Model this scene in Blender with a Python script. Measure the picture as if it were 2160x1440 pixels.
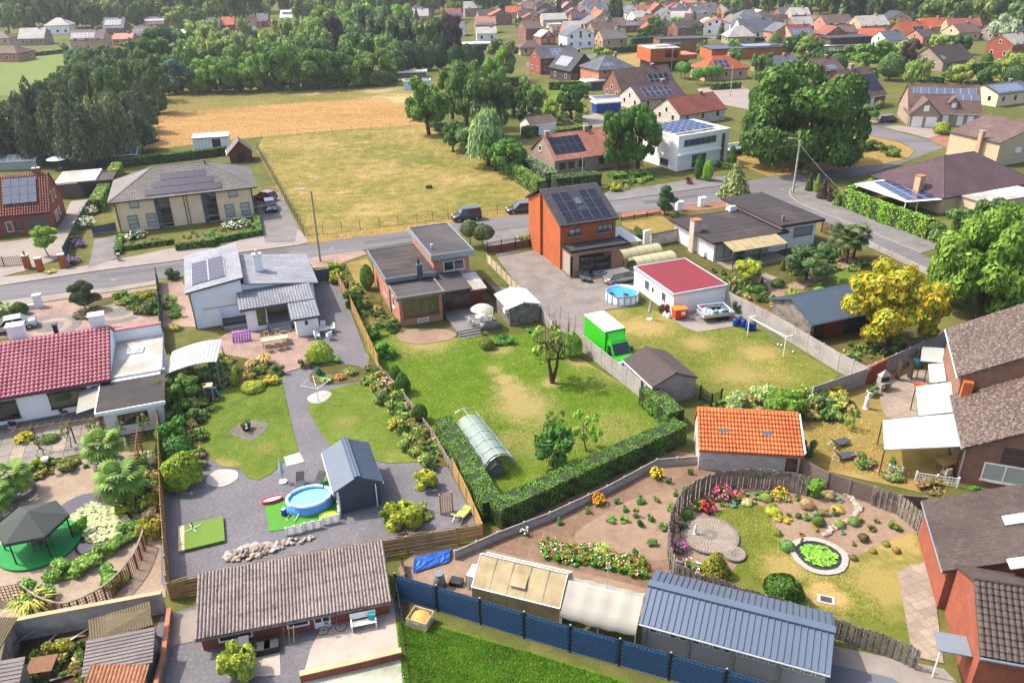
import bpy,bmesh,math,random
import numpy as np
from mathutils import Vector,Matrix
random.seed(7);NR=np.random.default_rng(7)
R=math.radians
for o in list(bpy.data.objects):bpy.data.objects.remove(o)
SC=bpy.context.scene;COL=SC.collection
# ------------------------------------------------------------------ camera: a drone 36 m up, 28 mm equivalent lens
FPX,PITCH,ROLL,CAMH=1680.0,R(26.7),R(1.2),36.0
_f=Vector((0,math.cos(PITCH),-math.sin(PITCH)));_r=Vector((1,0,0));_u=_r.cross(_f)
_R=_r*math.cos(ROLL) -_u*math.sin(ROLL);_U=_r*math.sin(ROLL)+_u*math.cos(ROLL)
cam=bpy.data.objects.new('camera',bpy.data.cameras.new('camera'));COL.objects.link(cam)
cam.data.sensor_width=36;cam.data.lens=FPX/2160*36;cam.data.clip_start=.5;cam.data.clip_end=4000
cam.matrix_world=Matrix.Translation((0,0,CAMH)) @ Matrix((_R,_U,-_f)).transposed().to_4x4()
SC.camera=cam
# ------------------------------------------------------------------ sky, sun, exposure
SUN_EL,SH=R(52),Vector((.94,-.34,0)).normalized()       # shadows fall along SH
W=bpy.data.worlds.new('World');SC.world=W;W.use_nodes=True
_nt=W.node_tree;_sky=_nt.nodes.new('ShaderNodeTexSky');_sky.sky_type='NISHITA';_sky.sun_disc=False
_sky.sun_elevation=SUN_EL;_sky.sun_rotation=math.atan2(-SH.x,-SH.y);_sky.dust_density=4;_sky.air_density=.8;_sky.ozone_density=.4
_nt.links.new(_sky.outputs[0],_nt.nodes['Background'].inputs[0]);_nt.nodes['Background'].inputs[1].default_value=.15
sun=bpy.data.objects.new('sun',bpy.data.lights.new('sun','SUN'));COL.objects.link(sun)
sun.data.energy=2.5;sun.data.angle=R(.6);sun.data.color=(1,.94,.85)
_s=Vector((-SH.x*math.cos(SUN_EL),-SH.y*math.cos(SUN_EL),math.sin(SUN_EL)))
sun.rotation_euler=_s.to_track_quat('Z','Y').to_euler();sun.location=(0,0,80)
VS=SC.view_settings;VS.view_transform='Standard';VS.look='None';VS.gamma=1;VS.exposure=1.36;VS.use_curve_mapping=False
SC.cycles.max_bounces=6;SC.cycles.transparent_max_bounces=8;SC.cycles.use_denoising=True
SC.cycles.diffuse_bounces=3;SC.cycles.caustics_reflective=False;SC.cycles.caustics_refractive=False

def P(u,v,z=0.0):
    """point of the place, z metres up, that the lens shows at (u, v) of the 2160 x 1440 frame"""
    d=_f+_R*((u-1080)/FPX) -_U*((v-720)/FPX)
    return Vector((0,0,CAMH))+d*((z-CAMH)/d.z)
def X(p):
    return P(*p) if not isinstance(p,Vector) else p
def C(h,k=1.0):
    h=h.lstrip('#');r=[]
    for i in (0,2,4):
        c=int(h[i:i+2],16)/255;r.append((c/12.92 if c<=.04045 else ((c+.055)/1.055)**2.4)*k)
    return tuple(r)
# ------------------------------------------------------------------ materials
MATS={}
def _new(name):
    m=bpy.data.materials.new(name);m.use_nodes=True;t=m.node_tree
    return m,t,t.nodes['Principled BSDF']
def _n(t,typ,**k):
    n=t.nodes.new(typ)
    for a,b in k.items():
        if a.startswith('i_'):n.inputs[a[2:].replace('_',' ')].default_value=b
        else:setattr(n,a,b)
    return n
def _ramp(t,src,stops):
    r=_n(t,'ShaderNodeValToRGB');e=r.color_ramp.elements
    while len(e)<len(stops):e.new(.5)
    for el,(p,c) in zip(e,stops):el.position=p;el.color=(*c[:3],1)
    t.links.new(src,r.inputs[0]);return r.outputs[0]
def _mix(t,fac,a,b,typ='MIX'):
    m=_n(t,'ShaderNodeMix',data_type='RGBA',blend_type=typ)
    for i,v in ((0,fac),(6,a),(7,b)):
        if hasattr(v,'is_output'):t.links.new(v,m.inputs[i])
        elif i==0:m.inputs[0].default_value=v
        else:m.inputs[i].default_value=(*v[:3],1)
    return m.outputs[2]
def _noise(t,vec,scale,detail=4,rough=.55):
    n=_n(t,'ShaderNodeTexNoise');n.inputs['Scale'].default_value=scale;n.inputs['Detail'].default_value=detail;n.inputs['Roughness'].default_value=rough
    t.links.new(vec,n.inputs['Vector']);return n.outputs['Fac']
def _bump(t,b,h,dist,strength=.6):
    n=_n(t,'ShaderNodeBump');n.inputs['Distance'].default_value=dist;n.inputs['Strength'].default_value=strength
    t.links.new(h,n.inputs['Height']);t.links.new(n.outputs[0],b.inputs['Normal'])
def _pos(t,world=True):
    if world:return _n(t,'ShaderNodeNewGeometry').outputs['Position']
    return _n(t,'ShaderNodeTexCoord').outputs['Object']
def M(name,col=None,rough=.75,var=.14,scale=1.2,bump=0.,metal=0.,fine=14.,spec=.3,c2=None,lo=.42,hi=.6,alpha=None,coat=0):
    """plain surface with weathering noise; c2 = second colour in patches"""
    if name in MATS:return MATS[name]
    m,t,b=_new(name);col=C(col) if isinstance(col,str) else col
    p=_pos(t);n1=_noise(t,p,scale,5);n2=_noise(t,p,fine,3)
    base=_ramp(t,n1,[(.25,tuple(c*(1-var) for c in col)),(.75,tuple(min(.95,c*(1+var)) for c in col))])
    if c2 is not None:
        c2=C(c2) if isinstance(c2,str) else c2
        f=_ramp(t,_noise(t,p,scale*.6,6,.62),[(lo,(0,0,0)),(hi,(1,1,1))]);base=_mix(t,f,base,c2)
    base=_mix(t,var*1.5,base,_ramp(t,n2,[(.3,(.25,.25,.25)),(.7,(.8,.8,.8))]),'SOFT_LIGHT')
    t.links.new(base,b.inputs['Base Color'])
    b.inputs['Roughness'].default_value=rough;b.inputs['Metallic'].default_value=metal;b.inputs['Specular IOR Level'].default_value=spec
    if coat:b.inputs['Coat Weight'].default_value=coat;b.inputs['Coat Roughness'].default_value=.08
    if bump:_bump(t,b,n2,bump)
    if alpha is not None:b.inputs['Alpha'].default_value=alpha
    MATS[name]=m;return m
def MBrick(name,c1,c2,mortar,w=.22,h=.075,rough=.85):
    if name in MATS:return MATS[name]
    m,t,b=_new(name);o=_pos(t,False);s=_n(t,'ShaderNodeSeparateXYZ');t.links.new(o,s.inputs[0])
    a=_n(t,'ShaderNodeMath',operation='ADD');t.links.new(s.outputs[0],a.inputs[0]);t.links.new(s.outputs[1],a.inputs[1])
    cb=_n(t,'ShaderNodeCombineXYZ');t.links.new(a.outputs[0],cb.inputs[0]);t.links.new(s.outputs[2],cb.inputs[1])
    k=_n(t,'ShaderNodeTexBrick');t.links.new(cb.outputs[0],k.inputs['Vector'])
    for i,c in (('Color1',c1),('Color2',c2),('Mortar',mortar)):k.inputs[i].default_value=(*C(c),1)
    k.inputs['Scale'].default_value=1;k.inputs['Brick Width'].default_value=w;k.inputs['Row Height'].default_value=h;k.inputs['Mortar Size'].default_value=.008
    n=_noise(t,_pos(t),.8,6)
    t.links.new(_mix(t,.35,k.outputs['Color'],_ramp(t,n,[(.3,(.28,.28,.28)),(.7,(.72,.72,.72))]),'SOFT_LIGHT'),b.inputs['Base Color'])
    b.inputs['Roughness'].default_value=rough;b.inputs['Specular IOR Level'].default_value=.2;_bump(t,b,k.outputs['Fac'],-.01)
    MATS[name]=m;return m
def MTile(name,c1,c2,c3,scale=3.0,rough=.7,moss=None,world=True,cut=(.52,.68)):
    """roof covering: tile-to-tile variation plus weather streaks / lichen"""
    if name in MATS:return MATS[name]
    m,t,b=_new(name);p=_pos(t,world)
    v=_n(t,'ShaderNodeTexVoronoi');v.inputs['Scale'].default_value=scale;t.links.new(p,v.inputs['Vector'])
    r=_n(t,'ShaderNodeSeparateColor');t.links.new(v.outputs['Color'],r.inputs[0])
    base=_ramp(t,r.outputs[0],[(0,C(c1,.74)),(.55,C(c2,.8)),(1,C(c3,.84))])
    base=_mix(t,.45,C(c2,.8),base);base=_mix(t,.6,base,_ramp(t,_noise(t,p,.35,6),[(.3,(.3,.3,.3)),(.7,(.7,.7,.7))]),'SOFT_LIGHT');base=_mix(t,.4,base,_ramp(t,_noise(t,p,9,4),[(.3,(.2,.2,.2)),(.7,(.8,.8,.8))]),'SOFT_LIGHT')
    if moss:
        f=_ramp(t,_noise(t,p,5.5,5,.7),[(cut[0],(0,0,0)),(cut[1],(1,1,1))]);base=_mix(t,f,base,C(moss,.75))
    t.links.new(base,b.inputs['Base Color']);b.inputs['Roughness'].default_value=rough;b.inputs['Specular IOR Level'].default_value=.3
    _bump(t,b,_noise(t,p,20,2),.01)
    MATS[name]=m;return m
def MLeaf(name,trans=.3,noise=.35,tipc=None,tip=(.6,.75),var=.55):
    """foliage: the object's own colour, varied leaf by leaf and clump by clump"""
    if name in MATS:return MATS[name]
    m,t,b=_new(name);g=_n(t,'ShaderNodeNewGeometry');oi=_n(t,'ShaderNodeObjectInfo')
    k=_ramp(t,g.outputs['Random Per Island'],[(0,((1-var)*1.42,)*3),(1,((1+var*.8)*1.42,)*3)])
    base=_mix(t,1,oi.outputs['Color'],k,'MULTIPLY')
    n=_noise(t,g.outputs['Position'],noise,3)
    base=_mix(t,1,base,_ramp(t,n,[(.3,(.72,.78,.7)),(.7,(1.28,1.2,1.1))]),'MULTIPLY')
    if tipc:
        f=_ramp(t,_noise(t,g.outputs['Position'],2.2,4,.7),[(tip[0],(0,0,0)),(tip[1],(1,1,1))]);base=_mix(t,f,base,C(tipc))
    t.links.new(base,b.inputs['Base Color']);b.inputs['Roughness'].default_value=.55;b.inputs['Specular IOR Level'].default_value=.25
    tr=_n(t,'ShaderNodeBsdfTranslucent');t.links.new(base,tr.inputs[0]);mx=_n(t,'ShaderNodeMixShader');mx.inputs[0].default_value=trans
    t.links.new(b.outputs[0],mx.inputs[1]);t.links.new(tr.outputs[0],mx.inputs[2]);t.links.new(mx.outputs[0],t.nodes['Material Output'].inputs[0])
    MATS[name]=m;return m
GK=.52;SPOTS=[]
def MGround(name,stops,s1=.12,s2=1.3,s3=9.,bump=.04,spots=(),spotc=None,rough=.95,stretch=None,mixw=.45):
    """lawns, fields and soil: broad patches + finer mottling, bare spots where they lie in the place"""
    if name in MATS:return MATS[name]
    m,t,b=_new(name);p=_pos(t)
    if stretch:
        mp=_n(t,'ShaderNodeMapping');mp.inputs['Rotation'].default_value=(0,0,stretch[0]);mp.inputs['Scale'].default_value=(stretch[1],1,1);t.links.new(p,mp.inputs[0]);q=mp.outputs[0]
    else:q=p
    a=_noise(t,q,s1,5,.6);c=_noise(t,q,s2,5,.65);d=_noise(t,p,s3,4,.7)
    x=_n(t,'ShaderNodeMix');x.inputs[0].default_value=mixw;t.links.new(a,x.inputs[2]);t.links.new(c,x.inputs[3])
    x2=_n(t,'ShaderNodeMix');x2.inputs[0].default_value=.22;t.links.new(x.outputs[0],x2.inputs[2]);t.links.new(d,x2.inputs[3])
    v=x2.outputs[0]
    base=_ramp(t,v,[(s,C(h,GK) if isinstance(h,str) else h) for s,h in stops])
    SPOTS.extend(spots)
    for (u,w,r,k) in spots:
        r *=1.5;ctr=P(u,w);ds=_n(t,'ShaderNodeVectorMath',operation='DISTANCE');t.links.new(p,ds.inputs[0]);ds.inputs[1].default_value=ctr
        ad=_n(t,'ShaderNodeMath',operation='MULTIPLY_ADD');t.links.new(c,ad.inputs[0]);ad.inputs[1].default_value=r*2.2;t.links.new(ds.outputs['Value'],ad.inputs[2])
        f=_n(t,'ShaderNodeMapRange',interpolation_type='SMOOTHSTEP');t.links.new(ad.outputs[0],f.inputs[0])
        f.inputs[1].default_value=r*1.35;f.inputs[2].default_value=r*2.3;f.inputs[3].default_value=k;f.inputs[4].default_value=0
        base=_mix(t,f.outputs[0],base,_ramp(t,d,[(.3,C(spotc,.5)),(.7,C(spotc,.68))]))
    base=_mix(t,.5,base,_ramp(t,_noise(t,p,s3*3,2),[(.3,(.25,.25,.25)),(.7,(.75,.75,.75))]),'SOFT_LIGHT')
    t.links.new(base,b.inputs['Base Color']);b.inputs['Roughness'].default_value=rough;b.inputs['Specular IOR Level'].default_value=.1
    if bump:_bump(t,b,d,bump,.9)
    MATS[name]=m;return m
def MPave(name,c1,c2,mortar,w=.5,h=.5,rot=18,off=0.,rough=.85,msize=.012):
    if name in MATS:return MATS[name]
    m,t,b=_new(name);mp=_n(t,'ShaderNodeMapping');mp.inputs['Rotation'].default_value=(0,0,R(-rot));p=_pos(t);t.links.new(p,mp.inputs[0])
    k=_n(t,'ShaderNodeTexBrick',offset=off);t.links.new(mp.outputs[0],k.inputs['Vector'])
    for i,c in (('Color1',c1),('Color2',c2),('Mortar',mortar)):k.inputs[i].default_value=(*C(c,.56),1)
    k.inputs['Scale'].default_value=1;k.inputs['Brick Width'].default_value=w;k.inputs['Row Height'].default_value=h;k.inputs['Mortar Size'].default_value=msize
    n=_noise(t,p,.5,6);n2=_noise(t,p,7,3)
    base=_mix(t,.6,k.outputs['Color'],_ramp(t,n,[(.3,(.3,.3,.3)),(.7,(.7,.7,.7))]),'SOFT_LIGHT')
    base=_mix(t,.35,base,_ramp(t,n2,[(.3,(.3,.3,.3)),(.7,(.7,.7,.7))]),'SOFT_LIGHT')
    t.links.new(base,b.inputs['Base Color']);b.inputs['Roughness'].default_value=rough;b.inputs['Specular IOR Level'].default_value=.2;_bump(t,b,k.outputs['Fac'],-.01)
    MATS[name]=m;return m
def MGlass(name,col='#1b2226',rough=.06):
    if name in MATS:return MATS[name]
    m,t,b=_new(name);b.inputs['Base Color'].default_value=(*C(col),1);b.inputs['Roughness'].default_value=rough;b.inputs['Specular IOR Level'].default_value=.7
    b.inputs['Coat Weight'].default_value=.5;b.inputs['Coat Roughness'].default_value=.03;MATS[name]=m;return m
def MClear(name,col,alpha,rough=.4,trans=0):
    if name in MATS:return MATS[name]
    m,t,b=_new(name);b.inputs['Base Color'].default_value=(*C(col),1);b.inputs['Roughness'].default_value=rough;b.inputs['Alpha'].default_value=alpha
    if trans:
        tr=_n(t,'ShaderNodeBsdfTranslucent');tr.inputs[0].default_value=(*C(col),1);mx=_n(t,'ShaderNodeMixShader');mx.inputs[0].default_value=trans
        t.links.new(b.outputs[0],mx.inputs[1]);t.links.new(tr.outputs[0],mx.inputs[2]);t.links.new(mx.outputs[0],t.nodes['Material Output'].inputs[0])
    MATS[name]=m;return m
def mt(n):return MATS[n] if isinstance(n,str) else n
# ------------------------------------------------------------------ objects
def link(o,parent=None):
    COL.objects.link(o)
    if parent is not None:o.parent=parent
    return o
def tag(o,label=None,cat=None,group=None,kind=None):
    for k,v in (('label',label),('category',cat),('group',group),('kind',kind)):
        if v:o[k]=v
    if cat and not kind:o['kind']='thing'
    return o
def thing(name,label,cat,loc=(0,0,0),rz=0.,group=None):
    o=bpy.data.objects.new(name,None);o.empty_display_size=.3;COL.objects.link(o);o.location=loc;o.rotation_euler=(0,0,rz)
    return tag(o,label,cat,group)
def obj(name,verts,faces,mat,parent=None,smooth=False,kind=None):
    me=bpy.data.meshes.new(name);me.from_pydata([tuple(v) for v in verts],[],faces);me.materials.append(mt(mat))
    if smooth:me.polygons.foreach_set('use_smooth',[True]*len(me.polygons))
    me.update();o=link(bpy.data.objects.new(name,me),parent)
    if kind:o['kind']=kind
    return o
def npmesh(name,V,Fq,mat,smooth=False):
    """mesh from numpy arrays of vertices and of quads or triangles"""
    V=np.asarray(V,np.float32);Fq=np.asarray(Fq,np.int32);n,k=Fq.shape
    me=bpy.data.meshes.new(name);me.vertices.add(len(V));me.vertices.foreach_set('co',V.ravel())
    me.loops.add(n*k);me.loops.foreach_set('vertex_index',Fq.ravel());me.polygons.add(n)
    me.polygons.foreach_set('loop_start',np.arange(0,n*k,k,dtype=np.int32));me.polygons.foreach_set('loop_total',np.full(n,k,np.int32))
    if smooth:me.polygons.foreach_set('use_smooth',np.ones(n,bool))
    me.materials.append(mt(mat));me.update(calc_edges=True)
    if not smooth:me.shade_flat()
    return me
_UB={}
def ubox(mat):
    m=mt(mat)
    if m.name not in _UB:
        v=[(x,y,z) for x in (-.5,.5) for y in (-.5,.5) for z in (-.5,.5)]
        f=[(0,1,3,2),(4,6,7,5),(0,4,5,1),(2,3,7,6),(0,2,6,4),(1,5,7,3)]
        me=bpy.data.meshes.new('block_'+m.name);me.from_pydata(v,[],f);me.materials.append(m);me.update();_UB[m.name]=me
    return _UB[m.name]
def bx(name,par,x0,y0,z0,x1,y1,z1,mat,rot=None,kind=None):
    """a block as a part: shares one unit mesh per material"""
    o=link(bpy.data.objects.new(name,ubox(mat)),par);o.location=((x0+x1)/2,(y0+y1)/2,(z0+z1)/2);o.scale=(x1-x0,y1-y0,z1-z0)
    if rot:o.rotation_euler=rot
    if kind:o['kind']=kind
    return o
_UC={}
def cyl(name,par,p0,p1,r,mat,r2=None,n=12):
    """a round bar from p0 to p1"""
    m=mt(mat);r2=r if r2 is None else r2;key=(m.name,round(r2/max(r,1e-6),2),n)
    if key not in _UC:
        k=r2/max(r,1e-6);v=[];
        for i in range(n):a=2*math.pi*i/n;v+=[(math.cos(a),math.sin(a),0),(k*math.cos(a),k*math.sin(a),1)]
        f=[(2*i,2*((i+1) % n),2*((i+1) % n)+1,2*i+1) for i in range(n)]+[tuple(2*i for i in range(n-1,-1,-1)),tuple(2*i+1 for i in range(n))]
        me=bpy.data.meshes.new('bar_'+m.name);me.from_pydata(v,[],f);me.polygons.foreach_set('use_smooth',[True]*n+[False]*2);me.materials.append(m);me.update();_UC[key]=me
    o=link(bpy.data.objects.new(name,_UC[key]),par);p0=Vector(p0);p1=Vector(p1);d=p1-p0
    o.location=p0;o.rotation_euler=d.to_track_quat('Z','Y').to_euler();o.scale=(r,r,d.length);return o
class MB:
    def __init__(s):s.v=[];s.f=[]
    def add(s,v,f):n=len(s.v);s.v+=[tuple(a) for a in v];s.f+=[tuple(i+n for i in q) for q in f];return s
    def box(s,x0,y0,z0,x1,y1,z1):
        return s.add([(x,y,z) for x in (x0,x1) for y in (y0,y1) for z in (z0,z1)],[(0,1,3,2),(4,6,7,5),(0,4,5,1),(2,3,7,6),(0,2,6,4),(1,5,7,3)])
    def prism(s,poly,z0,z1):
        n=len(poly);return s.add([(p[0],p[1],z0) for p in poly]+[(p[0],p[1],z1) for p in poly],[tuple(range(n-1,-1,-1)),tuple(range(n,2*n))]+[(i,(i+1) % n,(i+1) % n+n,i+n) for i in range(n)])
    def slab(s,top,t):
        n=len(top);return s.add([tuple(p) for p in top]+[(p[0],p[1],p[2]-t) for p in top],[tuple(range(n)),tuple(range(2*n-1,n-1,-1))]+[(i,i+n,(i+1) % n+n,(i+1) % n) for i in range(n)])
    def tube(s,pts,rs,n=6,cap=True):
        pts=[Vector(p) for p in pts];rs=rs if isinstance(rs,(list,tuple)) else [rs]*len(pts);b=len(s.v)
        for i,p in enumerate(pts):
            d=(pts[min(i+1,len(pts)-1)]-pts[max(i-1,0)]).normalized();a=d.orthogonal().normalized() if abs(d.z)<.95 else Vector((1,0,0));a=(a-d*a.dot(d)).normalized();c=d.cross(a)
            for j in range(n):w=2*math.pi*j/n;s.v.append(tuple(p+(a*math.cos(w)+c*math.sin(w))*rs[i]))
        for i in range(len(pts)-1):
            for j in range(n):k=(j+1) % n;s.f.append((b+i*n+j,b+i*n+k,b+(i+1)*n+k,b+(i+1)*n+j))
        if cap:s.f+=[tuple(b+j for j in range(n-1,-1,-1)),tuple(b+(len(pts)-1)*n+j for j in range(n))]
        return s
    def lathe(s,prof,n=16,cx=0,cy=0):
        b=len(s.v)
        for (r,z) in prof:
            for j in range(n):w=2*math.pi*j/n;s.v.append((cx+r*math.cos(w),cy+r*math.sin(w),z))
        for i in range(len(prof)-1):
            for j in range(n):k=(j+1) % n;s.f.append((b+i*n+j,b+i*n+k,b+(i+1)*n+k,b+(i+1)*n+j))
        return s
    def build(s,name,mat,parent=None,smooth=False,kind=None):return obj(name,s.v,s.f,mat,parent,smooth,kind)
_sheet_z={}
def sheet(name,pix,z,mat,kind='structure',drop=.0,label=None):
    """a flat piece of the ground with its own level, bounded by points of the place; drop > 0 gives it a kerb-like rim"""
    pts=[X(p) for p in pix];bm=bmesh.new();vs=[bm.verts.new((p.x,p.y,z)) for p in pts];f=bm.faces.new(vs)
    bm.normal_update()
    if f.normal.z<0:f.normal_flip()
    if drop:
        lo=[bm.verts.new((p.x,p.y,z-drop)) for p in pts];n=len(vs)
        for i in range(n):bm.faces.new((vs[i],vs[(i+1) % n],lo[(i+1) % n],lo[i]))
    bmesh.ops.triangulate(bm,faces=[f]);me=bpy.data.meshes.new(name);bm.to_mesh(me);bm.free();me.materials.append(mt(mat))
    o=link(bpy.data.objects.new(name,me));o['kind']=kind
    if label:o['label']=label
    return o
def smooth_poly(pix,n=6,closed=True):
    """rounded outline through points (Catmull-Rom)"""
    pts=[X(p) for p in pix];N=len(pts);out=[]
    for i in range(N if closed else N-1):
        a,b,c,d=(pts[(i-1) % N],pts[i],pts[(i+1) % N],pts[(i+2) % N]) if closed else (pts[max(i-1,0)],pts[i],pts[i+1],pts[min(i+2,N-1)])
        for k in range(n):
            t=k/n;out.append(.5*((2*b)+(c-a)*t+(2*a-5*b+4*c-d)*t*t+(3*b-a-3*c+d)*t**3))
    if not closed:out.append(pts[-1])
    return out
def dup(root,loc=None,rz=None,label=None,group=None,color=None):
    r=root.copy();COL.objects.link(r)
    if loc is not None:r.location=loc
    if rz is not None:r.rotation_euler=(0,0,rz)
    if label:r['label']=label
    if group:r['group']=group
    for ch in list(root.children):
        c=ch.copy();COL.objects.link(c);c.parent=r
        for g in list(ch.children):d=g.copy();COL.objects.link(d);d.parent=c
    return r
_ones='first second third fourth fifth sixth seventh eighth ninth tenth eleventh twelfth thirteenth fourteenth fifteenth sixteenth seventeenth eighteenth nineteenth'.split()
_tens={20:'twent',30:'thirt',40:'fort',50:'fift',60:'sixt',70:'sevent',80:'eight',90:'ninet'}
def ordw(i):
    i+=1
    if i<20:return _ones[i-1]
    t=i//10*10;return _tens[t]+'ieth' if i==t else _tens[t]+'y-'+_ones[i-t-1]
# ------------------------------------------------------------------ palette
M('white_render','#e6e5e2',var=.05,scale=.6);M('white_paint','#e6e6e2',var=.04,rough=.5);M('cool_white','#dde3ea',var=.05,scale=.5)
M('cream_render','#dcc3a0',var=.05,scale=.8);M('beige_render','#b9a68a',var=.08);M('pale_stone','#b3a697',var=.2,scale=2)
M('anthracite','#3a3d42',var=.08,rough=.5);M('black_metal','#1d1e20',var=.05,rough=.5);M('grey_metal','#8b8f93',var=.08,rough=.45,metal=.3)
M('galvanised','#b4b8ba',var=.1,rough=.4,metal=.4);M('white_metal','#e4e6e6',var=.05,rough=.35);M('zinc','#77808a',var=.1,rough=.45,metal=.3)
M('concrete','#a39c94',var=.16,scale=1.4,bump=.01);M('concrete_panel','#968f8b',var=.2,scale=.9,c2='#7d7672',lo=.5,hi=.7);M('dark_concrete','#6d6863',var=.2)
M('old_block','#a5a09a',var=.2,scale=1.5,c2='#7f7a74',lo=.5,hi=.72)
M('bitumen','#3c3a3c',var=.16,scale=.4,c2='#4b4746',lo=.45,hi=.7,rough=.9);M('bitumen_dark','#37383a',var=.12,scale=.5,rough=.85);M('bitumen_worn','#332f30',var=.14,scale=.35,c2='#443a38',lo=.5,hi=.62,rough=.9)
M('bitumen_pale','#8d877c',var=.2,scale=.5,c2='#b4b1ab',lo=.48,hi=.6)
M('wood_brown','#6b4a31',var=.25,scale=3);M('wood_red','#5d2a1d',var=.2,scale=3,rough=.55);M('wood_grey','#7d746b',var=.25,scale=3,c2='#5c534c',lo=.45,hi=.65);M('wood_tan','#98794a',var=.22,scale=3,c2='#7a6540',lo=.5,hi=.7)
M('wood_pale','#b3a184',var=.18,scale=3);M('wood_dark','#3f3029',var=.2,scale=3);M('trunk','#4a3a2e',var=.3,scale=3,bump=.03);M('trunk_pale','#7b7066',var=.3,scale=3,bump=.02)
M('weathered_pole','#8e7f72',var=.15)
M('shutter_white','#dcdcd9',var=.04);M('shutter_grey','#8f8f92',var=.05);M('shutter_taupe','#9a8f86',var=.05);M('garage_grey','#5d5852',var=.05);M('garage_white','#dedcd8',var=.03)
MGlass('glass');MGlass('glass_blue','#41525c',.12);MGlass('glass_curtain','#9aa19d',.12);MGlass('glass_green','#3d4a25',.1);MGlass('water','#1c2220',.03)
M('solar','#10121e',var=.1,rough=.3,spec=.4,coat=.15);M('solar_blue','#1c2a4e',var=.15,rough=.2,spec=.6,coat=.5);M('solar_plum','#2c2638',var=.12,rough=.35,spec=.4,coat=.1);M('solar_grey','#565a68',var=.12,rough=.2,spec=.8,coat=.7)
M('solar_frame','#9aa0aa',var=.05,rough=.4);M('solar_frame_dark','#4c4e5c',var=.05,rough=.4)
MBrick('brick_orange','#a04e2a','#ae5c34','#a06a46');MBrick('brick_red','#7c3a2a','#914a36','#8a6a58');MBrick('brick_pink','#a2604a','#b3745c','#b09a8a');MBrick('brick_brown','#6f4a3b','#835c4a','#8c7868')
MBrick('brick_mixed','#a87a60','#8a5a48','#b0a090');MBrick('brick_grey','#857466','#9a8877','#a09486');MBrick('brick_tan','#b08a68','#bd9a7a','#b8a892');MBrick('brick_stripe','#9c6a55','#8a5a47','#b0a8a0',.5,.3)
MBrick('brick_dark','#453a38','#52443f','#4a423e');MBrick('block_wall','#aaa6a1','#b9b5b0','#8d8882',.45,.2)
MBrick('stone_wall','#c4bdb2','#a79f94','#8b8379',.45,.22)
MTile('tile_red','#9a5a63','#a5656e','#b0727a',3.2);MTile('tile_brick','#6e3a30','#80473b','#915a4b',3.4);MTile('tile_grey','#5a5552','#6b6662','#7c7774',3.4);MTile('tile_orange','#a5512a','#bd6534','#c97a48',3.4,moss='#8b4a33',cut=(.64,.8))
MTile('tile_brown','#54403c','#65504a','#75605a',3.2);MTile('tile_lichen','#40302a','#4a3831','#56443c',4,moss='#8a8078',cut=(.5,.6));MTile('tile_plum','#4c3a3f','#554247','#5e4a4e',3.2);MTile('tile_black','#2b2c30','#36373b','#45464b',4)
MTile('tile_slate','#4c5058','#5a5e66','#676b73',3.5);MTile('tile_greyblue','#7d7f86','#8a8c93','#979aa0',3.5);MTile('tile_pale','#8f8c86','#a09c95','#b0aca5',3.5);MTile('tile_salmon','#96604f','#a56e5c','#b27d6a',3);MTile('tile_terracotta','#93462c','#a65436','#b56848',3)
MTile('tile_darkbrown','#3d3430','#4a3f3a','#574b45',4,moss='#6a605a',cut=(.58,.75));MTile('fibre_cement','#857974','#948781','#a2958e',1.2,moss='#5c4a45',cut=(.5,.66));MTile('rust_sheet','#7d482c','#8f5a3a','#a07050',.8,moss='#b09c88',cut=(.52,.7))
MTile('old_sheet','#5d5038','#6a5d42','#766a4c',.8);MTile('purple_sheet','#655d5c','#706866','#7b7370',.8)
M('metal_blue','#5c6878',var=.06,scale=.4,rough=.35,metal=.3);M('metal_slate','#4b5664',var=.06,scale=.4,rough=.4,metal=.2);M('metal_pale','#a9aca8',var=.06,scale=.4,rough=.4,metal=.2);M('felt_red','#742b33',var=.1,scale=1,rough=.8);M('felt_dark','#453d3b',var=.2,scale=3,rough=.95)
M('slate_dark','#464d58',var=.12,scale=1)
M('tarp_cream','#908d82',var=.06,scale=.7,rough=.6);M('poly_tan','#958663',var=.2,scale=1.2,rough=.4,c2='#857250',lo=.5,hi=.68);MClear('poly_roof','#c5bd92',.85,.3,.3);MClear('white_sheet','#f0f2f2',.93,.3,.25);MClear('green_net','#8f9f97',.75,.6,.2)
M('blue_tarp','#1f4f96',var=.15,scale=2,rough=.45);M('pool_blue','#4d8fd0',var=.05,rough=.4);M('pool_pale','#a9c9e6',var=.05,rough=.4);M('pool_water','#6fb6dc',var=.06,scale=2,rough=.05,spec=.6);M('pool_deep','#2f86cf',var=.08,scale=2,rough=.05,spec=.6)
M('pond_water','#3a3338',var=.1,rough=.06,spec=.6);M('barrel_blue','#173f8c',var=.08,rough=.4);M('orange_plastic','#d2431c',var=.05,rough=.4);M('orange_lid','#d9702a',var=.05,rough=.4);M('red_plastic','#c53340',var=.05,rough=.35);M('pink_plastic','#b36bc0',var=.05,rough=.4)
M('teal_plastic','#1f7f87',var=.05,rough=.4);M('dark_plastic','#26282c',var=.06,rough=.5);M('grey_plastic','#6a6e72',var=.08,rough=.5);M('white_plastic','#e2e4e4',var=.03,rough=.4);M('lime_cloth','#8fae2c',var=.12,scale=4);M('stripe_green','#9ab052',var=.2,scale=5)
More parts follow.
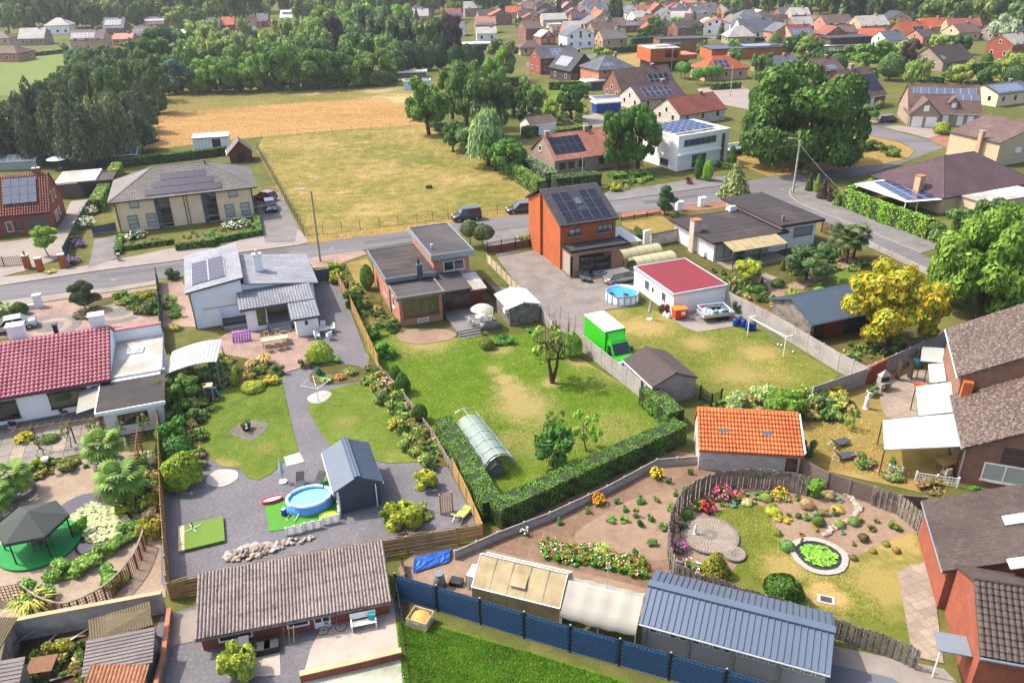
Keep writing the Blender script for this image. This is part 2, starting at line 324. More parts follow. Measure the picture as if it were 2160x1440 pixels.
M('truck_green','#2ea81e',var=.04,rough=.3,coat=.5);M('car_grey','#8b8a88',var=.03,rough=.25,metal=.5,coat=.8);M('car_dark','#31343d',var=.04,rough=.22,metal=.3,coat=.8);M('car_blue','#3b4252',var=.04,rough=.22,metal=.3,coat=.8);M('car_silver','#b9babc',var=.03,rough=.25,metal=.4,coat=.8);M('car_red','#a51f26',var=.03,rough=.25,coat=.8);M('car_white','#dfe1e2',var=.02,rough=.25,coat=.8)
M('tyre','#17171a',var=.1,rough=.85);M('rim','#9a9c9f',var=.05,rough=.35,metal=.6);M('lamp_glass','#d8dde2',var=.02,rough=.15);M('red_lens','#9c1414',var=.02,rough=.2)
M('rattan','#9c8a68',var=.2,scale=6);M('cushion_grey','#3d4045',var=.1);M('statue','#d5d0c8',var=.12,scale=4);M('brick_dust','#9a5f46',var=.2,scale=4);M('rock','#7d6e60',var=.3,scale=3,c2='#9d8f80');M('rock_pale','#958d85',var=.3,scale=4)
M('fabric_cream','#a39d90',var=.05);M('fabric_bluegrey','#9fb3bd',var=.1,scale=4);M('canvas_green','#353b38',var=.08,rough=.8);M('carpet_green','#137a36',var=.1,scale=2);M('turf_green','#55701f',var=.1,scale=4)
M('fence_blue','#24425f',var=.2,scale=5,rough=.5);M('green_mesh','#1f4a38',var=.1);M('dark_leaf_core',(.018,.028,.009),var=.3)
M('flower_white','#e0dfd0',var=.1,rough=.6);M('flower_pink','#cc6a8c',var=.15,rough=.6);M('flower_red','#b8243a',var=.15,rough=.6);M('flower_yellow','#d8a912',var=.1,rough=.6);M('flower_orange','#d65a18',var=.1,rough=.6);M('flower_purple','#8a5a9c',var=.15,rough=.6)
MLeaf('leaf');MLeaf('leaf_fine',noise=1.2,var=.45);MLeaf('leaf_yellow',tipc='#cfa21a',tip=(.47,.6));MLeaf('leaf_gold',tipc='#b5b52a',tip=(.5,.66));MLeaf('leaf_pale',tipc='#a9b48a',tip=(.5,.68));MLeaf('leaf_hedge',trans=.2,noise=.8,tipc='#8a8a2e',tip=(.6,.78));MLeaf('needle',trans=.12,noise=.5);MLeaf('frond',trans=.3,var=.3)
MLeaf('grass_blade',trans=.3,noise=.6,tipc='#a39250',tip=(.56,.7))
M('kerb','#827b74',var=.1,scale=2);M('soil_dark','#4a3a30',var=.2,scale=3)
# ------------------------------------------------------------------ buildings
G=R(20)                                               # the street grid
def solar_mesh(cell,frame):
    k='pv_'+cell+frame
    if k not in _UB:
        v=[(x,y,z) for x in (-.5,.5) for y in (-.5,.5) for z in (0,1)]
        f=[(0,1,3,2),(4,6,7,5),(0,4,5,1),(2,3,7,6),(0,2,6,4),(1,5,7,3)]
        v+=[(-.47,-.48,1.15),(.47,-.48,1.15),(.47,.48,1.15),(-.47,.48,1.15)];f.append((8,9,10,11))
        me=bpy.data.meshes.new('solar_panel');me.from_pydata(v,[],f);me.materials.append(mt(frame));me.materials.append(mt(cell));me.polygons[6].material_index=1;me.update();_UB[k]=me
    return _UB[k]
class Plane:
    """a roof slope: o = lower left corner, e = along the eave, s = up the slope"""
    def __init__(p,pts):
        p.pts=[Vector(q) for q in pts];p.o=p.pts[0];p.e=(p.pts[1]-p.pts[0]).normalized();q=p.pts[-1]-p.pts[0]
        p.s=(q-p.e*q.dot(p.e)).normalized();p.n=p.e.cross(p.s)
        if p.n.z<0:p.n=-p.n
        p.w=(p.pts[1]-p.pts[0]).length;p.l=q.dot(p.s)
    def at(p,a,b,h=0):return p.o+p.e*a+p.s*b+p.n*h
    def eul(p):
        n=p.e.cross(p.s);return Matrix((p.e,p.s,n)).transposed().to_euler()
def tile_mesh(name,pl,par,mat,cp=.24,rp=.34,amp=.035,lift=.03,inset=.04,sub=4):
    """pantiles / slates / corrugated sheets as real relief, clipped to the slope's outline"""
    P2=[((q-pl.o).dot(pl.e),(q-pl.o).dot(pl.s)) for q in pl.pts];a0=min(q[0] for q in P2)+inset*0;a1=max(q[0] for q in P2);b0=min(q[1] for q in P2);b1=max(q[1] for q in P2)
    nc=max(2,int((a1-a0)/cp));nr=max(1,int(round((b1-b0)/rp)));na=nc*sub+1
    a=np.linspace(a0,a1,na);ph=np.arange(na) % sub
    wave=amp*(np.abs(np.sin(np.pi*ph/sub))**.8 if sub>1 else 0*ph)
    V=[];Q=[]
    for r in range(nr):
        y0=b0+(b1-b0)*r/nr-.02;y1=b0+(b1-b0)*(r+1)/nr
        for (y,hh) in ((y0,lift),(y1,.004)):
            pts=np.array(pl.o)[None]+a[:,None]*np.array(pl.e)+y*np.array(pl.s)+(wave+hh+.01)[:,None]*np.array(pl.n);V.append(pts)
        c=2*r*na;ins=lambda x,y:_inside(x,y,P2)
        for i in range(na-1):
            if ins((a[i]+a[i+1])/2,(y0+y1)/2):
                Q.append((c+i,c+i+1,c+na+i+1,c+na+i))
                if r>0:Q.append((c+i,c+i+1,c-na+i+1,c-na+i))
    me=npmesh(name,np.concatenate(V),Q,mat);o=link(bpy.data.objects.new(name,me),par);o['kind']='stuff';return o
def _inside(x,y,poly):
    c=False;j=len(poly)-1
    for i in range(len(poly)):
        xi,yi=poly[i];xj,yj=poly[j]
        if (yi>y) !=(yj>y) and x<(xj-xi)*(y-yi)/(yj-yi)+xi:c=not c
        j=i
    return c
def roof_slab(par,pts,mat,t=.12,tiles=None,name='roof'):
    o=MB().slab(pts,t).build(name,mat,par);pl=Plane(pts)
    if tiles:tile_mesh('tiles',pl,o,tiles.get('mat',mat),**{k:v for k,v in tiles.items() if k !='mat'})
    return pl
def solar(par,pl,a,b,nu,nv,pw=1.0,ph=1.65,cell='solar',frame='solar_frame_dark',gap=.02,skip=(),lift=.1,name='solar_panel'):
    """individual panels on a slope, from (a, b) of the slope"""
    me=solar_mesh(cell,frame);out=[]
    for j in range(nv):
        for i in range(nu):
            if (i,j) in skip:continue
            o=link(bpy.data.objects.new(name,me),par);o.location=pl.at(a+(i+.5)*(pw+gap),b+(j+.5)*(ph+gap),lift);o.rotation_euler=pl.eul();o.scale=(pw,ph,.035);out.append(o)
    return out
class Bd:pass
def house(name,label,A,W,D,h,roof='gx',rh=2.,oh=.35,ox=.15,wall='brick_red',tile='tile_brown',cat='house',rot=None,rf=.5,tiles=None,hip=None,group=None,fascia='anthracite',z0=0,ridge=True,gutter=True,seams=0,t=.13,rim=.1,wallb=None):
    """A: front left wall corner; W along the street, D away from it; local axes x, y, z.  z0 = height of the base"""
    b=Bd();a=X(A);rot=G if rot is None else R(rot);b.W,b.D,b.h=W,D,h
    r=b.o=thing(name,label,cat,(a.x,a.y,z0),rot,group);w=MB();b.pl={};b.roof=roof;b.rh=rh
    def pz(x,y):return h
    if roof=='gx':
        yr=D*rf;s=rh/yr;s2=rh/(D-yr);pz=lambda x,y:h+(y*s if y<=yr else (D-y)*s2)
        w.add([(0,0,0),(W,0,0),(W,0,h),(0,0,h)],[(0,1,2,3)]);w.add([(W,D,0),(0,D,0),(0,D,h),(W,D,h)],[(0,1,2,3)])
        w.add([(0,D,0),(0,0,0),(0,0,h),(0,yr,h+rh),(0,D,h)],[(0,1,2,3,4)]);w.add([(W,0,0),(W,D,0),(W,D,h),(W,yr,h+rh),(W,0,h)],[(0,1,2,3,4)])
        S={'f':[(-ox,-oh,h-oh*s+t),(W+ox,-oh,h-oh*s+t),(W+ox,yr,h+rh+t),(-ox,yr,h+rh+t)],'b':[(W+ox,D+oh,h-oh*s2+t),(-ox,D+oh,h-oh*s2+t),(-ox,yr,h+rh+t),(W+ox,yr,h+rh+t)]}
        rid=[((-ox,yr,h+rh+t),(W+ox,yr,h+rh+t))]
    elif roof=='gy':
        xr=W*rf;s=rh/xr;s2=rh/(W-xr);pz=lambda x,y:h+(x*s if x<=xr else (W-x)*s2)
        w.add([(0,D,0),(0,0,0),(0,0,h),(0,D,h)],[(0,1,2,3)]);w.add([(W,0,0),(W,D,0),(W,D,h),(W,0,h)],[(0,1,2,3)])
        w.add([(0,0,0),(W,0,0),(W,0,h),(xr,0,h+rh),(0,0,h)],[(0,1,2,3,4)]);w.add([(W,D,0),(0,D,0),(0,D,h),(xr,D,h+rh),(W,D,h)],[(0,1,2,3,4)])
        S={'l':[(-oh,D+ox,h-oh*s+t),(-oh,-ox,h-oh*s+t),(xr,-ox,h+rh+t),(xr,D+ox,h+rh+t)],'r':[(W+oh,-ox,h-oh*s2+t),(W+oh,D+ox,h-oh*s2+t),(xr,D+ox,h+rh+t),(xr,-ox,h+rh+t)]}
        rid=[((xr,-ox,h+rh+t),(xr,D+ox,h+rh+t))]
    elif roof in ('hip','hipy'):
        k=(D if roof=='hip' else W)/2 if hip is None else hip;s=rh/((D if roof=='hip' else W)/2);e=h-oh*s+t;T=h+rh+t
        w.box(0,0,0,W,D,h)
        c=[(-oh,-oh,e),(W+oh,-oh,e),(W+oh,D+oh,e),(-oh,D+oh,e)]
        g0,g1=((k,D/2,T),(W-k,D/2,T)) if roof=='hip' else ((W/2,k,T),(W/2,D-k,T))
        if roof=='hip':S={'f':[c[0],c[1],g1,g0],'r':[c[1],c[2],g1],'b':[c[2],c[3],g0,g1],'l':[c[3],c[0],g0]};rid=[(g0,g1),(c[0],g0),(c[3],g0),(c[1],g1),(c[2],g1)]
        else:S={'f':[c[0],c[1],g0],'r':[c[1],c[2],g1,g0],'b':[c[2],c[3],g1],'l':[c[3],c[0],g0,g1]};rid=[(g0,g1),(c[0],g0),(c[1],g0),(c[2],g1),(c[3],g1)]
    elif roof=='mono':# rises from front to back by rh
        w.add([(0,0,0),(W,0,0),(W,0,h),(0,0,h)],[(0,1,2,3)]);w.add([(W,D,0),(0,D,0),(0,D,h+rh),(W,D,h+rh)],[(0,1,2,3)])
        w.add([(0,D,0),(0,0,0),(0,0,h),(0,D,h+rh)],[(0,1,2,3)]);w.add([(W,0,0),(W,D,0),(W,D,h+rh),(W,0,h)],[(0,1,2,3)]);s=rh/D
        S={'f':[(-ox,-oh,h-oh*s+t),(W+ox,-oh,h-oh*s+t),(W+ox,D+oh,h+rh+oh*s+t),(-ox,D+oh,h+rh+oh*s+t)]};rid=[];pz=lambda x,y:h+y*s
    elif roof=='monox':# rises from left to right by rh
        w.add([(0,0,0),(W,0,0),(W,0,h+rh),(0,0,h)],[(0,1,2,3)]);w.add([(W,D,0),(0,D,0),(0,D,h),(W,D,h+rh)],[(0,1,2,3)])
        w.add([(0,D,0),(0,0,0),(0,0,h),(0,D,h)],[(0,1,2,3)]);w.add([(W,0,0),(W,D,0),(W,D,h+rh),(W,0,h+rh)],[(0,1,2,3)]);s=rh/W
        S={'f':[(-ox,-oh,h-ox*s+t),(W+ox,-oh,h+rh+ox*s+t),(W+ox,D+oh,h+rh+ox*s+t),(-ox,D+oh,h-ox*s+t)]};rid=[];pz=lambda x,y:h+x*s
    else:# flat with a raised edge
        w.box(0,0,0,W,D,h);S={};rid=[]
        m=MB();q=oh;m.box(-q,-q,h-.22,W+q,D+q,h+.003);ro=m.build('roof',tile,r)
        for (x0,y0,x1,y1) in ((-q,-q,W+q,-q+.16),(-q,D+q-.16,W+q,D+q),(-q,-q+.16,-q+.16,D+q-.16),(W+q-.16,-q+.16,W+q,D+q-.16)):bx('fascia',r,x0-.012,y0-.012,h-.26,x1+.012,y1+.012,h+rim,fascia)
        for i in range(seams):y=D*(i+1)/(seams+1);bx('roofing_seam',ro,-q+.2,y-.05,h+.003,W+q-.2,y+.05,h+.018,tile)
        b.pl['f']=Plane([(0,0,h),(W,0,h),(W,D,h),(0,D,h)])
    w.build('wall',wall,r);b.pz=pz
    for k2,pts in S.items():b.pl[k2]=roof_slab(r,pts,tile,.12,tiles)
    if ridge:
        for p0,p1 in rid:cyl('ridge_cap',r,Vector(p0)+Vector((0,0,.01)),Vector(p1)+Vector((0,0,.01)),.1,tile,n=8)
    if gutter and S:
        for k2 in S:
            if k2 in ('b',):continue
            q=b.pl[k2].pts;cyl('gutter',r,q[0]+Vector((0,0,-.1)),q[1]+Vector((0,0,-.1)),.07,fascia,n=6)
    return b
def face(b,f,x,z,d=0.0):
    """point on a wall: x along the wall seen from outside, d outwards"""
    return {'f':(x,-d,z),'r':(b.W+d,x,z),'b':(b.W-x,b.D+d,z),'l':(-d,b.D-x,z)}[f]
_FR={'f':0,'r':math.pi/2,'b':math.pi,'l':-math.pi/2}
def win(b,f,x,z,w,h,frame='white_paint',pane='glass',nx=1,nz=1,sill='concrete',fw=.07,name='window',par=None,box=None,d0=0):
    """window (frame) with panes; x, z = lower left corner on the wall"""
    m=MB();m.box(0,-.05,0,w,0,fw).box(0,-.05,h-fw,w,0,h).box(0,-.05,fw,fw,0,h-fw).box(w-fw,-.05,fw,w,0,h-fw)
    for i in range(1,nx):m.box(w*i/nx-fw/2,-.045,fw,w*i/nx+fw/2,0,h-fw)
    for i in range(1,nz):m.box(fw,-.044,h*i/nz-fw/2,w-fw,0,h*i/nz+fw/2)
    o=m.build(name,frame,par or b.o);o.location=face(b,f,x,z,d0);o.rotation_euler=(0,0,_FR[f])
    pw=w/nx
    for i in range(nx):bx('pane',o,i*pw+.02,-.02,.02,(i+1)*pw-.02,-.004,h-.02,pane)
    if sill:bx('sill',o,-.06,-.14,-.07,w+.06,.0,-.005,sill)
    if box:bx('shutter_box',o,-.02,-.16,h+.004,w+.02,0,h+.2,box)
    return o
def door(b,f,x,z,w,h,mat='wood_brown',name='door',glass=None,handle=True,ribs=0):
    y0=-.06;p=face(b,f,x,z);o=obj(name,*_boxvf(0,y0,0,w,0,h),mat,b.o);o.location=p;o.rotation_euler=(0,0,_FR[f])
    if glass:bx('pane',o,w*.2,y0-.012,h*.45,w*.8,y0-.002,h*.9,glass)
    if handle:bx('handle',o,w*.84,y0-.05,h*.46,w*.92,y0-.003,h*.5,'galvanised')
    for i in range(ribs):zz=h*(i+1)/(ribs+1);bx('groove',o,.03,y0-.012,zz-.02,w-.03,y0-.002,zz+.02,mat)
    return o
def _boxvf(x0,y0,z0,x1,y1,z1):m=MB().box(x0,y0,z0,x1,y1,z1);return m.v,m.f
def chimney(b,x,y,z0,z1,w=.6,d=.6,mat='brick_red',cap='concrete',pots=1):
    o=bx('chimney',b.o,x-w/2,y-d/2,z0,x+w/2,y+d/2,z1,mat)
    bx('chimney_cap',b.o,x-w/2-.08,y-d/2-.08,z1+.002,x+w/2+.08,y+d/2+.08,z1+.1,cap)
    for i in range(pots):cyl('chimney_pot',b.o,(x+(i-(pots-1)/2)*.3,y,z1+.1),(x+(i-(pots-1)/2)*.3,y,z1+.4),.1,'brick_dust' if cap=='concrete' else 'galvanised',n=8)
def skylight(b,pl,a,c,w=.8,h=1.0,frame='anthracite',pane='glass_blue',lift=.08,name='roof_window'):
    o=link(bpy.data.objects.new(name,solar_mesh(pane,frame)),b.o);o.location=pl.at(a,c,lift);o.rotation_euler=pl.eul();o.scale=(w,h,.08);return o
def local(b,p):
    q=X(p)-b.o.location;c,s=math.cos(b.o.rotation_euler.z),math.sin(b.o.rotation_euler.z);return Vector((q.x*c+q.y*s,-q.x*s+q.y*c,q.z))
# ------------------------------------------------------------------ the ground
LG=dict(s1=.16,s2=1.1,s3=9)
MGround('m_land',[(.3,'#4f5a2c'),(.48,'#6b7038'),(.6,'#8d8450'),(.75,'#6a7a34')],.03,.5,6)
MGround('m_lawn_lush',[(.32,'#456418'),(.44,'#5f801f'),(.55,'#7a902e'),(.67,'#a39a54')],spotc='#b09a68',spots=[(1065,800,1.0,.85),(1080,825,1.5,.8),(1105,858,2.4,.75),(1040,780,.8,.6),(1055,738,1.2,.6),(900,720,2.6,.75),(1225,765,1.1,.8),(1160,808,.8,.8),(1140,930,2.4,.5),(1060,930,1.2,.5),(1290,905,2.4,.45),(1270,800,1.6,.35),(990,700,1.0,.5)],**LG)
MGround('m_lawn',[(.32,'#526a24'),(.44,'#6d7e30'),(.55,'#8a8e44'),(.67,'#b4a266')],spotc='#b89d66',spots=[(1340,690,2.2,.75),(1380,690,2.,.6),(1470,725,1.6,.65),(1600,745,1.8,.65),(1560,790,2.2,.6),(1640,790,1.6,.5),(1420,660,1.6,.6),(1300,665,1.2,.5)],**LG)
MGround('m_lawn_mid',[(.32,'#4a6420'),(.44,'#667e2c'),(.55,'#80903c'),(.66,'#a89c5c')],spotc='#b29a64',spots=[(470,985,.9,.7),(730,890,.9,.4),(560,945,.7,.3),(640,900,.4,.6)],**LG)
MGround('m_lawn_dry',[(.28,'#6a7030'),(.42,'#8f8546'),(.56,'#b1965a'),(.74,'#bfa46c')],spotc='#c6a974',spots=[(1740,1255,1.1,.9),(1650,1195,1.1,.5),(1890,1150,1.6,.7),(1800,1020,1.2,.5)],s1=.2,s2=1.0,s3=9)
MGround('m_lawn_round',[(.3,'#4c661c'),(.45,'#6c7c2c'),(.58,'#8a8a40'),(.74,'#ab9a5a')],spotc='#bfa468',spots=[(1745,1258,1.2,.95),(1650,1195,1.3,.6),(1880,1135,1.8,.8),(1720,1200,1.5,.5),(1860,1230,2.0,.6)],s1=.25,s2=1.1,s3=9)
MGround('m_pasture',[(.36,'#646e2c'),(.45,'#87863e'),(.52,'#a69454'),(.6,'#c4aa74')],.07,.5,5,mixw=.55,spotc='#5f6c2c',spots=[(830,310,3.0,.55),(880,335,5,.6),(740,310,3,.4),(760,292,3,.4),(590,330,4,.35),(950,348,3,.4)])
MGround('m_straw',[(.36,'#8f7040'),(.46,'#b58d56'),(.54,'#caa268'),(.64,'#9c8a50')],.1,.9,5,stretch=(R(-14),.16),bump=.12)
MGround('m_meadow',[(.3,'#6f743c'),(.45,'#8b8446'),(.58,'#a0925a'),(.75,'#8f8a4e')],.05,.3,4,stretch=(R(-10),.4),spotc='#cbb184',spots=[(650,197,3,.7),(690,194,3,.7),(840,210,7,.8),(800,190,4,.7)])
MGround('m_farfield',[(.3,'#6f8043'),(.5,'#80904e'),(.7,'#8f9a58')],.03,.3,3)
MGround('m_gravel',[(.3,'#6d655f'),(.5,'#8b837d'),(.7,'#a9a19a')],.3,5,22,bump=.03,mixw=.65);MGround('m_gravel_light',[(.3,'#6c696c'),(.5,'#868388'),(.7,'#a6a3a6')],.3,5,24,bump=.03,mixw=.65);MGround('m_gravel_white',[(.3,'#b5ada4'),(.5,'#d5d0c9'),(.7,'#ecebe8')],.5,6,24,bump=.03,mixw=.65)
MGround('m_soil',[(.3,'#7b6250'),(.45,'#947862'),(.58,'#ac8f78'),(.74,'#bfa48c')],.25,1.6,12,bump=.08);MGround('m_soil_pale',[(.3,'#8d7460'),(.5,'#b0957e'),(.72,'#c6ae98')],.4,2.5,14,bump=.06);MGround('m_mulch',[(.3,'#4a3a2c'),(.5,'#6c5540'),(.7,'#8a7358')],.4,3,14,bump=.06)
MGround('m_verge',[(.3,'#8c8048'),(.45,'#a98f52'),(.6,'#c0a263'),(.75,'#b0986a')],.15,1.2,8)
MGround('m_bed',[(.3,'#3d4a1e'),(.45,'#5a5f2c'),(.58,'#7c6c48'),(.74,'#8f7c58')],.35,2,10)
MGround('asphalt',[(.36,'#6f6c6e'),(.46,'#807d7f'),(.54,'#8b888a'),(.64,'#999699')],.1,.9,14,bump=.006,rough=.9,stretch=(R(-20),.12),mixw=.4);M('asphalt_dark','#5b5d63',var=.1,scale=.3,rough=.9,fine=30)
M('concrete_slab','#7d756e',var=.16,scale=.5,rough=.9,c2='#6f675e',lo=.5,hi=.7);M('concrete_pale','#7f766f',var=.14,scale=.5,rough=.9);M('stained_concrete','#9c9186',var=.2,scale=.5,c2='#5a4a40',lo=.56,hi=.64,rough=.9)
MPave('cobble','#8f8681','#a39a93','#7b736d',.2,.16,18,.5);MPave('paver_pink','#a88d80','#b79c8e','#94796c',.3,.3,20);MPave('paver_beige','#b39f8a','#c2ae98','#9a8773',.2,.12,25,.5);MPave('slab_beige','#b2a292','#a39483','#84766a',.6,.6,20);MPave('block_grey','#8a8684','#9a9693','#76716e',.22,.11,20,.5);MPave('paver_red','#a8715c','#b5806a','#8f6350',.25,.2,20,.5)
o=obj('ground',[(-900,-60,0),(900,-60,0),(900,1500,0),(-900,1500,0)],[(0,1,2,3)],'m_land');o['kind']='structure'
sheet('meadow',[(330,262),(345,200),(520,184),(860,165),(905,190),(905,262),(870,262),(812,207),(560,225)],.010,'m_meadow')
sheet('meadow',[(-120,205),(-120,140),(0,128),(140,106),(170,115),(110,175),(60,200)],.011,'m_farfield')
sheet('stubble_field',[(300,318),(340,238),(560,222),(812,206),(862,234),(905,263),(760,271),(556,288)],.016,'m_straw')
sheet('pasture',[(541,318),(556,289),(760,272),(905,264),(990,312),(1128,396),(1136,432),(1012,448),(880,470),(660,497),(640,498)],.017,'m_pasture')
sheet('verge',[(640,499),(880,471),(1012,449),(1136,433),(1130,453),(1012,464),(955,472),(882,486),(740,503),(650,514)],.020,'m_verge')
sheet('verge',[(905,264),(925,262),(1000,300),(1160,392),(1136,431),(1128,396),(990,312)],.022,'m_verge')
sheet('grass_island',[(1545,318),(1640,255),(1745,262),(1800,280),(1900,302),(1930,318),(1915,334),(1850,350),(1730,363),(1622,373),(1560,348)],.040,'m_verge')
sheet('road',[(-70,614),(0,604),(212,572),(382,550),(497,536),(625,519),(740,502),(882,485),(955,471),(1012,463),(1125,452),(1297,424),(1362,414),(1550,388),(1622,374),(1730,364),(1850,351),(1916,335),(1932,318),(1900,300),(1800,279),(1752,262),(1778,252),(1850,268),(1960,296),(1990,312),(1900,345),(1830,368),(1740,382),(1690,390),(1669,400),(1668,412),(1700,437),(1795,474),(1940,535),(2020,572),(1990,592),(1930,560),(1825,515),(1744,472),(1690,452),(1600,425),(1500,428),(1392,440),(1312,448),(1127,476),(1037,487),(900,505),(764,527),(637,547),(500,566),(332,590),(220,607),(0,634),(-70,644)],.030,'asphalt')
sheet('pavement',[(-70,613),(-70,590),(60,580),(185,560),(265,544),(372,522),(455,524),(560,489),(626,480),(655,511),(625,518),(497,535),(382,549),(212,571),(0,603)],.050,'concrete_pale',drop=.05)
sheet('pavement',[(-70,645),(0,635),(220,608),(332,591),(333,600),(220,618),(100,636),(0,650),(-70,660)],.052,'concrete_slab',drop=.05)
sheet('pavement',[(600,553),(764,528),(774,536),(705,562),(606,570)],.053,'paver_pink',drop=.05)
sheet('pavement',[(1010,492),(1127,477),(1132,522),(1048,541),(1030,525)],.054,'block_grey',drop=.05)
sheet('pavement',[(1312,449),(1392,441),(1500,429),(1600,426),(1500,442),(1392,451),(1310,460)],.055,'paver_red',drop=.05)
sheet('pavement',[(1130,451),(1297,423),(1362,413),(1550,387),(1560,370),(1480,375),(1360,395),(1290,405),(1262,400),(1190,420)],.056,'block_grey',drop=.05)
sheet('pavement',[(1670,400),(1690,391),(1725,392),(1800,440),(1930,498),(1985,522),(1945,534),(1795,473),(1702,436),(1670,411)],.057,'block_grey',drop=.05)
sheet('pavement',[(1880,270),(1960,285),(2160,310),(2160,330),(2040,325),(1990,310),(1960,294)],.058,'paver_red',drop=.05)
for i,(a,b2) in enumerate((((382,549),(212,571)),((212,571),(0,603)),((625,518),(382,549)),((1297,423),(1550,387)))):
    p,q=P(*a),P(*b2);d=(q-p).normalized();n=Vector((-d.y,d.x,0))*.12;k=MB().prism([p-n,q-n,q+n,p+n],0,.12).build('kerb','kerb');k['kind']='structure'
pts=smooth_poly([(1700,436),(1674,420),(1666,408),(1672,397),(1692,390)],6,False);pts=[P(1945,535),P(1795,474)]+pts
k=MB()
for p,q in zip(pts,pts[1:]):
    d=(q-p).normalized();n=Vector((-d.y,d.x,0))*.12;k.prism([p-n,q-n,q+n,p+n],0,.13)
k.build('kerb','kerb')['kind']='structure'
# driveways and yards
sheet('driveway',[(186,566),(200,505),(245,498),(247,545)],.060,'block_grey');sheet('driveway',[(553,490),(540,420),(590,405),(628,478),(622,512),(560,512)],.061,'block_grey')
sheet('driveway',[(-60,600),(-60,520),(60,505),(130,470),(150,425),(190,420),(170,470),(140,540),(60,570)],.062,'concrete_pale')
sheet('front_yard',[(-60,662),(0,652),(100,638),(220,620),(333,603),(335,690),(240,690),(90,705),(-60,720)],.045,'paver_pink')
sheet('front_yard_bed',smooth_poly([(180,640),(260,622),(333,612),(336,660),(300,668),(270,650),(215,655)]),.063,'m_bed')
for cu,cv,ru,rv in ((105,690,60,26),(250,660,55,18)):
    ctr=P(cu,cv);rr=(P(cu+ru,cv)-ctr).length
    for j,(k1,mm) in enumerate(((1,'block_grey'),(.7,'paver_beige'),(.45,'block_grey'))):sheet('paving_ring',[ctr+Vector((math.cos(a)*rr*k1,math.sin(a)*rr*k1,0)) for a in np.linspace(0,2*math.pi,33)[:-1]],.066+.004*j,mm)
sheet('side_garden',[(338,600),(384,592),(420,690),(345,690)],.046,'paver_pink')
sheet('front_lawn',[(730,556),(775,545),(800,590),(785,612),(752,600)],.047,'m_lawn_dry')
sheet('side_garden',[(690,560),(735,553),(790,625),(846,700),(790,700),(745,640)],.044,'m_bed')
sheet('side_drive',[(650,612),(712,585),(770,740),(690,768),(640,750)],.048,'m_gravel_light')
sheet('terrace',[(452,720),(500,690),(620,690),(700,745),(640,775),(590,790),(470,770)],.064,'paver_pink')
sheet('back_garden',[(340,1230),(338,780),(470,765),(600,788),(700,760),(770,738),(800,790),(900,900),(1020,1130),(700,1195),(362,1262)],.042,'m_gravel_light')
sheet('garden_bed',[(343,1000),(343,790),(460,745),(590,770),(600,792),(470,815),(435,880),(430,980),(380,1010)],.065,'m_bed')
sheet('lawn',[(432,895),(445,850),(460,825),(500,812),(560,800),(592,788),(605,850),(618,905),(630,955),(600,975),(572,1000),(545,1014),(522,1008),(505,988),(470,985),(438,965),(428,930)],.075,'m_lawn_mid')
sheet('lawn',[(648,858),(668,842),(700,822),(730,812),(765,806),(800,830),(835,872),(880,935),(890,975),(820,978),(760,965),(700,945),(678,915),(660,885)],.076,'m_lawn_mid')
sheet('garden_bed',smooth_poly([(655,790),(690,768),(760,775),(770,800),(700,812),(660,808)]),.077,'m_bed')
sheet('garden_bed',[(780,752),(805,790),(905,905),(950,985),(890,985),(830,880),(770,800)],.078,'m_bed')
sheet('gravel_circle',smooth_poly([(437,1010),(460,992),(498,994),(500,1012),(470,1027),(440,1024)]),.08,'m_gravel_white');sheet('gravel_patch',[(598,965),(632,955),(643,975),(605,985)],.081,'m_gravel_white');sheet('gravel_patch',smooth_poly([(650,838),(680,825),(700,832),(680,850),(655,850)]),.082,'m_gravel_white')
sheet('flower_island',smooth_poly([(482,912),(522,888),(567,895),(534,930),(500,922)],3),.083,'m_gravel')
sheet('artificial_turf',[(560,1068),(690,1010),(716,1085),(600,1118),(568,1122)],.084,M('turf_bright','#3f7a1c',var=.12,scale=4))
sheet('lawn',[(770,735),(800,690),(860,705),(990,715),(1130,700),(1205,745),(1350,832),(1440,890),(1440,920),(1040,1090),(1000,1060),(930,920),(860,850)],.043,'m_lawn_lush')
sheet('bare_earth',smooth_poly([(838,705),(870,695),(945,697),(960,712),(900,726),(850,722)]),.085,'m_soil_pale')
sheet('courtyard',[(1048,543),(1132,528),(1180,565),(1205,590),(1290,580),(1340,560),(1350,610),(1345,645),(1270,655),(1235,692),(1230,726),(1165,690),(1100,615)],.049,'cobble')
sheet('passage',[(1020,600),(1065,608),(1110,640),(1060,650)],.0495,'block_grey')
sheet('lawn',[(1232,700),(1272,657),(1347,646),(1420,668),(1545,640),(1600,690),(1770,792),(1700,850),(1500,850),(1330,770)],.0505,'m_lawn')
sheet('concrete_pad',[(1412,668),(1530,640),(1600,690),(1545,690),(1470,702),(1440,690)],.086,'concrete_slab')
sheet('bungalow_garden',[(1310,460),(1400,452),(1520,560),(1700,500),(1760,500),(1990,600),(1960,720),(1820,790),(1640,700),(1530,640),(1430,560),(1330,520)],.0415,'m_bed')
sheet('lawn',[(1308,465),(1392,452),(1428,480),(1425,497),(1360,492),(1315,480)],.0525,'m_lawn_dry');sheet('lawn',smooth_poly([(1680,590),(1740,575),(1800,570),(1790,600),(1720,605)]),.0535,'m_lawn_mid')
sheet('garden_path',[(1640,610),(1750,565),(1790,545),(1810,552),(1700,605),(1660,640),(1620,620)],.0545,'m_soil_pale');sheet('garden_path',[(1700,640),(1660,635),(1560,590),(1585,580),(1690,615),(1720,625)],.0555,'m_soil_pale')
sheet('garden_path',[(1596,585),(1615,577),(1648,590),(1625,602)],.0565,'concrete_slab')
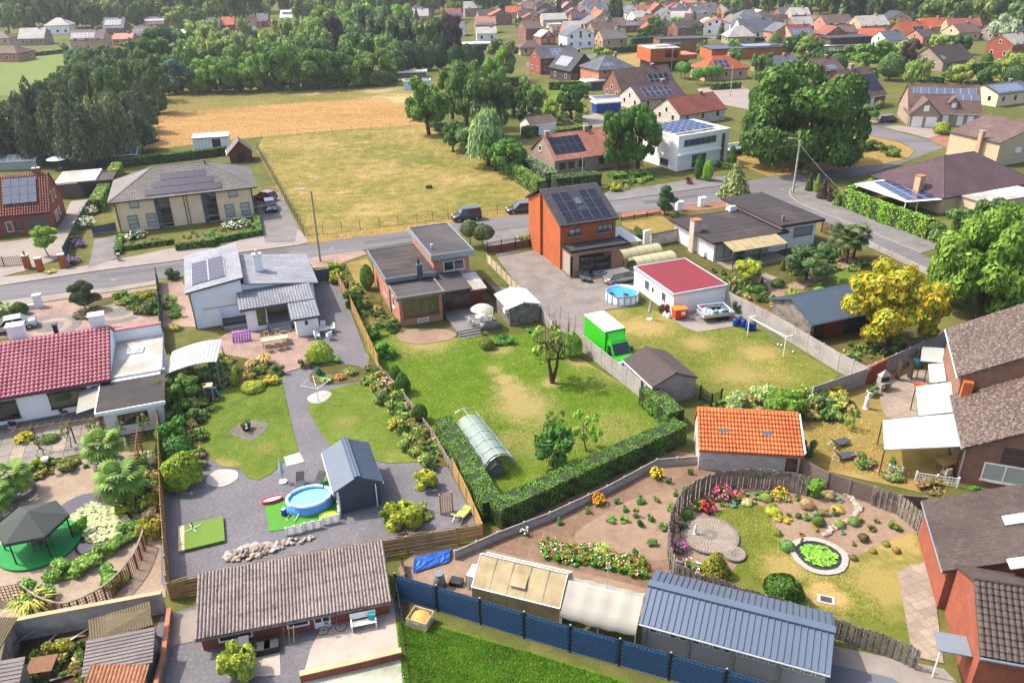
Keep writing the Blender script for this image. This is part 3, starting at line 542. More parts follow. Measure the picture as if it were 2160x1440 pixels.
sheet('vegetable_plot',[(985,1160),(1040,1120),(1380,968),(1430,950),(1560,985),(1480,1020),(1425,1080),(1412,1250),(1330,1300),(900,1260),(850,1190)],.0435,'m_soil')
sheet('vegetable_bed',smooth_poly([(1210,1140),(1280,1080),(1380,1040),(1440,1040),(1420,1100),(1405,1180),(1330,1170)],4),.0585,'m_soil_pale')
sheet('round_garden',[(1425,1080),(1470,1020),(1560,995),(1720,1015),(1850,1030),(1940,1100),(1960,1190),(1900,1360),(1700,1310),(1420,1220)],.0445,'m_soil_pale')
sheet('lawn',smooth_poly([(1505,1095),(1530,1072),(1612,1068),(1630,1110),(1660,1150),(1740,1185),(1790,1180),(1925,1125),(1960,1160),(1950,1300),(1930,1390),(1760,1320),(1640,1275),(1540,1225),(1555,1190),(1560,1150),(1530,1110)],4),.0595,'m_lawn_round')
sheet('lawn',[(835,1310),(870,1300),(1120,1375),(1400,1460),(1400,1520),(830,1520)],.0465,'m_lawn_lush')
sheet('back_garden',[(1480,900),(1500,850),(1700,830),(1830,790),(1960,760),(2010,1000),(1990,1050),(1880,1025),(1700,985),(1600,960)],.0405,'m_lawn_dry')
sheet('patio',smooth_poly([(1860,820),(1900,795),(1990,780),(2000,880),(1960,890),(1870,880)],3),.0605,'slab_beige')
sheet('yard',[(340,1300),(440,1270),(850,1270),(850,1520),(200,1520),(300,1400)],.0385,'m_gravel_light')
sheet('yard_slab',[(690,1300),(830,1262),(842,1380),(640,1425),(655,1370)],.0615,'stained_concrete');sheet('yard_slab',[(540,1370),(590,1358),(592,1425),(480,1430),(505,1385)],.0625,'stained_concrete');sheet('yard_slab',[(355,1300),(418,1285),(424,1350),(350,1365)],.0635,'concrete_slab')
sheet('old_foundation',[(640,1440),(845,1390),(870,1520),(640,1520)],.0645,M('pale_green_concrete','#9aa08c',var=.14,scale=.6,c2='#7d7a6a',lo=.52,hi=.66))
sheet('yard',[(-80,1330),(330,1260),(350,1300),(330,1520),(-120,1520)],.0375,'m_mulch')
sheet('path',[(1690,1440),(1745,1360),(1990,1410),(2100,1520),(1700,1520)],.0395,'concrete_slab');sheet('path',[(1748,1400),(1880,1430),(1990,1500),(1740,1520)],.0655,'asphalt_dark')
sheet('greenhouse_yard',[(840,1200),(880,1160),(990,1150),(1400,1250),(1400,1330),(850,1230)],.0675,'m_soil_pale')
sheet('patio',[(1892,1205),(1962,1180),(1990,1400),(1925,1385)],.0685,'slab_beige')
sheet('dry_lot',[(1280,122),(1375,108),(1376,142),(1310,158)],.06,'m_verge');sheet('forecourt',[(1470,188),(1560,180),(1600,200),(1580,232),(1490,215)],.061,'concrete_pale');sheet('forecourt',[(1780,244),(1900,266),(2010,276),(1960,292),(1850,266),(1775,256)],.062,'concrete_pale')
sheet('village_lane',[(1110,132),(1180,125),(1290,108),(1400,90),(1500,78),(1620,70),(1622,76),(1500,86),(1400,99),(1290,118),(1180,136),(1112,144)],.063,'asphalt');sheet('village_lane',[(1640,170),(1760,262),(1790,258),(1670,160),(1610,128),(1595,132)],.064,'asphalt');sheet('village_lawn',[(2000,158),(2165,150),(2165,190),(2040,190)],.065,'m_lawn_dry');sheet('village_lawn',[(1010,188),(1110,182),(1240,196),(1230,215),(1130,215),(1030,205)],.066,'m_lawn_mid');sheet('garden_gravel',[(1215,248),(1260,240),(1300,262),(1240,272)],.067,'concrete_pale')
for i,(u,v,w,d) in enumerate(((300,572,5,1.6),(560,535,3,2.2),(860,500,6,1.2),(1220,448,4,2.0),(1420,420,5,1.4),(1780,485,2,3.5))):p=P(u,v);e=Vector((math.cos(G),math.sin(G),0));n=Vector((-e.y,e.x,0));sheet('road_patch',[p-e*w-n*d/2,p+e*w-n*d/2,p+e*w*.9+n*d/2,p-e*w+n*d/2],.034,'asphalt_patch' if 'asphalt_patch' in MATS else M('asphalt_patch','#4b4a4c',var=.14,scale=1))
for u,v in ((240,590),(700,525),(1180,452),(1650,400)):o=MB().lathe([(.38,.036),(.34,.045),(0,.045)],16).build('manhole_cover','dark_concrete');o.location=P(u,v);o['kind']='structure'
# ------------------------------------------------------------------ houses of the street
PT=dict(cp=.34,rp=.45,amp=.13,lift=.1)             # pantiles
def pipe(par,x,y,z0,z1,mat='grey_metal',r=.05):return cyl('downpipe',par,(x,y,z0),(x,y,z1),r,mat,n=8)

# white modern house with butterfly slopes
b=house('white_house','white rendered house with opposed grey roof slopes and a tall white chimney',(398,619,4.1),5.2,11.0,4.2,'monox',.75,.35,.35,'cool_white','tile_greyblue',fascia='anthracite',tiles=dict(cp=.33,rp=.4,amp=.02,lift=.02,sub=2))
HW=b;r=b.o
solar(r,b.pl['f'],.75,1.6,2,6,1.75,1.08,'solar_plum','solar_frame')
win(b,'f',1.1,2.2,3.3,1.5,'white_paint','shutter_white',fw=.1);door(b,'f',1.2,.05,1.4,1.9,'white_paint');bx('door_leaf',r,2.62,-.7,.05,2.68,-.02,1.9,'cool_white')
w=MB().add([(5.2,.3,0),(12.6,.3,0),(12.6,.3,3.2),(5.2,.3,4.2)],[(0,1,2,3)]).add([(12.6,.3,0),(12.6,9.2,0),(12.6,9.2,3.2),(12.6,.3,3.2)],[(0,1,2,3)]).add([(12.6,9.2,0),(5.2,9.2,0),(5.2,9.2,4.2),(12.6,9.2,3.2)],[(0,1,2,3)]);w.build('wall','cool_white',r)
pl=roof_slab(r,[(5.5,-.1,4.32),(13.1,-.1,3.25),(13.1,9.4,3.25),(5.5,9.4,4.32)],'tile_greyblue',.14,dict(cp=.45,rp=.45,amp=.0,lift=.02,sub=1))
bx('chimney',r,6.9,3.6,3.5,7.8,4.4,5.9,'white_render');bx('chimney_cap',r,6.85,3.55,5.902,7.85,4.45,6.0,'concrete');cyl('chimney_pot',r,(7.35,4,6.0),(7.35,4,6.5),.14,'galvanised')
pl=roof_slab(r,[(4.6,-3.3,2.75),(12.2,-3.3,2.75),(12.2,.5,3.45),(4.6,.5,3.45)],'tile_greyblue',.12,dict(cp=.3,rp=.36,amp=.06,lift=.05));cyl('gutter',r,(4.6,-3.38,2.62),(12.2,-3.38,2.62),.07,'anthracite')
MB().box(5.1,-2.95,0,7.0,.3,2.74).box(7.0,-2.9,0,7.6,.3,.6).box(9.3,-2.9,0,12.1,.3,.6).box(11.95,-2.9,.6,12.15,.3,2.74).box(9.45,-2.95,.6,9.7,.3,2.6).build('extension_wall','white_render',r)
bx('terrace',r,7.0,-3.4,.02,9.5,.3,.7,'grey_metal');bx('room_back',r,7.0,-.2,.7,9.5,.1,2.7,'beige_render')
for i in range(3):bx('step',r,7.3,-3.4-.32*(i+1),.02,9.4,-3.4-.32*i,.7-.18*(i+1),'grey_metal')
c=Bd();c.o=r;c.W,c.D=12,3
o=win(c,'f',6.1,.5,1.1,2.1,'white_paint','glass_green',sill=None,d0=2.97)
bx('railing',r,7.05,-3.3,.9,7.1,-1.6,1.4,'white_paint');bx('terrace_step',r,.9+1.9,-1.3,.02,5.1,-.01,.75,'anthracite');bx('terrace_step',r,2.8,-1.75,.02,5.1,-1.31,.38,'grey_metal')
MB().box(9.75,-6.2,0,12.0,-2.97,2.05).add([(9.75,-6.2,2.05),(12,-6.2,2.05),(12,-2.97,2.6),(9.75,-2.97,2.6),(9.75,-2.97,2.05),(12,-2.97,2.05)],[(0,3,4),(1,5,2)]).build('annex_wall','white_paint',r)
roof_slab(r,[(9.4,-6.5,2.15),(12.25,-6.5,2.15),(12.25,-3.0,2.72),(9.4,-3.0,2.72)],'tile_greyblue',.1,dict(cp=.3,rp=.36,amp=.06,lift=.05));cyl('gutter',r,(9.4,-6.56,2.05),(12.25,-6.56,2.05),.06,'anthracite')
o=bx('door',r,10.5,-6.27,.05,11.4,-6.203,1.9,'shutter_white');bx('pane',r,10.65,-6.3,1.3,10.95,-6.275,1.75,'glass')
pipe(r,.05,-.08,0,4.1,'anthracite')

# white bungalow with red pantiles
b=house('white_bungalow','long white bungalow with crimson pantile roof and two white chimneys',P(232,796,3.0)+Vector((-16*math.cos(G),-16*math.sin(G),0)),16,9.5,3.0,'gx',2.1,.45,.1,'white_render','tile_red',fascia='anthracite',tiles=PT,rf=.62);r=b.o;HB=b
q=local(b,(145,868));
win(b,'f',11.0,1.0,3.0,1.35,'wood_dark','glass_green',2,sill='anthracite',box='wood_dark');win(b,'f',7.0,.8,1.6,1.5,'wood_dark','glass',1,sill='anthracite',box='wood_dark');win(b,'f',14.4,.9,1.5,1.35,'wood_dark','shutter_taupe',1,sill='anthracite',box='wood_dark')
bx('plinth',r,0,-.04,0,16,-.004,.35,'dark_concrete');chimney(b,15.1,6.6,3.6,6.3,1.2,.9,'white_render','white_paint',0);chimney(b,8.5,7.0,4.6,6.3,1.3,.9,'white_render','white_paint',0);chimney(b,11.4,7.6,4.3,5.5,.35,.35,'black_metal','black_metal',0)
MB().box(16.02,-.4,0,20.0,7.6,2.75).build('wall','white_render',r);bx('roof',r,16.05,.2,2.752,20.1,7.6,2.9,'bitumen_pale');bx('parapet',r,16.05,7.6,2.5,20.1,7.85,4.0,'white_render');bx('parapet_tiles',r,15.95,7.5,4.003,20.2,7.98,4.12,'tile_red')
bx('fascia',r,20.1,0,2.55,20.2,7.9,2.98,'zinc');bx('skylight_frame',r,17.1,4.2,2.9,18.5,5.4,3.05,'white_paint');MB().lathe([(.55,0),(.45,.16),(.2,.25),(0,.27)],12,17.8,4.8).build('skylight_dome','lamp_glass',r,True).location=(0,0,3.05)
MB().box(15.6,-5.0,0,20.0,-.42,2.5).build('wall','white_render',r);bx('roof',r,15.2,-5.4,2.51,20.4,.0,2.66,'bitumen_worn');bx('parapet_edge',r,15.2,.0,2.5,20.4,.22,2.95,'bitumen_pale');bx('fascia',r,15.15,-5.5,2.4,20.45,-5.41,2.69,'white_paint');bx('fascia',r,15.1,-5.4,2.4,15.19,.2,2.69,'white_paint')
bx('annex_window',r,16.6,-5.06,.9,18.9,-5.005,1.9,'wood_dark');bx('pane',r,16.7,-5.09,.98,18.8,-5.065,1.82,'glass')
for i in range(12):bx('awning_slat',r,13.4,-3.3+i*.29,2.02+.03*i,15.4,-3.3+i*.29+.27,2.06+.03*i,'tarp_cream',(0,-.18,0))

# brick house with three flat roofs
b=house('flat_roof_house','red brick house of stepped flat roof blocks with large corner window',(846,690),4.6,4.2,3.35,'flat',wall='brick_pink',tile='bitumen',fascia='dark_concrete',oh=.28,rim=.08,seams=3);r=b.o;HF=b
win(b,'f',.35,.95,3.9,2.1,'wood_brown','glass_green',4,sill='wood_brown',fw=.12);win(b,'f',1.8,.2,1.25,.42,'white_paint','glass_curtain',sill=None)
MB().box(-.05,4.2,0,5.2,13.2,3.75).build('wall','brick_pink',r);bx('roof',r,-.4,3.9,3.76,5.15,13.5,3.99,'bitumen_worn')
for i in range(6):bx('roofing_seam',r,-.2,5.0+i*1.3,3.99,5.1,5.1+i*1.3,4.005,'bitumen_worn')
for (x0,y0,x1,y1) in ((-.5,3.8,5.16,3.9),(-.5,3.9,-.4,13.6),(-.4,13.5,5.16,13.6)):bx('fascia',r,x0,y0,3.6,x1,y1,4.07,'zinc')
MB().box(5.2,5.0,0,9.3,14.4,5.3).build('wall','brick_pink',r);bx('roof',r,4.95,4.6,5.32,9.65,14.7,5.6,'bitumen')
for (x0,y0,x1,y1) in ((4.85,4.5,9.75,4.6),(4.85,4.6,4.95,14.8),(9.65,4.6,9.75,14.8),(4.95,14.7,9.65,14.8)):bx('fascia',r,x0,y0,5.05,x1,y1,5.7,'grey_metal')
c.o=r;c.D=5;c.W=9.3;win(c,'f',6.3,3.45,2.4,1.15,'white_paint','glass',2,sill='concrete',d0=-4.99,box='shutter_grey')
MB().box(4.65,1.0,0,8.2,4.95,2.85).build('wall','wood_red',r);roof_slab(r,[(4.75,.5,2.95),(8.0,.5,2.95),(8.0,4.95,3.35),(4.75,4.95,3.35)],'bitumen',.14);roof_slab(r,[(8.05,.8,2.55),(9.9,.8,2.55),(9.9,4.9,2.95),(8.05,4.9,2.95)],'bitumen_pale',.12);MB().box(8.25,1.2,0,9.6,4.9,2.4).build('wall','wood_red',r)
c.D=3;win(c,'f',4.85,.6,3.1,1.9,'wood_red','glass',3,sill=None,d0=-.98,fw=.14)
bx('chimney',r,3.0,3.7,3.4,3.6,4.3,5.1,'slate_dark');cyl('chimney_pot',r,(3.3,4,5.1),(3.3,4,5.7),.1,'black_metal');bx('chimney',r,5.35,6.5,4.0,5.75,6.9,5.6,'slate_dark');cyl('chimney_pot',r,(5.55,6.7,5.6),(5.55,6.7,6.2),.16,'galvanised')
win(b,'l',1.0,1.2,.9,1.3,'white_paint','glass');o=win(b,'l',-3.5,1.0,1.6,1.7,'white_paint','shutter_white')
pipe(r,-.1,4.25,0,3.6);pipe(r,-.1,13.0,0,3.6)
bx('patio_deck',r,4.9,-4.1,0,9.6,1.0,.42,'block_grey');
for i in range(3):bx('step',r,5.0,-4.1-.35*(i+1),0,7.3,-4.1-.35*i,.42-.13*(i+1)+.02,'block_grey')

# tall orange brick house with black tiled roof
b=house('orange_brick_house','tall orange brick house with black tiled roof covered in solar panels',(1181,569),7.4,5.6,5.75,'mono',2.4,.45,.25,'brick_orange','tile_black',tiles=dict(cp=.3,rp=.36,amp=.05,lift=.045),fascia='anthracite');r=b.o;HO=b;pl=b.pl['f']
w=MB().add([(-.3,5.58,0),(-.3,9.5,0),(-.3,9.5,6.6),(-.3,5.58,8.2)],[(0,1,2,3)]).add([(7.7,9.5,0),(7.7,5.58,0),(7.7,5.58,8.2),(7.7,9.5,6.6)],[(0,1,2,3)]).add([(7.7,9.5,0),(-.3,9.5,0),(-.3,9.5,6.6),(7.7,9.5,6.6)],[(0,1,2,3)]).add([(-.3,5.58,0),(7.7,5.58,0),(7.7,5.58,8.2),(-.3,5.58,8.2)],[(0,1,2,3)]);w.build('wall','brick_orange',r)
roof_slab(r,[(8.0,10.0,6.45),(-.6,10.0,6.45),(-.6,6.02,8.42),(8.0,6.02,8.42)],'tile_black',.14,dict(cp=.3,rp=.36,amp=.05,lift=.045))
solar(r,pl,.95,.45,5,1,1.2,1.8,'solar','solar_frame_dark');solar(r,pl,.95,2.3,2,2,1.2,1.8);solar(r,pl,4.62,2.3,2,2,1.2,1.8);skylight(b,pl,3.95,3.9,.85,1.2)
win(b,'f',1.1,4.05,1.7,.95,'black_metal','glass_blue',2);win(b,'f',4.9,4.0,2.1,1.0,'black_metal','glass_blue',3)
MB().box(.25,-2.7,0,7.75,-.003,3.1).build('extension_wall','brick_mixed',r);bx('roof',r,.1,-2.85,3.11,7.9,-.01,3.2,'bitumen_dark')
for (x0,y0,x1,y1) in ((.05,-2.95,7.95,-2.75),(.05,-2.75,.25,-.02),(7.75,-2.75,7.95,-.02)):bx('fascia',r,x0,y0,3.06,x1,y1,3.36,'black_metal')
c.o=r;c.D=3;c.W=7.75;win(c,'f',1.3,.1,4.2,2.5,'black_metal','glass',2,sill=None,d0=2.71,fw=.1);c.W=7.5;bx('corner_window',r,.2,-2.5,.15,.245,-.6,2.5,'shutter_taupe');bx('corner_post',r,.2,-2.75,.1,.45,-2.52,2.6,'black_metal')
for i in range(2):bx('step',r,3.0,-2.76-.5*(i+1),.02,6.0,-2.76-.5*i,.36-.17*i,'grey_metal')
roof_slab(r,[(7.9,-.6,2.5),(11.2,-.2,2.2),(11.0,5.2,2.4),(7.9,5.0,2.9)],'metal_pale',.1);cyl('carport_post',r,(10.9,0,0),(10.9,0,2.15),.06,'black_metal');cyl('carport_post',r,(10.8,5,0),(10.8,5,2.25),.06,'black_metal')

# white bungalow with dark flat roofs, corner of the side street
b=house('flat_bungalow','white bungalow under two dark flat roofs with stone chimney and yellow awning',(1503,553),10.0,9.2,2.75,'flat',wall='white_render',tile='bitumen_worn',fascia='wood_dark',oh=.55,rim=.04,seams=6);r=b.o;HG=b
MB().box(10.05,.3,0,15.4,12.4,3.3).build('wall','white_render',r);bx('roof',r,9.5,-.3,3.32,16.0,12.9,3.55,'bitumen_worn')
for (x0,y0,x1,y1) in ((9.4,-.4,16.1,-.3),(9.4,-.3,9.5,13.0),(16.0,-.3,16.1,13.0)):bx('fascia',r,x0,y0,3.25,x1,y1,3.6,'wood_dark')
for i in range(8):bx('roofing_seam',r,9.6,1.0+i*1.4,3.55,15.9,1.1+i*1.4,3.565,'bitumen_worn')
chimney(b,-.1,4.2,0,4.2,1.1,1.0,'pale_stone','brick_dust',0);bx('air_conditioner',r,8.3,9.0,2.8,9.2,9.4,3.5,'white_plastic');bx('air_conditioner',r,-.45,1.4,.25,-.02,2.2,.9,'white_plastic')
win(b,'l',7.4,.2,1.5,1.9,'white_paint','shutter_white');win(b,'f',.3,.3,2.4,1.9,'wood_dark','glass_curtain',2,sill=None)
c.o=r;c.W=14.2;c.D=9;win(c,'f',12.0,1.5,2.9,1.2,'anthracite','shutter_grey',d0=-.3);bx('vent',r,10.6,1.0,3.6,10.9,1.3,4.2,'dark_concrete')
rp=[(.8,-3.0,2.05),(8.6,-3.0,2.05),(8.8,.3,2.75),(.6,.3,2.75)]
for i in range(8):
    x0,x1=.8+i*.98,.8+(i+1)*.98-.06;roof_slab(r,[(x0,-3.0,2.25),(x1,-3.0,2.25),(x1,-.56,2.72),(x0,-.56,2.72)],'poly_tan',.05,name='awning_panel')
for x in (.9,4.6,8.5):cyl('awning_post',r,(x,-2.9,0),(x,-2.9,2.2),.07,'wood_dark')
bx('terrace',r,.3,-3.2,0,9.0,-.01,.12,'slab_beige');bx('stone_wall',r,3.0,-.2,.12,8.0,-.02,1.7,'stone_wall')

# red felt roof garden house
b=house('white_garden_house','white rendered outbuilding with flat crimson felt roof behind the trailer',(1418,665),6.6,8.6,2.45,'flat',wall='white_render',tile='felt_red',fascia='galvanised',oh=.1,rim=.05,seams=0,cat='outbuilding');r=b.o
for i in range(22):bx('felt_strip',r,.05,.15+i*.385,2.455,6.55,.15+i*.385+.34,2.475+.006*(i % 2),'felt_red')
win(b,'l',2.6,.9,.8,.9,'anthracite','glass_blue');win(b,'l',6.3,1.0,.7,.8,'anthracite','glass_blue')
# arched carports
for k,(u,v,lab) in enumerate(((1306,540,'arched polycarbonate carport roof beside the brick extension'),(1334,557,'lower arched polycarbonate carport touching the red roofed outbuilding'))):
    t=thing('arched_carport',lab,'carport',P(u,v,2.0)*1,R(22),'arched carports');t.location.z=0
    W_,L_=2.2,5.4
    for i in range(5):
        x0,x1=i*L_/5,(i+1)*L_/5-.03;m=MB();n=8
        for j in range(n):
            a0,a1=math.pi*j/n,math.pi*(j+1)/n
            f=lambda a,x:(x,-W_/2*math.cos(a)*1,2.0+.75*math.sin(a));m.add([f(a0,x0),f(a0,x1),f(a1,x1),f(a1,x0)],[(0,1,2,3)])
        m.build('roof_panel','poly_roof',t,True)
    for i in range(6):MB().tube([(i*L_/5,-W_/2*math.cos(math.pi*j/10),2.01+.76*math.sin(math.pi*j/10)) for j in range(11)],.025,5).build('hoop','grey_metal',t)
    for x in (0,L_):
        for y in (-W_/2,W_/2):cyl('post',t,(x,y,0),(x,y,2.0),.05,'wood_dark')
# garage between the concrete walls
b=house('concrete_garage','small concrete panel garage with dark shingle gable roof behind the green truck',Vector((11.9,58.5,0)),4.2,5.2,1.95,'gy',.85,.15,.1,'concrete_panel','felt_dark',cat='garage',rot=20,tiles=dict(cp=.3,rp=.3,amp=0,lift=.015,sub=1),fascia='white_paint',ridge=True)
for i in range(5):bx('panel_joint',b.o,0,-.012,.36*(i+1)-.01,4.2,-.002,.36*(i+1)+.01,'dark_concrete')
# blue garden shed
b=house('blue_garden_shed','dark blue timber shed with grey corrugated gable roof beside the paddling pool',(717,1085),3.0,5.0,2.05,'gy',.75,.25,.15,'slate_dark','metal_slate',cat='shed',tiles=dict(cp=.25,rp=9,amp=.045,lift=.0),fascia='white_paint')
for i in range(11):bx('board',b.o,-.012,-.03,.17*i+.01,3.012,-.003,.17*i+.15,'slate_dark')
bx('ridge_capping',b.o,1.25,-.16,2.94,1.75,5.16,3.0,'metal_slate');pipe(b.o,2.7,-.1,0,2.0,'white_paint',.04);bx('corner_trim',b.o,-.03,-.04,0,.12,-.031,2.05,'white_paint')
# orange tiled shed
b=house('orange_tiled_shed','pale block shed with bright orange pantile roof and two small roof lights',(1472,990),7.3,4.2,1.95,'gx',1.45,.3,.12,'block_wall','tile_orange',cat='shed',rot=-8,tiles=dict(cp=.25,rp=.38,amp=.09,lift=.09),rf=.75,fascia='brick_dust');r=b.o;pl=b.pl['f']
for a in (1.9,5.1):skylight(b,pl,a,1.75,.75,.45,'dark_concrete','glass_blue',.06)
bx('verge_board',r,7.42,-.35,1.75,7.52,3.2,2.0,'white_paint',(.39,0,0)).location=(7.5,1.42,2.75);win(b,'f',6.3,.3,.8,1.2,'wood_dark','glass',sill=None);bx('block',r,.3,-.02,.4,2.3,-.003,1.0,'old_block')
# grey metal shed beside the concrete wall, under the yellow tree
b=house('open_timber_shed','open timber shed with blue grey standing seam roof under the yellow tree',(1705,722),9.0,6.0,2.2,'gx',1.25,.4,.3,'wood_grey','metal_slate',cat='shed',rot=20,fascia='zinc',ridge=False);r=b.o
for k2 in ('f','b'):
    pl=b.pl[k2]
    for i in range(20):a=.2+i*.47;m=bx('seam',r,0,0,0,.05,pl.l,.05,'metal_slate');m.location=pl.at(a,pl.l/2,.03);m.rotation_euler=pl.eul()
for i in range(8):bx('board',r,-.02,.2+i*.0,.25*i+.02,-.003,5.8,.25*i+.23,'wood_grey')
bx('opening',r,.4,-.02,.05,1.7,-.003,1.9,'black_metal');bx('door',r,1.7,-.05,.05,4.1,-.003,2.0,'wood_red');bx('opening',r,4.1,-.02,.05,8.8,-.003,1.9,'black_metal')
for i in range(10):bx('lattice',r,4.2+i*.25,-.06,.9,4.24+i*.25,-.03,1.9,'slate_dark')
# long corrugated shed
b=house('corrugated_brick_shed','long low brick shed with weathered grey corrugated roof in the near yard',(430,1372),10.6,3.6,1.15,'mono',.95,.3,.25,'brick_red','fibre_cement',cat='shed',rot=13.7,tiles=dict(cp=.2,rp=1.2,amp=.12,lift=.03),fascia='fibre_cement');r=b.o
win(b,'f',.9,.4,1.9,.6,'white_paint','glass',sill=None,fw=.09);win(b,'f',4.7,.45,1.3,.6,'white_paint','glass',sill=None,fw=.09);o=door(b,'f',6.25,.02,.95,1.05,'shutter_white');bx('pane',o,.08,-.09,.5,.42,-.065,.98,'glass');bx('pane',o,.52,-.09,.5,.88,-.065,.98,'glass')
# greenhouse, tent and metal shed behind the blue fence
a=P(995,1237,1.45);t=thing('greenhouse','tan polycarbonate greenhouse with gable roof and one open vent','greenhouse',(a.x,a.y,0),R(-20));W_,D_=5.5,2.6
for i in range(5):
    x0,x1=i*W_/5+.02,(i+1)*W_/5-.02
    MB().slab([(x0,-.02,1.47),(x1,-.02,1.47),(x1,D_*.62,2.62),(x0,D_*.62,2.62)],.03).build('roof_panel','poly_tan',t);MB().slab([(x1,D_+.02,1.9),(x0,D_+.02,1.9),(x0,D_*.62,2.62),(x1,D_*.62,2.62)],.03).build('roof_panel','poly_tan',t)
    bx('wall_panel',t,x0,-.015,.05,x1,.015,1.42,'poly_tan');bx('wall_panel',t,x0,D_-.015,.05,x1,D_+.015,1.85,'poly_tan')
for i in range(6):x=i*W_/5;MB().tube([(x,0,0),(x,0,1.47),(x,D_*.62,2.65),(x,D_,1.9),(x,D_,0)],.03,5).build('rib','grey_metal' if 0<i<5 else 'white_metal',t)
for (y,z) in ((-.03,1.47),(D_*.62,2.67),(D_,1.92)):cyl('rail',t,(0,y,z),(W_,y,z),.035,'white_metal',n=6)
MB().slab([(2.25,.35,1.95),(3.25,.35,1.95),(3.25,1.1,2.3),(2.25,1.1,2.3)],.03).build('vent','poly_tan',t);MB().add([(W_,0,0),(W_,D_,0),(W_,D_,1.9),(W_,D_*.62,2.62),(W_,0,1.45)],[(0,1,2,3,4)]).build('end_panel','poly_tan',t);MB().add([(0,0,0),(0,D_,0),(0,D_,1.9),(0,D_*.62,2.62),(0,0,1.45)],[(4,3,2,1,0)]).build('end_panel','poly_tan',t)
a=P(1182,1292,1.5);t=thing('canvas_shelter','cream canvas shelter with sagging roof between greenhouse and metal shed','shelter',(a.x,a.y,0),R(-20));n=14;V=[]
for i in range(n+1):
    for j,(y,z) in enumerate(((-.03,1.25),(0,1.5),(.55,1.82),(1.1,2.14),(1.66,2.45),(2.1,2.2),(2.6,1.95))):
        sag=.09*math.sin(i/n*math.pi*4)**2*(0 if j in (1,4) else 1)+random.uniform(-.012,.012);V.append((i/n*4.4,y,z-sag-(.12*math.sin(i/n*math.pi) if j==0 else 0)))
obj('canvas',V,[(i*7+j,(i+1)*7+j,(i+1)*7+j+1,i*7+j+1) for i in range(n) for j in range(6)],'tarp_cream',t,True)
for x in (.05,2.2,4.35):
    for y,z in ((.05,1.45),(2.55,1.9)):cyl('post',t,(x,y,0),(x,y,z),.03,'white_metal',n=6)
cyl('ridge_pole',t,(0,1.66,2.42),(4.4,1.66,2.42),.03,'white_metal',n=6);cyl('mast',t,(2.3,1.7,0),(2.3,1.7,4.3),.02,'galvanised',n=6)
b=house('metal_roof_garage','long garage with blue grey standing seam roof and row of small windows',(1352,1362),9.7,3.9,2.0,'gx',.75,.3,.15,'shutter_grey','metal_blue',cat='garage',rot=-22,fascia='galvanised',ridge=False,rf=.52);r=b.o
for k2 in ('f','b'):
    pl=b.pl[k2]
    for i in range(29):q=bx('seam',r,0,0,0,.045,pl.l-.1,.06,'metal_blue');q.location=pl.at(.15+i*.34,pl.l/2,.035);q.rotation_euler=pl.eul()
bx('ridge_capping',r,-.2,1.78,2.86,9.9,2.28,2.95,'metal_blue')
for i in range(16):
    x=.4+i*.56+(i//4)*.12;q=bx('window',r,x,-.03,1.35,x+.42,-.003,1.7,'white_paint');bx('pane',r,x+.04,-.045,1.39,x+.38,-.032,1.66,'poly_tan' if i % 4 in (1,) or i>7 else 'glass')
for i in range(4):bx('post',r,.1+i*2.4,-.05,0,.28+i*2.4,-.003,1.98,'grey_metal')
# metal carport roof beside the white house
a=P(346,790,2.15);t=thing('arched_metal_shelter','curved pale metal shelter beside the white house','shelter',(a.x,a.y,0),R(12));n=15
for i in range(n):
    x0,x1=i*4.6/n+.01,(i+1)*4.6/n-.01;z=lambda x:2.15+.75*math.sin(max(0,min(1,x/4.6))*math.pi*.62);MB().slab([(x0,0,z(x0)),(x1,0,z(x1)),(x1,4.6,z(x1)),(x0,4.6,z(x0))],.04).build('roof_sheet','metal_pale',t)
    cyl('seam',t,(x1,0,z(x1)+.02),(x1,4.6,z(x1)+.02),.02,'grey_metal',n=5)
for x in (.05,4.5):
    for y in (.1,4.5):cyl('post',t,(x,y,0),(x,y,2.12),.05,'grey_metal',n=6)
# small pale garden shed on the patio
b=house('grey_garden_shed','small grey timber shed with white gable roof at the edge of the brick patio',(1075,688),3.3,4.0,2.0,'gy',.42,.15,.1,'wood_grey','white_metal',cat='shed',rot=20,fascia='white_paint')
for i in range(15):bx('board',b.o,.22*i+.01,-.03,.05,.22*i+.2,-.003,2.05,'wood_grey')
bx('vent_box',b.o,-.35,.4,1.3,-.01,1.0,1.8,'white_plastic')
# ------------------------------------------------------------------ across the street
b=house('duplex_house','wide cream semi-detached house with grey hip roof and three rows of solar panels',(255,491),18.6,11.5,4.75,'hip',2.6,.7,wall='cream_render',tile='tile_grey',hip=5.6,tiles=dict(cp=.33,rp=.42,amp=.02,lift=.05,sub=2),fascia='anthracite');r=b.o;pl=b.pl['f']
solar(r,pl,4.9,.55,10,1,1.02,1.5,'solar_plum','solar_frame_dark');solar(r,pl,6.0,2.15,8,1,1.02,1.5,'solar_plum');solar(r,pl,7.1,3.75,6,1,1.02,1.5,'solar_plum')
for x in (1.3,3.7):win(b,'f',x,.4,1.3,1.9,'anthracite','glass_curtain',1,3)
for x in (14.4,16.6):win(b,'f',x,.4,1.3,1.9,'anthracite','glass_curtain',1,3)
win(b,'f',1.9,3.35,1.3,1.1,'anthracite','glass_curtain');win(b,'f',15.2,3.35,1.3,1.1,'anthracite','glass_curtain')
for x in (5.7,12.0):win(b,'f',x,.1,1.5,4.4,'slate_dark','glass',1,5,sill=None,fw=.1);bx('pier',r,x-.55,-.09,.0,x-.02,-.004,4.6,'slate_dark')
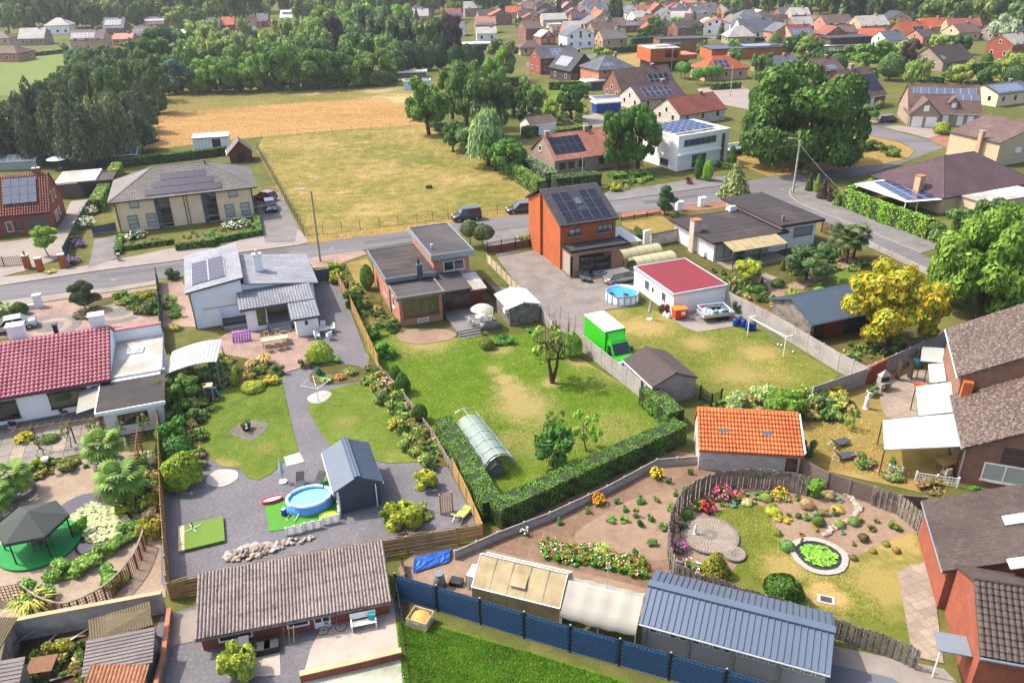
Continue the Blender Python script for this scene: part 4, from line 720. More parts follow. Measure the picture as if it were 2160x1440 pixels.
pipe(r,9.1,-.1,0,4.6,'anthracite');pipe(r,9.5,-.1,0,4.6,'anthracite');pipe(r,.1,-.1,0,4.6,'slate_dark',.1);pipe(r,18.5,-.1,0,4.6,'slate_dark',.1);cyl('vent_pipe',r,(12.8,5.2,6.8),(12.8,5.2,7.9),.1,'anthracite')
b=house('brick_house','red brick house with pantile roof, blue solar array and tall gable',P(118,487)-Vector((14*math.cos(R(17)),14*math.sin(R(17)),0)),14,8.6,3.1,'gx',4.2,.35,.15,'brick_red','tile_brick',rot=17,tiles=PT,fascia='anthracite');r=b.o
solar(r,b.pl['f'],8.4,1.7,4,3,1.05,1.35,'solar_grey','solar_frame_dark',lift=.3);door(b,'f',10.6,.05,2.8,2.2,'garage_grey','garage_door',ribs=4,handle=False);win(b,'f',8.0,.6,.8,1.4,'white_paint');win(b,'f',9.2,.6,.8,1.4,'anthracite')
for x,z,w,h in ((2.0,.8,.6,1.5),(3.2,.8,.6,1.5),(4.8,1.0,.5,1.2),(2.6,3.6,.8,1.5),(4.6,3.6,.7,1.3)):win(b,'r',x,z,w,h,'white_paint')
chimney(b,12.6,4.6,5.5,8.1,.9,.7,'brick_red')
b=house('brick_double_garage','flat roofed brick garage with dark door behind the red brick house',P(128,420),5.6,7.0,2.6,'flat',wall='brick_red',tile='bitumen_pale',fascia='white_paint',oh=.2,cat='garage',rot=17);door(b,'f',.7,.05,3.4,2.1,'garage_grey','garage_door',ribs=4,handle=False)
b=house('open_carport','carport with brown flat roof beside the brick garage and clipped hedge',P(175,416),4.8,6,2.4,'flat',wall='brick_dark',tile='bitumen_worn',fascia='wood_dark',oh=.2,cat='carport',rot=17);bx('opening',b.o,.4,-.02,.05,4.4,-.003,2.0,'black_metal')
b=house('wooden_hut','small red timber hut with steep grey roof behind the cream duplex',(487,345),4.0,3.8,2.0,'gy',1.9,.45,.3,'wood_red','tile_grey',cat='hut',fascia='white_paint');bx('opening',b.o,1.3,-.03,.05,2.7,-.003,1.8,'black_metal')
b=house('white_container','white stable container standing at the edge of the stubble field',(410,320),6.8,2.6,2.5,'mono',.3,.2,.1,'white_metal','metal_pale',cat='container',rot=12)
bx('opening',b.o,3.6,-.03,.2,5.2,-.003,2.2,'wood_dark')
for i in range(5):bx('panel_seam',b.o,.65*i+.4,-.03,.1,.65*i+.46,-.003,2.3,'grey_metal')
b=house('lean_to_greenhouse','long glazed greenhouse with green end behind the brick garages',(150,352),12,3.2,1.6,'gx',.9,.1,.1,'glass_blue','glass_blue',cat='greenhouse',rot=10,ridge=False,fascia='white_metal')
for i in range(13):q=bx('glazing_bar',b.o,i*1.0-.02,0,0,i*1.0+.03,b.pl['f'].l,.04,'white_metal');q.location=b.pl['f'].at(i*1.0,b.pl['f'].l/2,.02);q.rotation_euler=b.pl['f'].eul()
b=house('glazed_greenhouse','short pale glass greenhouse half hidden by the brick gable at the edge',(-30,362),9,3.0,1.6,'gx',.8,.1,.1,'glass_curtain','glass_curtain',cat='greenhouse',rot=8,ridge=False,fascia='white_metal')
for i in range(9):q=bx('glazing_bar',b.o,0,0,0,.05,b.pl['f'].l,.04,'white_metal');q.location=b.pl['f'].at(i*1.05,b.pl['f'].l/2,.02);q.rotation_euler=b.pl['f'].eul()
b=house('pink_roof_bungalow','brown brick bungalow with pink tiled roof, two trees growing before it',(1170,337,2.7),15,9,2.7,'gx',3.1,.4,.2,'brick_grey','tile_salmon',rot=24,tiles=dict(cp=.4,rp=.42,amp=.03,lift=.06,sub=2),fascia='grey_metal');r=b.o
solar(r,b.pl['f'],.6,1.3,5,2,1.2,1.9,'solar','solar_frame_dark')
for x in (.9,2.6,4.6,8.6,10.6):win(b,'f',x,.8,1.2,1.2,'wood_brown','glass')
win(b,'l',3.0,3.0,.9,1.0,'white_paint');chimney(b,.6,4.2,4.6,6.6,.7,.6,'brick_grey');chimney(b,8.5,4.6,5.4,6.6,.8,.6,'brick_grey')
b=house('modern_white_house','cubic white modern house with flat roof full of blue solar panels',(1427,362),11.4,9.5,5.8,'flat',wall='white_render',tile='bitumen_pale',fascia='white_render',oh=.02,rot=29,rim=.25);r=b.o
win(b,'f',1.2,4.0,7.2,1.2,'grey_metal','glass_blue',6,sill=None);win(b,'f',9.7,.3,.8,5.0,'grey_metal','glass_blue',1,4,sill=None);win(b,'f',3.2,.2,3.2,2.2,'grey_metal','glass_blue',3,sill=None);bx('canopy',r,-.05,-.6,2.75,9.4,-.003,2.95,'white_render');win(b,'l',5.0,.4,2.2,1.2,'grey_metal','glass',3)
for j in range(5):
    for i in range(6):
        q=link(bpy.data.objects.new('solar_panel',solar_mesh('solar_blue','solar_frame')),r);q.location=(1.0+i*1.55,2.2+j*1.5,6.25);q.rotation_euler=(.2,0,0);q.scale=(1.5,1.1,.04)
for x,y,h2,lab in ((-5.5,3.0,2.5,''),):pass
b=house('corner_bungalow','brown hipped roof bungalow on the street corner with a solar terrace roof',(1990,415,2.5),18,12.5,2.6,'hip',3.5,.5,wall='beige_render',tile='tile_plum',hip=6.0,rot=22,tiles=dict(cp=.3,rp=.34,amp=.04,lift=.03),fascia='wood_dark');r=b.o
chimney(b,-.5,4.0,0,4.6,1.0,1.0,'brick_tan','brick_dust',0)
MB().slab([(-5.5,1.2,2.15),(-.6,-.4,2.3),(-.6,10.6,2.45),(-5.5,11.2,2.2)],.08).build('terrace_roof','white_metal',r)
pl=Plane([(-5.3,1.3,2.2),(-.7,.0,2.35),(-.7,10.4,2.5),(-5.3,11,2.25)]);solar(r,pl,.05,.2,3,6,1.5,1.55,'solar_blue','solar_frame',lift=.02)
for x in (-5.3,-3):cyl('post',r,(x,1.5,0),(x,1.5,2.1),.07,'white_metal');
bx('flat_annex',r,3.0,-4.5,0,14,-.02,2.3,'beige_render');bx('annex_roof',r,2.8,-4.7,2.303,14.2,-.03,2.45,'bitumen_pale');bx('annex_rooflight',r,8,-4.0,2.453,13.5,-.8,2.55,'white_metal')
win(b,'l',3.0,.9,2.4,1.2,'white_paint','shutter_white')
b=house('beige_gable_house','beige rendered house with bare gable and wall mounted air conditioner beyond the corner bungalow',(2098,352),16,10,4.0,'gy',2.2,.2,.1,'beige_render','tile_brown',rot=22);bx('air_conditioner',b.o,4.0,-.4,2.0,5.0,-.01,2.8,'white_plastic');chimney(b,-.4,3.5,0,5.4,.7,.7,'brick_tan')
# ------------------------------------------------------------------ the village
RT={'g':'gx','y':'gy','h':'hip','f':'flat'}
def village(u,v,W_,D_,h,rt,rh,rot,wall,tile,label,sol=None,wins=3,name='village_house',chim=True,frame='white_paint',pane='glass',z0=0):
    rt2=RT[rt];near=v>110
    b=house(name,label,(u,v),W_,D_,h,rt2,rh,.35,.15,wall,tile,rot=rot,fascia='grey_metal' if not near else 'anthracite',group='village houses',ridge=near,gutter=near,tiles=dict(cp=.4,rp=.42,amp=.025,lift=.06,sub=2) if near and rt !='f' else None)
    if wins:
        nz=2 if h>4.2 else 1
        for j in range(nz):
            for i in range(wins):win(b,'f',W_*(i+.5)/wins-.55,.9+2.7*j,1.1,1.3,frame,pane,sill=None)
    if rt=='y':win(b,'f',W_/2-.5,h+.2,1.0,1.2,frame,pane,sill=None)
    for i in range(2):win(b,'l',D_*(i+.5)/2-.5,1.0,1.0,1.2,frame,pane,sill=None);win(b,'r',D_*(i+.5)/2-.5,1.0,1.0,1.2,frame,pane,sill=None)
    if rt=='g' and h+rh>4.5:win(b,'r',D_/2-.5,h-.1,.9,1.1,frame,pane,sill=None);win(b,'l',D_/2-.5,h-.1,.9,1.1,frame,pane,sill=None)
    if sol:
        k,a,c,nu,nv,cell=sol;solar(b.o,b.pl[k],a,c,nu,nv,1.5,1.6,cell,'solar_frame')
    if chim and rt !='f':chimney(b,W_*.72,D_*.5,h+rh*.6,h+rh+.7,.7,.6,wall if wall.startswith('brick') else 'brick_brown',pots=0)
    return b
VL=[
 (-18,96,8,8,2.8,'h',2.2,5,'beige_render','tile_brown','small hipped brown house cut off at the edge beyond the far meadow'),
 (-6,131,9,9,3.0,'h',2.2,-10,'brick_pink','tile_brown','brown hipped house with pink walls at the corner of the far meadow'),
 (42,97,10.5,9,2.9,'g',3.6,6,'brick_grey','tile_pale','pale roofed house with an orange awning above the far meadow'),
 (98,74,11,9,4.2,'h',2.8,6,'white_render','tile_pale','white house with pale hipped roof in front of the far wood'),
 (152,109,13,9,4.3,'g',3.2,6,'brick_tan','tile_plum','tan brick house with broad grey solar roof and front gable',('f',.6,.8,6,2,'solar_plum')),
 (220,74,9.5,9,3.0,'g',4.0,4,'brick_brown','tile_slate','steep slate roofed house carrying pale solar panels near the far wood',('f',.8,1.8,5,2,'solar_grey')),
 (240,97,8,7,2.6,'g',1.8,4,'brick_pink','tile_salmon','low house with pale pink roof below the steep slate house'),
 (284,92,9,8,3.0,'g',3.4,8,'brick_pink','tile_brown','brown roofed house with a square of blue solar panels',('f',.4,1.0,3,2,'solar_blue')),
 (306,68,9.5,8,3.4,'g',3.0,6,'brick_brown','tile_plum','house with a long pale solar strip along its ridge near the far wood',('f',.5,2.2,6,1,'solar_grey')),
 (372,95,9.5,8,3.6,'g',1.8,4,'white_render','metal_pale','white hall with shiny pale curved metal roof among the trees'),
 (434,72,6.5,8,3.6,'g',3.2,5,'white_render','tile_black','dark roofed house behind the hedgerow trees',('f',.5,.8,4,2,'solar')),
 (468,70,6,8,3.6,'g',3.0,5,'brick_red','tile_terracotta','red roofed house joined to the dark roofed one'),
 (512,68,7.5,8,3.6,'y',3.4,5,'brick_tan','tile_brick','tan gabled house with dull red roof behind the hedgerow'),
 (528,92,5.2,9,3.0,'y',4.4,8,'white_render','tile_orange','narrow white house with steep orange roof behind the hedgerow'),
 (542,58,5.6,8,3.0,'g',3.0,4,'brick_red','tile_slate','slate and red roofed house beside the white barn'),
 (592,51,8.5,9,3.0,'g',3.2,2,'white_render','metal_pale','white barn roof with a black stripe of panels before the far wood',('f',1.2,2.6,5,1,'solar')),
 (853,52,12,8,3.8,'g',2.8,2,'brick_tan','tile_pale','pair of pale roofed tan houses beyond the dark trees',('f',.4,.6,3,2,'solar_plum')),
 (933,50,9.5,8,3.4,'g',3.2,2,'brick_red','tile_brick','house with wine red roof and blue panels on its lean-to',('f',4,.3,4,1,'solar_blue')),
 (848,68,12.5,7,2.6,'g',1.8,2,'white_render','tile_salmon','low white house with dark panel beyond the clipped conifers',('f',2.6,.6,3,1,'solar')),
 (921,78,12,8,3.0,'g',2.4,0,'white_render','tile_slate','low slate house striped with solar panels beside a purple tree',('f',.6,.5,6,1,'solar_blue')),
 (1003,72,9,8,3.8,'g',2.8,4,'brick_tan','tile_salmon','tan house with salmon roof and a long row of solar panels',('f',.8,.5,5,1,'solar_grey')),
 (1006,88,8,7,3.0,'g',2.0,4,'white_render','tile_pale','white gabled house with pale roof below the salmon roofed house'),
 (1041,40,5,7,3.2,'y',2.6,4,'white_render','tile_plum','little white gabled house with grey solar roof in the top row',('l',.5,.6,3,1,'solar_grey')),
 (1068,40,8,8,3.0,'g',2.6,4,'brick_tan','tile_terracotta','orange roofed house at the end of the top row beside a dark conifer'),
 (1110,90,7.2,9,5.0,'g',2.6,24,'brick_brown','tile_brown','tall brown brick house with balcony and pale ridge window'),
 (1142,96,6,7,3.0,'y',2.0,22,'brick_red','tile_pale','small red brick gabled house between the brown house and the white cube'),
 (1242,35,8.5,9,3.4,'g',3.2,8,'white_render','tile_slate','grey gabled house in the top row before the wood'),
 (1196,104,10.5,9,4.6,'y',2.6,16,'white_render','tile_slate','white house with black gable facing the gardens'),
 (1098,118,8,7,2.6,'h',1.8,10,'brick_tan','tile_brown','low house with plain brown roof beyond the dark green garden trees'),
 (1140,158,12,8,4.6,'g',2.6,22,'brick_red','tile_slate','red brick house with grey roof and two white windows in its gable',('f',4.5,.8,3,2,'solar_grey')),
 (1205,176,8.5,11,3.4,'y',4.0,30,'brick_dark','tile_black','black clad gabled house with solar panels on its long roof',('l',2.0,1.2,4,2,'solar_grey')),
 (1262,188,11,10,4.8,'h',2.8,24,'brick_pink','tile_slate','two storey brick house with slate hipped roof and a small pale panel',('f',2.4,1.2,2,1,'solar_grey')),
 (1310,216,16,9,2.6,'g',4.4,24,'brick_brown','tile_brown','long brown gabled house with ridge chimney and dark panels',('f',9,1.2,4,2,'solar')),
 (1350,235,12.5,9,2.5,'g',2.6,25,'stone_wall','tile_plum','stone gabled bungalow with a square solar array on plum roof',('f',2,.9,5,2,'solar_plum')),
 (1432,268,13,8.5,2.5,'g',2.7,30,'stone_wall','tile_brick','stone bungalow with rusty red roof beside the modern white house'),
 (1486,172,13,9,3.0,'h',2.8,14,'brick_tan','tile_terracotta','orange hipped house with violet solar panels and arched windows',('f',3.6,.6,3,2,'solar_plum')),
 (1562,84,14,9,2.8,'g',4.2,10,'white_render','tile_slate','large slate roofed house with a glazed veranda'),
 (1320,42,8,8,3.2,'y',2.8,14,'white_render','tile_slate','white gabled house with grey roof in the upper rows'),
 (1300,70,13,8,2.6,'g',1.8,10,'brick_red','tile_brown','low brick hall with a strip of pale solar panels',('f',.6,.8,6,1,'solar_grey')),
 (1160,66,13,8,2.6,'f',0,8,'white_render','bitumen_pale','long white flat roofed bungalow in the upper village'),
 (1166,78,14,8,2.6,'g',1.8,8,'brick_grey','tile_brown','long low brown roof striped with dark panels',('f',2,.8,6,1,'solar')),
 (1206,54,8,7,2.8,'g',2.6,10,'brick_pink','tile_plum','small house with blue panels in front of the salmon gable',('f',.6,.5,4,1,'solar_blue')),
 (1258,52,6,7,3.0,'y',2.6,12,'brick_tan','tile_orange','cream gabled house with bright orange roof in the upper village'),
 (1185,32,8,8,3.0,'y',3.0,8,'brick_brown','tile_salmon','salmon roofed gabled house with white panel before the tall conifers'),
 (1375,36,8,8,3.0,'y',3.0,12,'brick_brown','tile_terracotta','house with steep orange gable behind the brick hall'),
 (1392,48,8,8,3.2,'y',2.6,12,'white_render','tile_slate','grey gabled house behind the round green tree'),
 (1420,38,9,8,3.0,'h',3.4,10,'white_render','tile_slate','house with pointed slate roof in the top row'),
 (1440,24,8,8,3.0,'g',2.4,8,'brick_tan','tile_salmon','house with dusty pink roof just below the wood'),
 (1460,50,12,8,4.2,'g',2.8,10,'brick_pink','tile_slate','long brick terrace with slate roof and pale rooflights',('f',3,.6,3,1,'solar_grey')),
 (1556,54,12,9,3.4,'h',2.6,8,'white_render','tile_slate','white walled house with slate hipped roof near the wood'),
 (1480,66,9,7,2.6,'y',2.2,10,'brick_pink','tile_pale','pale roofed house with two little white dormers'),
 (1632,92,9,8,4.0,'y',2.6,14,'brick_pink','tile_slate','pink brick gabled house with slate roof beside the solar roofed one'),
 (1668,94,10,9,2.8,'g',3.4,16,'brick_tan','tile_brick','house whose whole front slope is pale solar panels',('f',.3,.5,6,2,'solar_grey')),
 (1646,48,8,8,3.2,'g',2.8,14,'brick_brown','tile_slate','slate roofed house half hidden by the trees of the upper wood'),
 (1738,76,12.5,9,4.4,'g',2.8,12,'brick_pink','tile_brown','two storey brick house half slate and half brown roofed'),
 (1812,82,12.5,9,4.6,'g',3.0,14,'brick_tan','tile_pale','two storey tan house with shining pale roof below the wood'),
 (1902,90,12.5,9,2.8,'g',3.6,16,'brick_red','tile_terracotta','house with large orange roof and a dark square of panels',('f',5.5,2.0,3,1,'solar')),
 (1868,106,9,8,3.0,'g',2.6,20,'white_render','tile_slate','grey gabled house below the orange roofed house'),
 (1986,152,14,11,2.5,'g',3.6,28,'brick_grey','tile_darkbrown','broad grey brown roofed house with three rooflights',('f',1.0,1.4,1,1,'solar_grey')),
 (2130,126,9,9,4.4,'g',2.4,24,'brick_red','tile_pale','brick house with white shutters cut off at the far corner'),
 (1622,158,11,9,2.6,'g',1.6,20,'brick_grey','tile_slate','low slate roofed house behind the great oak'),
 (1725,176,9,9,3.0,'g',2.6,26,'brick_brown','tile_brown','brown house with one panel between the oak and the twin gable house',('f',4,.6,2,1,'solar_grey')),
 (2100,226,12,8,2.8,'g',1.4,24,'cream_render','tile_slate','yellow walled low house with solar roof beyond the gabled garage house',('f',.6,.5,6,2,'solar_grey')),
]
for row in VL:
    sol=row[11] if len(row)>11 else None;village(*row[:11],sol=sol,wins=3 if row[2]>8 else 2)
hs=[q.location.copy() for q in bpy.data.objects if q.get('group')=='village houses'];rv=random.Random(11);dn=[];tries=0
while len(dn)<80 and tries<6000:
    tries+=1;u,v=rv.uniform(860,2150),rv.uniform(9,100);p=P(u,v)
    if v>(58 if u<1120 else 112) or v<(30 if u<1080 else 9 if u<1560 else 42 if u<1750 else 62) or (1280<u<1390 and v>90):continue
    if min((p-q).length for q in hs)<10.5:continue
    hs.append(p);dn.append((u,v))
for i,(u,v) in enumerate(sorted(dn)):
    ti=rv.choice(['tile_terracotta','tile_brown','tile_slate','tile_brown','tile_plum','tile_grey','tile_brick','tile_darkbrown','tile_black','tile_pale']);W_=rv.uniform(7.5,12)
    village(u,v,W_,rv.uniform(7,9),rv.choice([2.8,3.0,4.4]),rv.choice('gggyh'),rv.uniform(2.0,3.2),rv.choice([5,12,20,-10]),rv.choice(['white_render','brick_tan','brick_pink','brick_brown','brick_grey','beige_render']),ti,'%s small house from the left in the dense far rows of roofs' % ordw(i),('f',.8,.6,3,1,rv.choice(['solar_blue','solar_grey','solar'])) if rv.random()<.001 else None,wins=2,chim=rv.random()<.4)
b=house('red_block_house','red brick cubic house with wide upper window and black ground floor',(1374,150),12,9,2.6,'flat',wall='brick_dark',tile='bitumen',oh=.05,rot=14,group='village houses');r=b.o
MB().box(-1.2,-1.5,2.7,8.4,9,6.4).box(8.4,-.5,2.7,14.5,8,4.2).build('upper_wall','brick_orange',r);bx('roof',r,-1.1,-1.4,6.402,8.3,8.9,6.5,'bitumen_pale');c.o=r;c.W=12;c.D=9;win(c,'f',3.4,3.8,4.2,2.2,'black_metal','glass',5,sill=None,d0=1.51)
for x in (3,5,7):bx('solar_panel',r,x-.8,2,6.6,x+.8,4,6.7,'solar_grey')
b=house('long_brick_house','long flat roofed brick house with window band behind the red cubic house',(1390,112),17,9,4.4,'flat',wall='brick_brown',tile='bitumen',oh=.1,rot=4,group='village houses');win(b,'f',1,1.5,6.5,2.0,'anthracite','glass_curtain',5,sill=None)
b=house('flat_roof_workshop','orange brick workshop with blue flat roof and broad solar field',(1500,128),26,12,3.4,'flat',wall='brick_orange',tile='slate_dark',oh=.1,rot=6,group='village houses')
for i in range(7):bx('solar_panel',b.o,12+i*1.9,2.0,3.6,13.7+i*1.9,8.5,3.7,'solar_grey')
b=house('black_flat_house','black flat roofed house with salmon garages and outside stair',(1728,116),15,9,2.6,'flat',wall='brick_tan',tile='bitumen_pale',oh=.1,rot=10,group='village houses');MB().box(5,2.5,2.62,20,9,4.6).build('upper_wall','brick_dark',b.o);bx('upper_roof',b.o,4.6,2.2,4.61,20.4,9.4,4.85,'bitumen_dark');door(b,'f',3,.05,2.4,2.1,'garage_white','garage_door',handle=False);door(b,'f',9,.05,2.4,2.1,'garage_white','garage_door',handle=False)
# two gabled brick houses by the side road
b=house('twin_gable_house','brown brick house with wide gable, dormer and dark panels near the oak',(1800,236),10.5,12,2.9,'gx',5.2,.3,.2,'brick_brown','tile_brown',rot=30,tiles=dict(cp=.33,rp=.4,amp=.02,lift=.05,sub=2),fascia='white_paint',group='village houses');r=b.o
solar(r,b.pl['f'],6.0,1.6,3,3,1.5,1.5,'solar','solar_frame_dark');chimney(b,4.5,6,7.2,9.2,1.0,.8,'brick_grey')
for x,z in ((2.0,.9),(4.4,.9),(8.0,.9),(2.6,3.2),(4.6,3.2),(7.5,3.2),(5.4,5.6)):win(b,'r',x,z,1.1,1.2,'white_paint','shutter_white')
for x in (.8,3.2,5.4):win(b,'f',x,.4,1.2,2.0,'white_paint','shutter_white')
MB().box(2.2,1.2,3.4,4.0,4.0,5.0).add([(2.2,1.2,5.0),(4.0,1.2,5.0),(3.1,1.2,5.9),(2.2,4,5),(4,4,5),(3.1,4,5.9)],[(0,1,2),(3,5,4)]).build('dormer','white_render',r);MB().slab([(1.9,1.0,4.85),(3.1,1.0,6.1),(3.1,4.6,6.1),(1.9,4.6,4.85)],.12).slab([(3.1,1.0,6.1),(4.3,1.0,4.85),(4.3,4.6,4.85),(3.1,4.6,6.1)],.12).build('dormer_roof','tile_brown',r)
b=house('garage_gable_house','brown brick house with two white garage doors and solar ridge band',(1912,264),13.5,10.5,2.7,'gx',4.6,.3,.2,'brick_grey','tile_brown',rot=-14,tiles=dict(cp=.33,rp=.4,amp=.02,lift=.05,sub=2),fascia='white_paint',group='village houses');r=b.o
solar(r,b.pl['f'],1.0,4.9,8,1,1.5,1.5,'solar_grey','solar_frame');solar(r,b.pl['f'],9.0,3.3,3,1,1.5,1.5,'solar_grey','solar_frame')
MB().box(0,-2.2,0,5.4,.5,2.7).add([(0,-2.2,2.7),(5.4,-2.2,2.7),(2.7,-2.2,5.4),(0,3,2.7),(5.4,3,2.7),(2.7,3,5.4)],[(0,1,2),(3,5,4)]).build('gable_wall','brick_grey',r);MB().slab([(-.3,-2.4,2.6),(2.7,-2.4,5.6),(2.7,4.6,5.6),(-.3,4.6,2.6)],.12).slab([(2.7,-2.4,5.6),(5.7,-2.4,2.6),(5.7,4.6,2.6),(2.7,4.6,5.6)],.12).build('gable_roof','tile_brown',r)
c.W=13;c.D=9
for x in (.4,3.0):q=bx('garage_door',r,x,-2.27,.05,x+2.0,-2.205,2.2,'garage_white')
bx('gable_window',r,2.2,-2.26,3.3,3.2,-2.205,4.4,'white_paint');door(b,'f',6.6,.05,1.1,2.1,'white_paint');win(b,'f',9.4,.2,1.1,2.0,'white_paint','shutter_white');win(b,'f',11.3,.2,1.1,2.0,'white_paint','shutter_white')
for x,z in ((2.5,3.0),(5.5,3.0),(4,.8)):win(b,'r',x,z,1.1,1.4,'white_paint','glass')
MB().box(7.6,.8,3.2,9.2,3.4,4.7).add([(7.6,.8,4.7),(9.2,.8,4.7),(8.4,.8,5.5),(7.6,3.4,4.7),(9.2,3.4,4.7),(8.4,3.4,5.5)],[(0,1,2),(3,5,4)]).build('dormer','brick_grey',r);MB().slab([(7.3,.6,4.5),(8.4,.6,5.7),(8.4,4.0,5.7),(7.3,4.0,4.5)],.12).slab([(8.4,.6,5.7),(9.5,.6,4.5),(9.5,4.0,4.5),(8.4,4.0,5.7)],.12).build('dormer_roof','tile_brown',r);bx('dormer_window',r,8.0,.74,3.4,8.8,.795,4.5,'white_paint')
# small outbuildings of the gardens between
for (u,v,W_,D_,h,rt,rh,rot,wall,tile,lab) in ((1120,288,6,4.5,2.2,'gx',1.3,28,'white_render','tile_brown','small white garden house with brown roof behind the pink roofed bungalow'),(1238,192,5,4,2.4,'flat',0,20,'slate_dark','bitumen_pale','small grey garden pavilion below the black clad house'),(1258,240,6,3,2.4,'flat',0,15,'barrel_blue','metal_pale','blue cargo container in the gardens behind the bungalow'),(1255,222,7,4,1.4,'flat',0,10,'canvas_green','metal_slate','low dark green animal pen in the gardens'),(712,116,6,5,2.6,'mono',.6,0,'wood_tan','white_metal','timber shed with white roof among the hedgerow trees'),(853,190,7,2.6,2.4,'flat',0,6,'pool_pale','bitumen','pale blue site trailer at the far corner of the meadow'),(835,166,9,3,1.8,'flat',0,4,'wood_grey','bitumen_pale','row of grey sheds at the edge of the far meadow'),(960,108,16,5,2.4,'flat',0,3,'wood_dark','white_metal','long low white roofed stable behind the clipped conifers'),(1540,330,4.5,3,1.3,'flat',0,28,'canvas_green','metal_slate','low green box shelter beside the modern white house')):
    house('garden_outbuilding',lab,(u,v),W_,D_,h,rt,rh,.25,.15,wall,tile,cat='outbuilding',rot=rot,fascia='white_paint')
# ------------------------------------------------------------------ houses at the near right
LT=dict(cp=.3,rp=.3,amp=0,lift=.03,sub=1);ex=Vector((math.cos(R(-21)),math.sin(R(-21)),0))
b=house('lichen_roof_house','brown brick house with lichen speckled roof and wide white window beside the terrace',P(2030,940,3.1)+ex*.35,11,7.6,3.05,'gy',3.3,.35,.15,'brick_brown','tile_lichen',rot=-21,tiles=LT,fascia='zinc');r=b.o
win(b,'f',1.3,.6,4.2,1.5,'white_paint','glass_curtain',3,fw=.09);pipe(r,-.1,-.12,0,2.9,'zinc');bx('chimney',r,.2,6.9,3.2,.9,7.55,4.7,'brick_orange');bx('grey_render',r,2.2,-.02,2.2,8,-.004,3.6,'brick_dark')
b=house('lichen_roof_house','taller rear brick house with lichen speckled roof under the bright green trees',P(2020,790,5.0)+ex*.35,11,8.8,4.95,'gy',3.3,.35,.15,'brick_brown','tile_lichen',rot=-21,tiles=LT,fascia='white_paint')
# pale lean-to roofs
def canopy(name,label,pix,zs,mat,n=6,posts=True,cat='canopy'):
    q=[P(u,v,z) for (u,v),z in zip(pix,zs)];t=thing(name,label,cat,(q[0].x,q[0].y,0),0);o=t.location;q=[Vector((p.x-o.x,p.y-o.y,p.z)) for p in q]
    for i in range(n):
        f=lambda k,A,B2:A+(B2-A)*k
        MB().slab([f(i/n+.004,q[0],q[1]),f((i+1)/n-.004,q[0],q[1]),f((i+1)/n-.004,q[3],q[2]),f(i/n+.004,q[3],q[2])],.04).build('roof_sheet',mat,t)
    for i in range(n+1):cyl('rafter',t,q[0]+(q[1]-q[0])*(i/n)-Vector((0,0,.06)),q[3]+(q[2]-q[3])*(i/n)-Vector((0,0,.06)),.03,'grey_metal',n=5)
    if posts:
        for p in q:cyl('post',t,(p.x,p.y,0),(p.x,p.y,p.z-.06),.05,'wood_dark',n=6)
    return t,q
t,q=canopy('terrace_canopy','bright white sheet canopy roof over the cluttered terrace',((1866,947),(1862,886),(2012,872),(2030,940)),(2.3,2.3,2.7,2.7),'white_sheet',4)
canopy('lean_to_canopy','pale green ribbed lean-to roof against the lichen roofed house',((1938,876),(1932,815),(2006,805),(2014,868)),(2.3,2.3,2.6,2.6),M('pale_green_sheet','#b9c2ae',var=.05,rough=.4),6)
canopy('cold_frame_roof','small bright white sheet roof beside the rose arch',((1962,806),(1958,768),(1990,766),(1996,803)),(1.9,1.9,2.1,2.1),'white_sheet',2);canopy('ribbed_lean_to','small grey ribbed sheet roof behind the rose arch',((1942,760),(1945,730),(1992,734),(1990,765)),(1.8,1.8,2.0,2.0),'metal_pale',6)
# house at the bottom right, roof seen from above
ex=Vector((math.cos(R(-15.7)),math.sin(R(-15.7)),0));b=house('brown_roof_house','brick house with brown ribbed tile roof and two rooflights at the corner',P(1988,1200,3.0)+ex*.3,11,6.4,2.95,'gy',2.4,.3,.15,'brick_red','tile_darkbrown',rot=-15.7,tiles=dict(cp=.3,rp=.3,amp=.03,lift=.06),fascia='zinc');r=b.o
for (u,v,w,h) in ((2142,1098,1.2,.8),(2152,1182,1.2,.8)):lp=local(b,P(u,v,4.8));pl=b.pl['l'];skylight(b,pl,(lp-pl.o).dot(pl.e),(lp-pl.o).dot(pl.s),h,w,'white_paint','lamp_glass',.12)
a1=local(b,P(2068,1382,3.2));x0,y0=a1.x,a1.y;roof_slab(r,[(x0,y0,3.2),(x0+9,y0,3.2),(x0+9,y0+3.4,5.2),(x0,y0+3.4,5.2)],'tile_darkbrown',.14,dict(cp=.3,rp=.36,amp=.08,lift=.07));roof_slab(r,[(x0+9,y0+6.4,3.6),(x0,y0+6.4,3.6),(x0,y0+3.4,5.2),(x0+9,y0+3.4,5.2)],'tile_darkbrown',.14);cyl('ridge_cap',r,(x0,y0+3.4,5.25),(x0+9,y0+3.4,5.25),.12,'tile_darkbrown');cyl('gutter',r,(x0,y0-.1,3.1),(x0+9,y0-.1,3.1),.09,'zinc')
MB().add([(x0+.15,y0+.3,0),(x0+9,y0+.3,0),(x0+9,y0+.3,3.2),(x0+.15,y0+.3,3.2)],[(0,1,2,3)]).add([(x0+.15,y0+6.2,0),(x0+.15,y0+.3,0),(x0+.15,y0+.3,3.2),(x0+.15,y0+3.4,5.0),(x0+.15,y0+6.2,3.5)],[(0,1,2,3,4)]).build('wall','brick_red',r)
bx('porch',r,x0-1.5,y0+1.0,2.0,x0+.1,y0+2.4,2.08,'zinc');cyl('porch_post',r,(x0-1.4,y0+1.1,0),(x0-1.4,y0+1.1,2.0),.04,'white_paint')
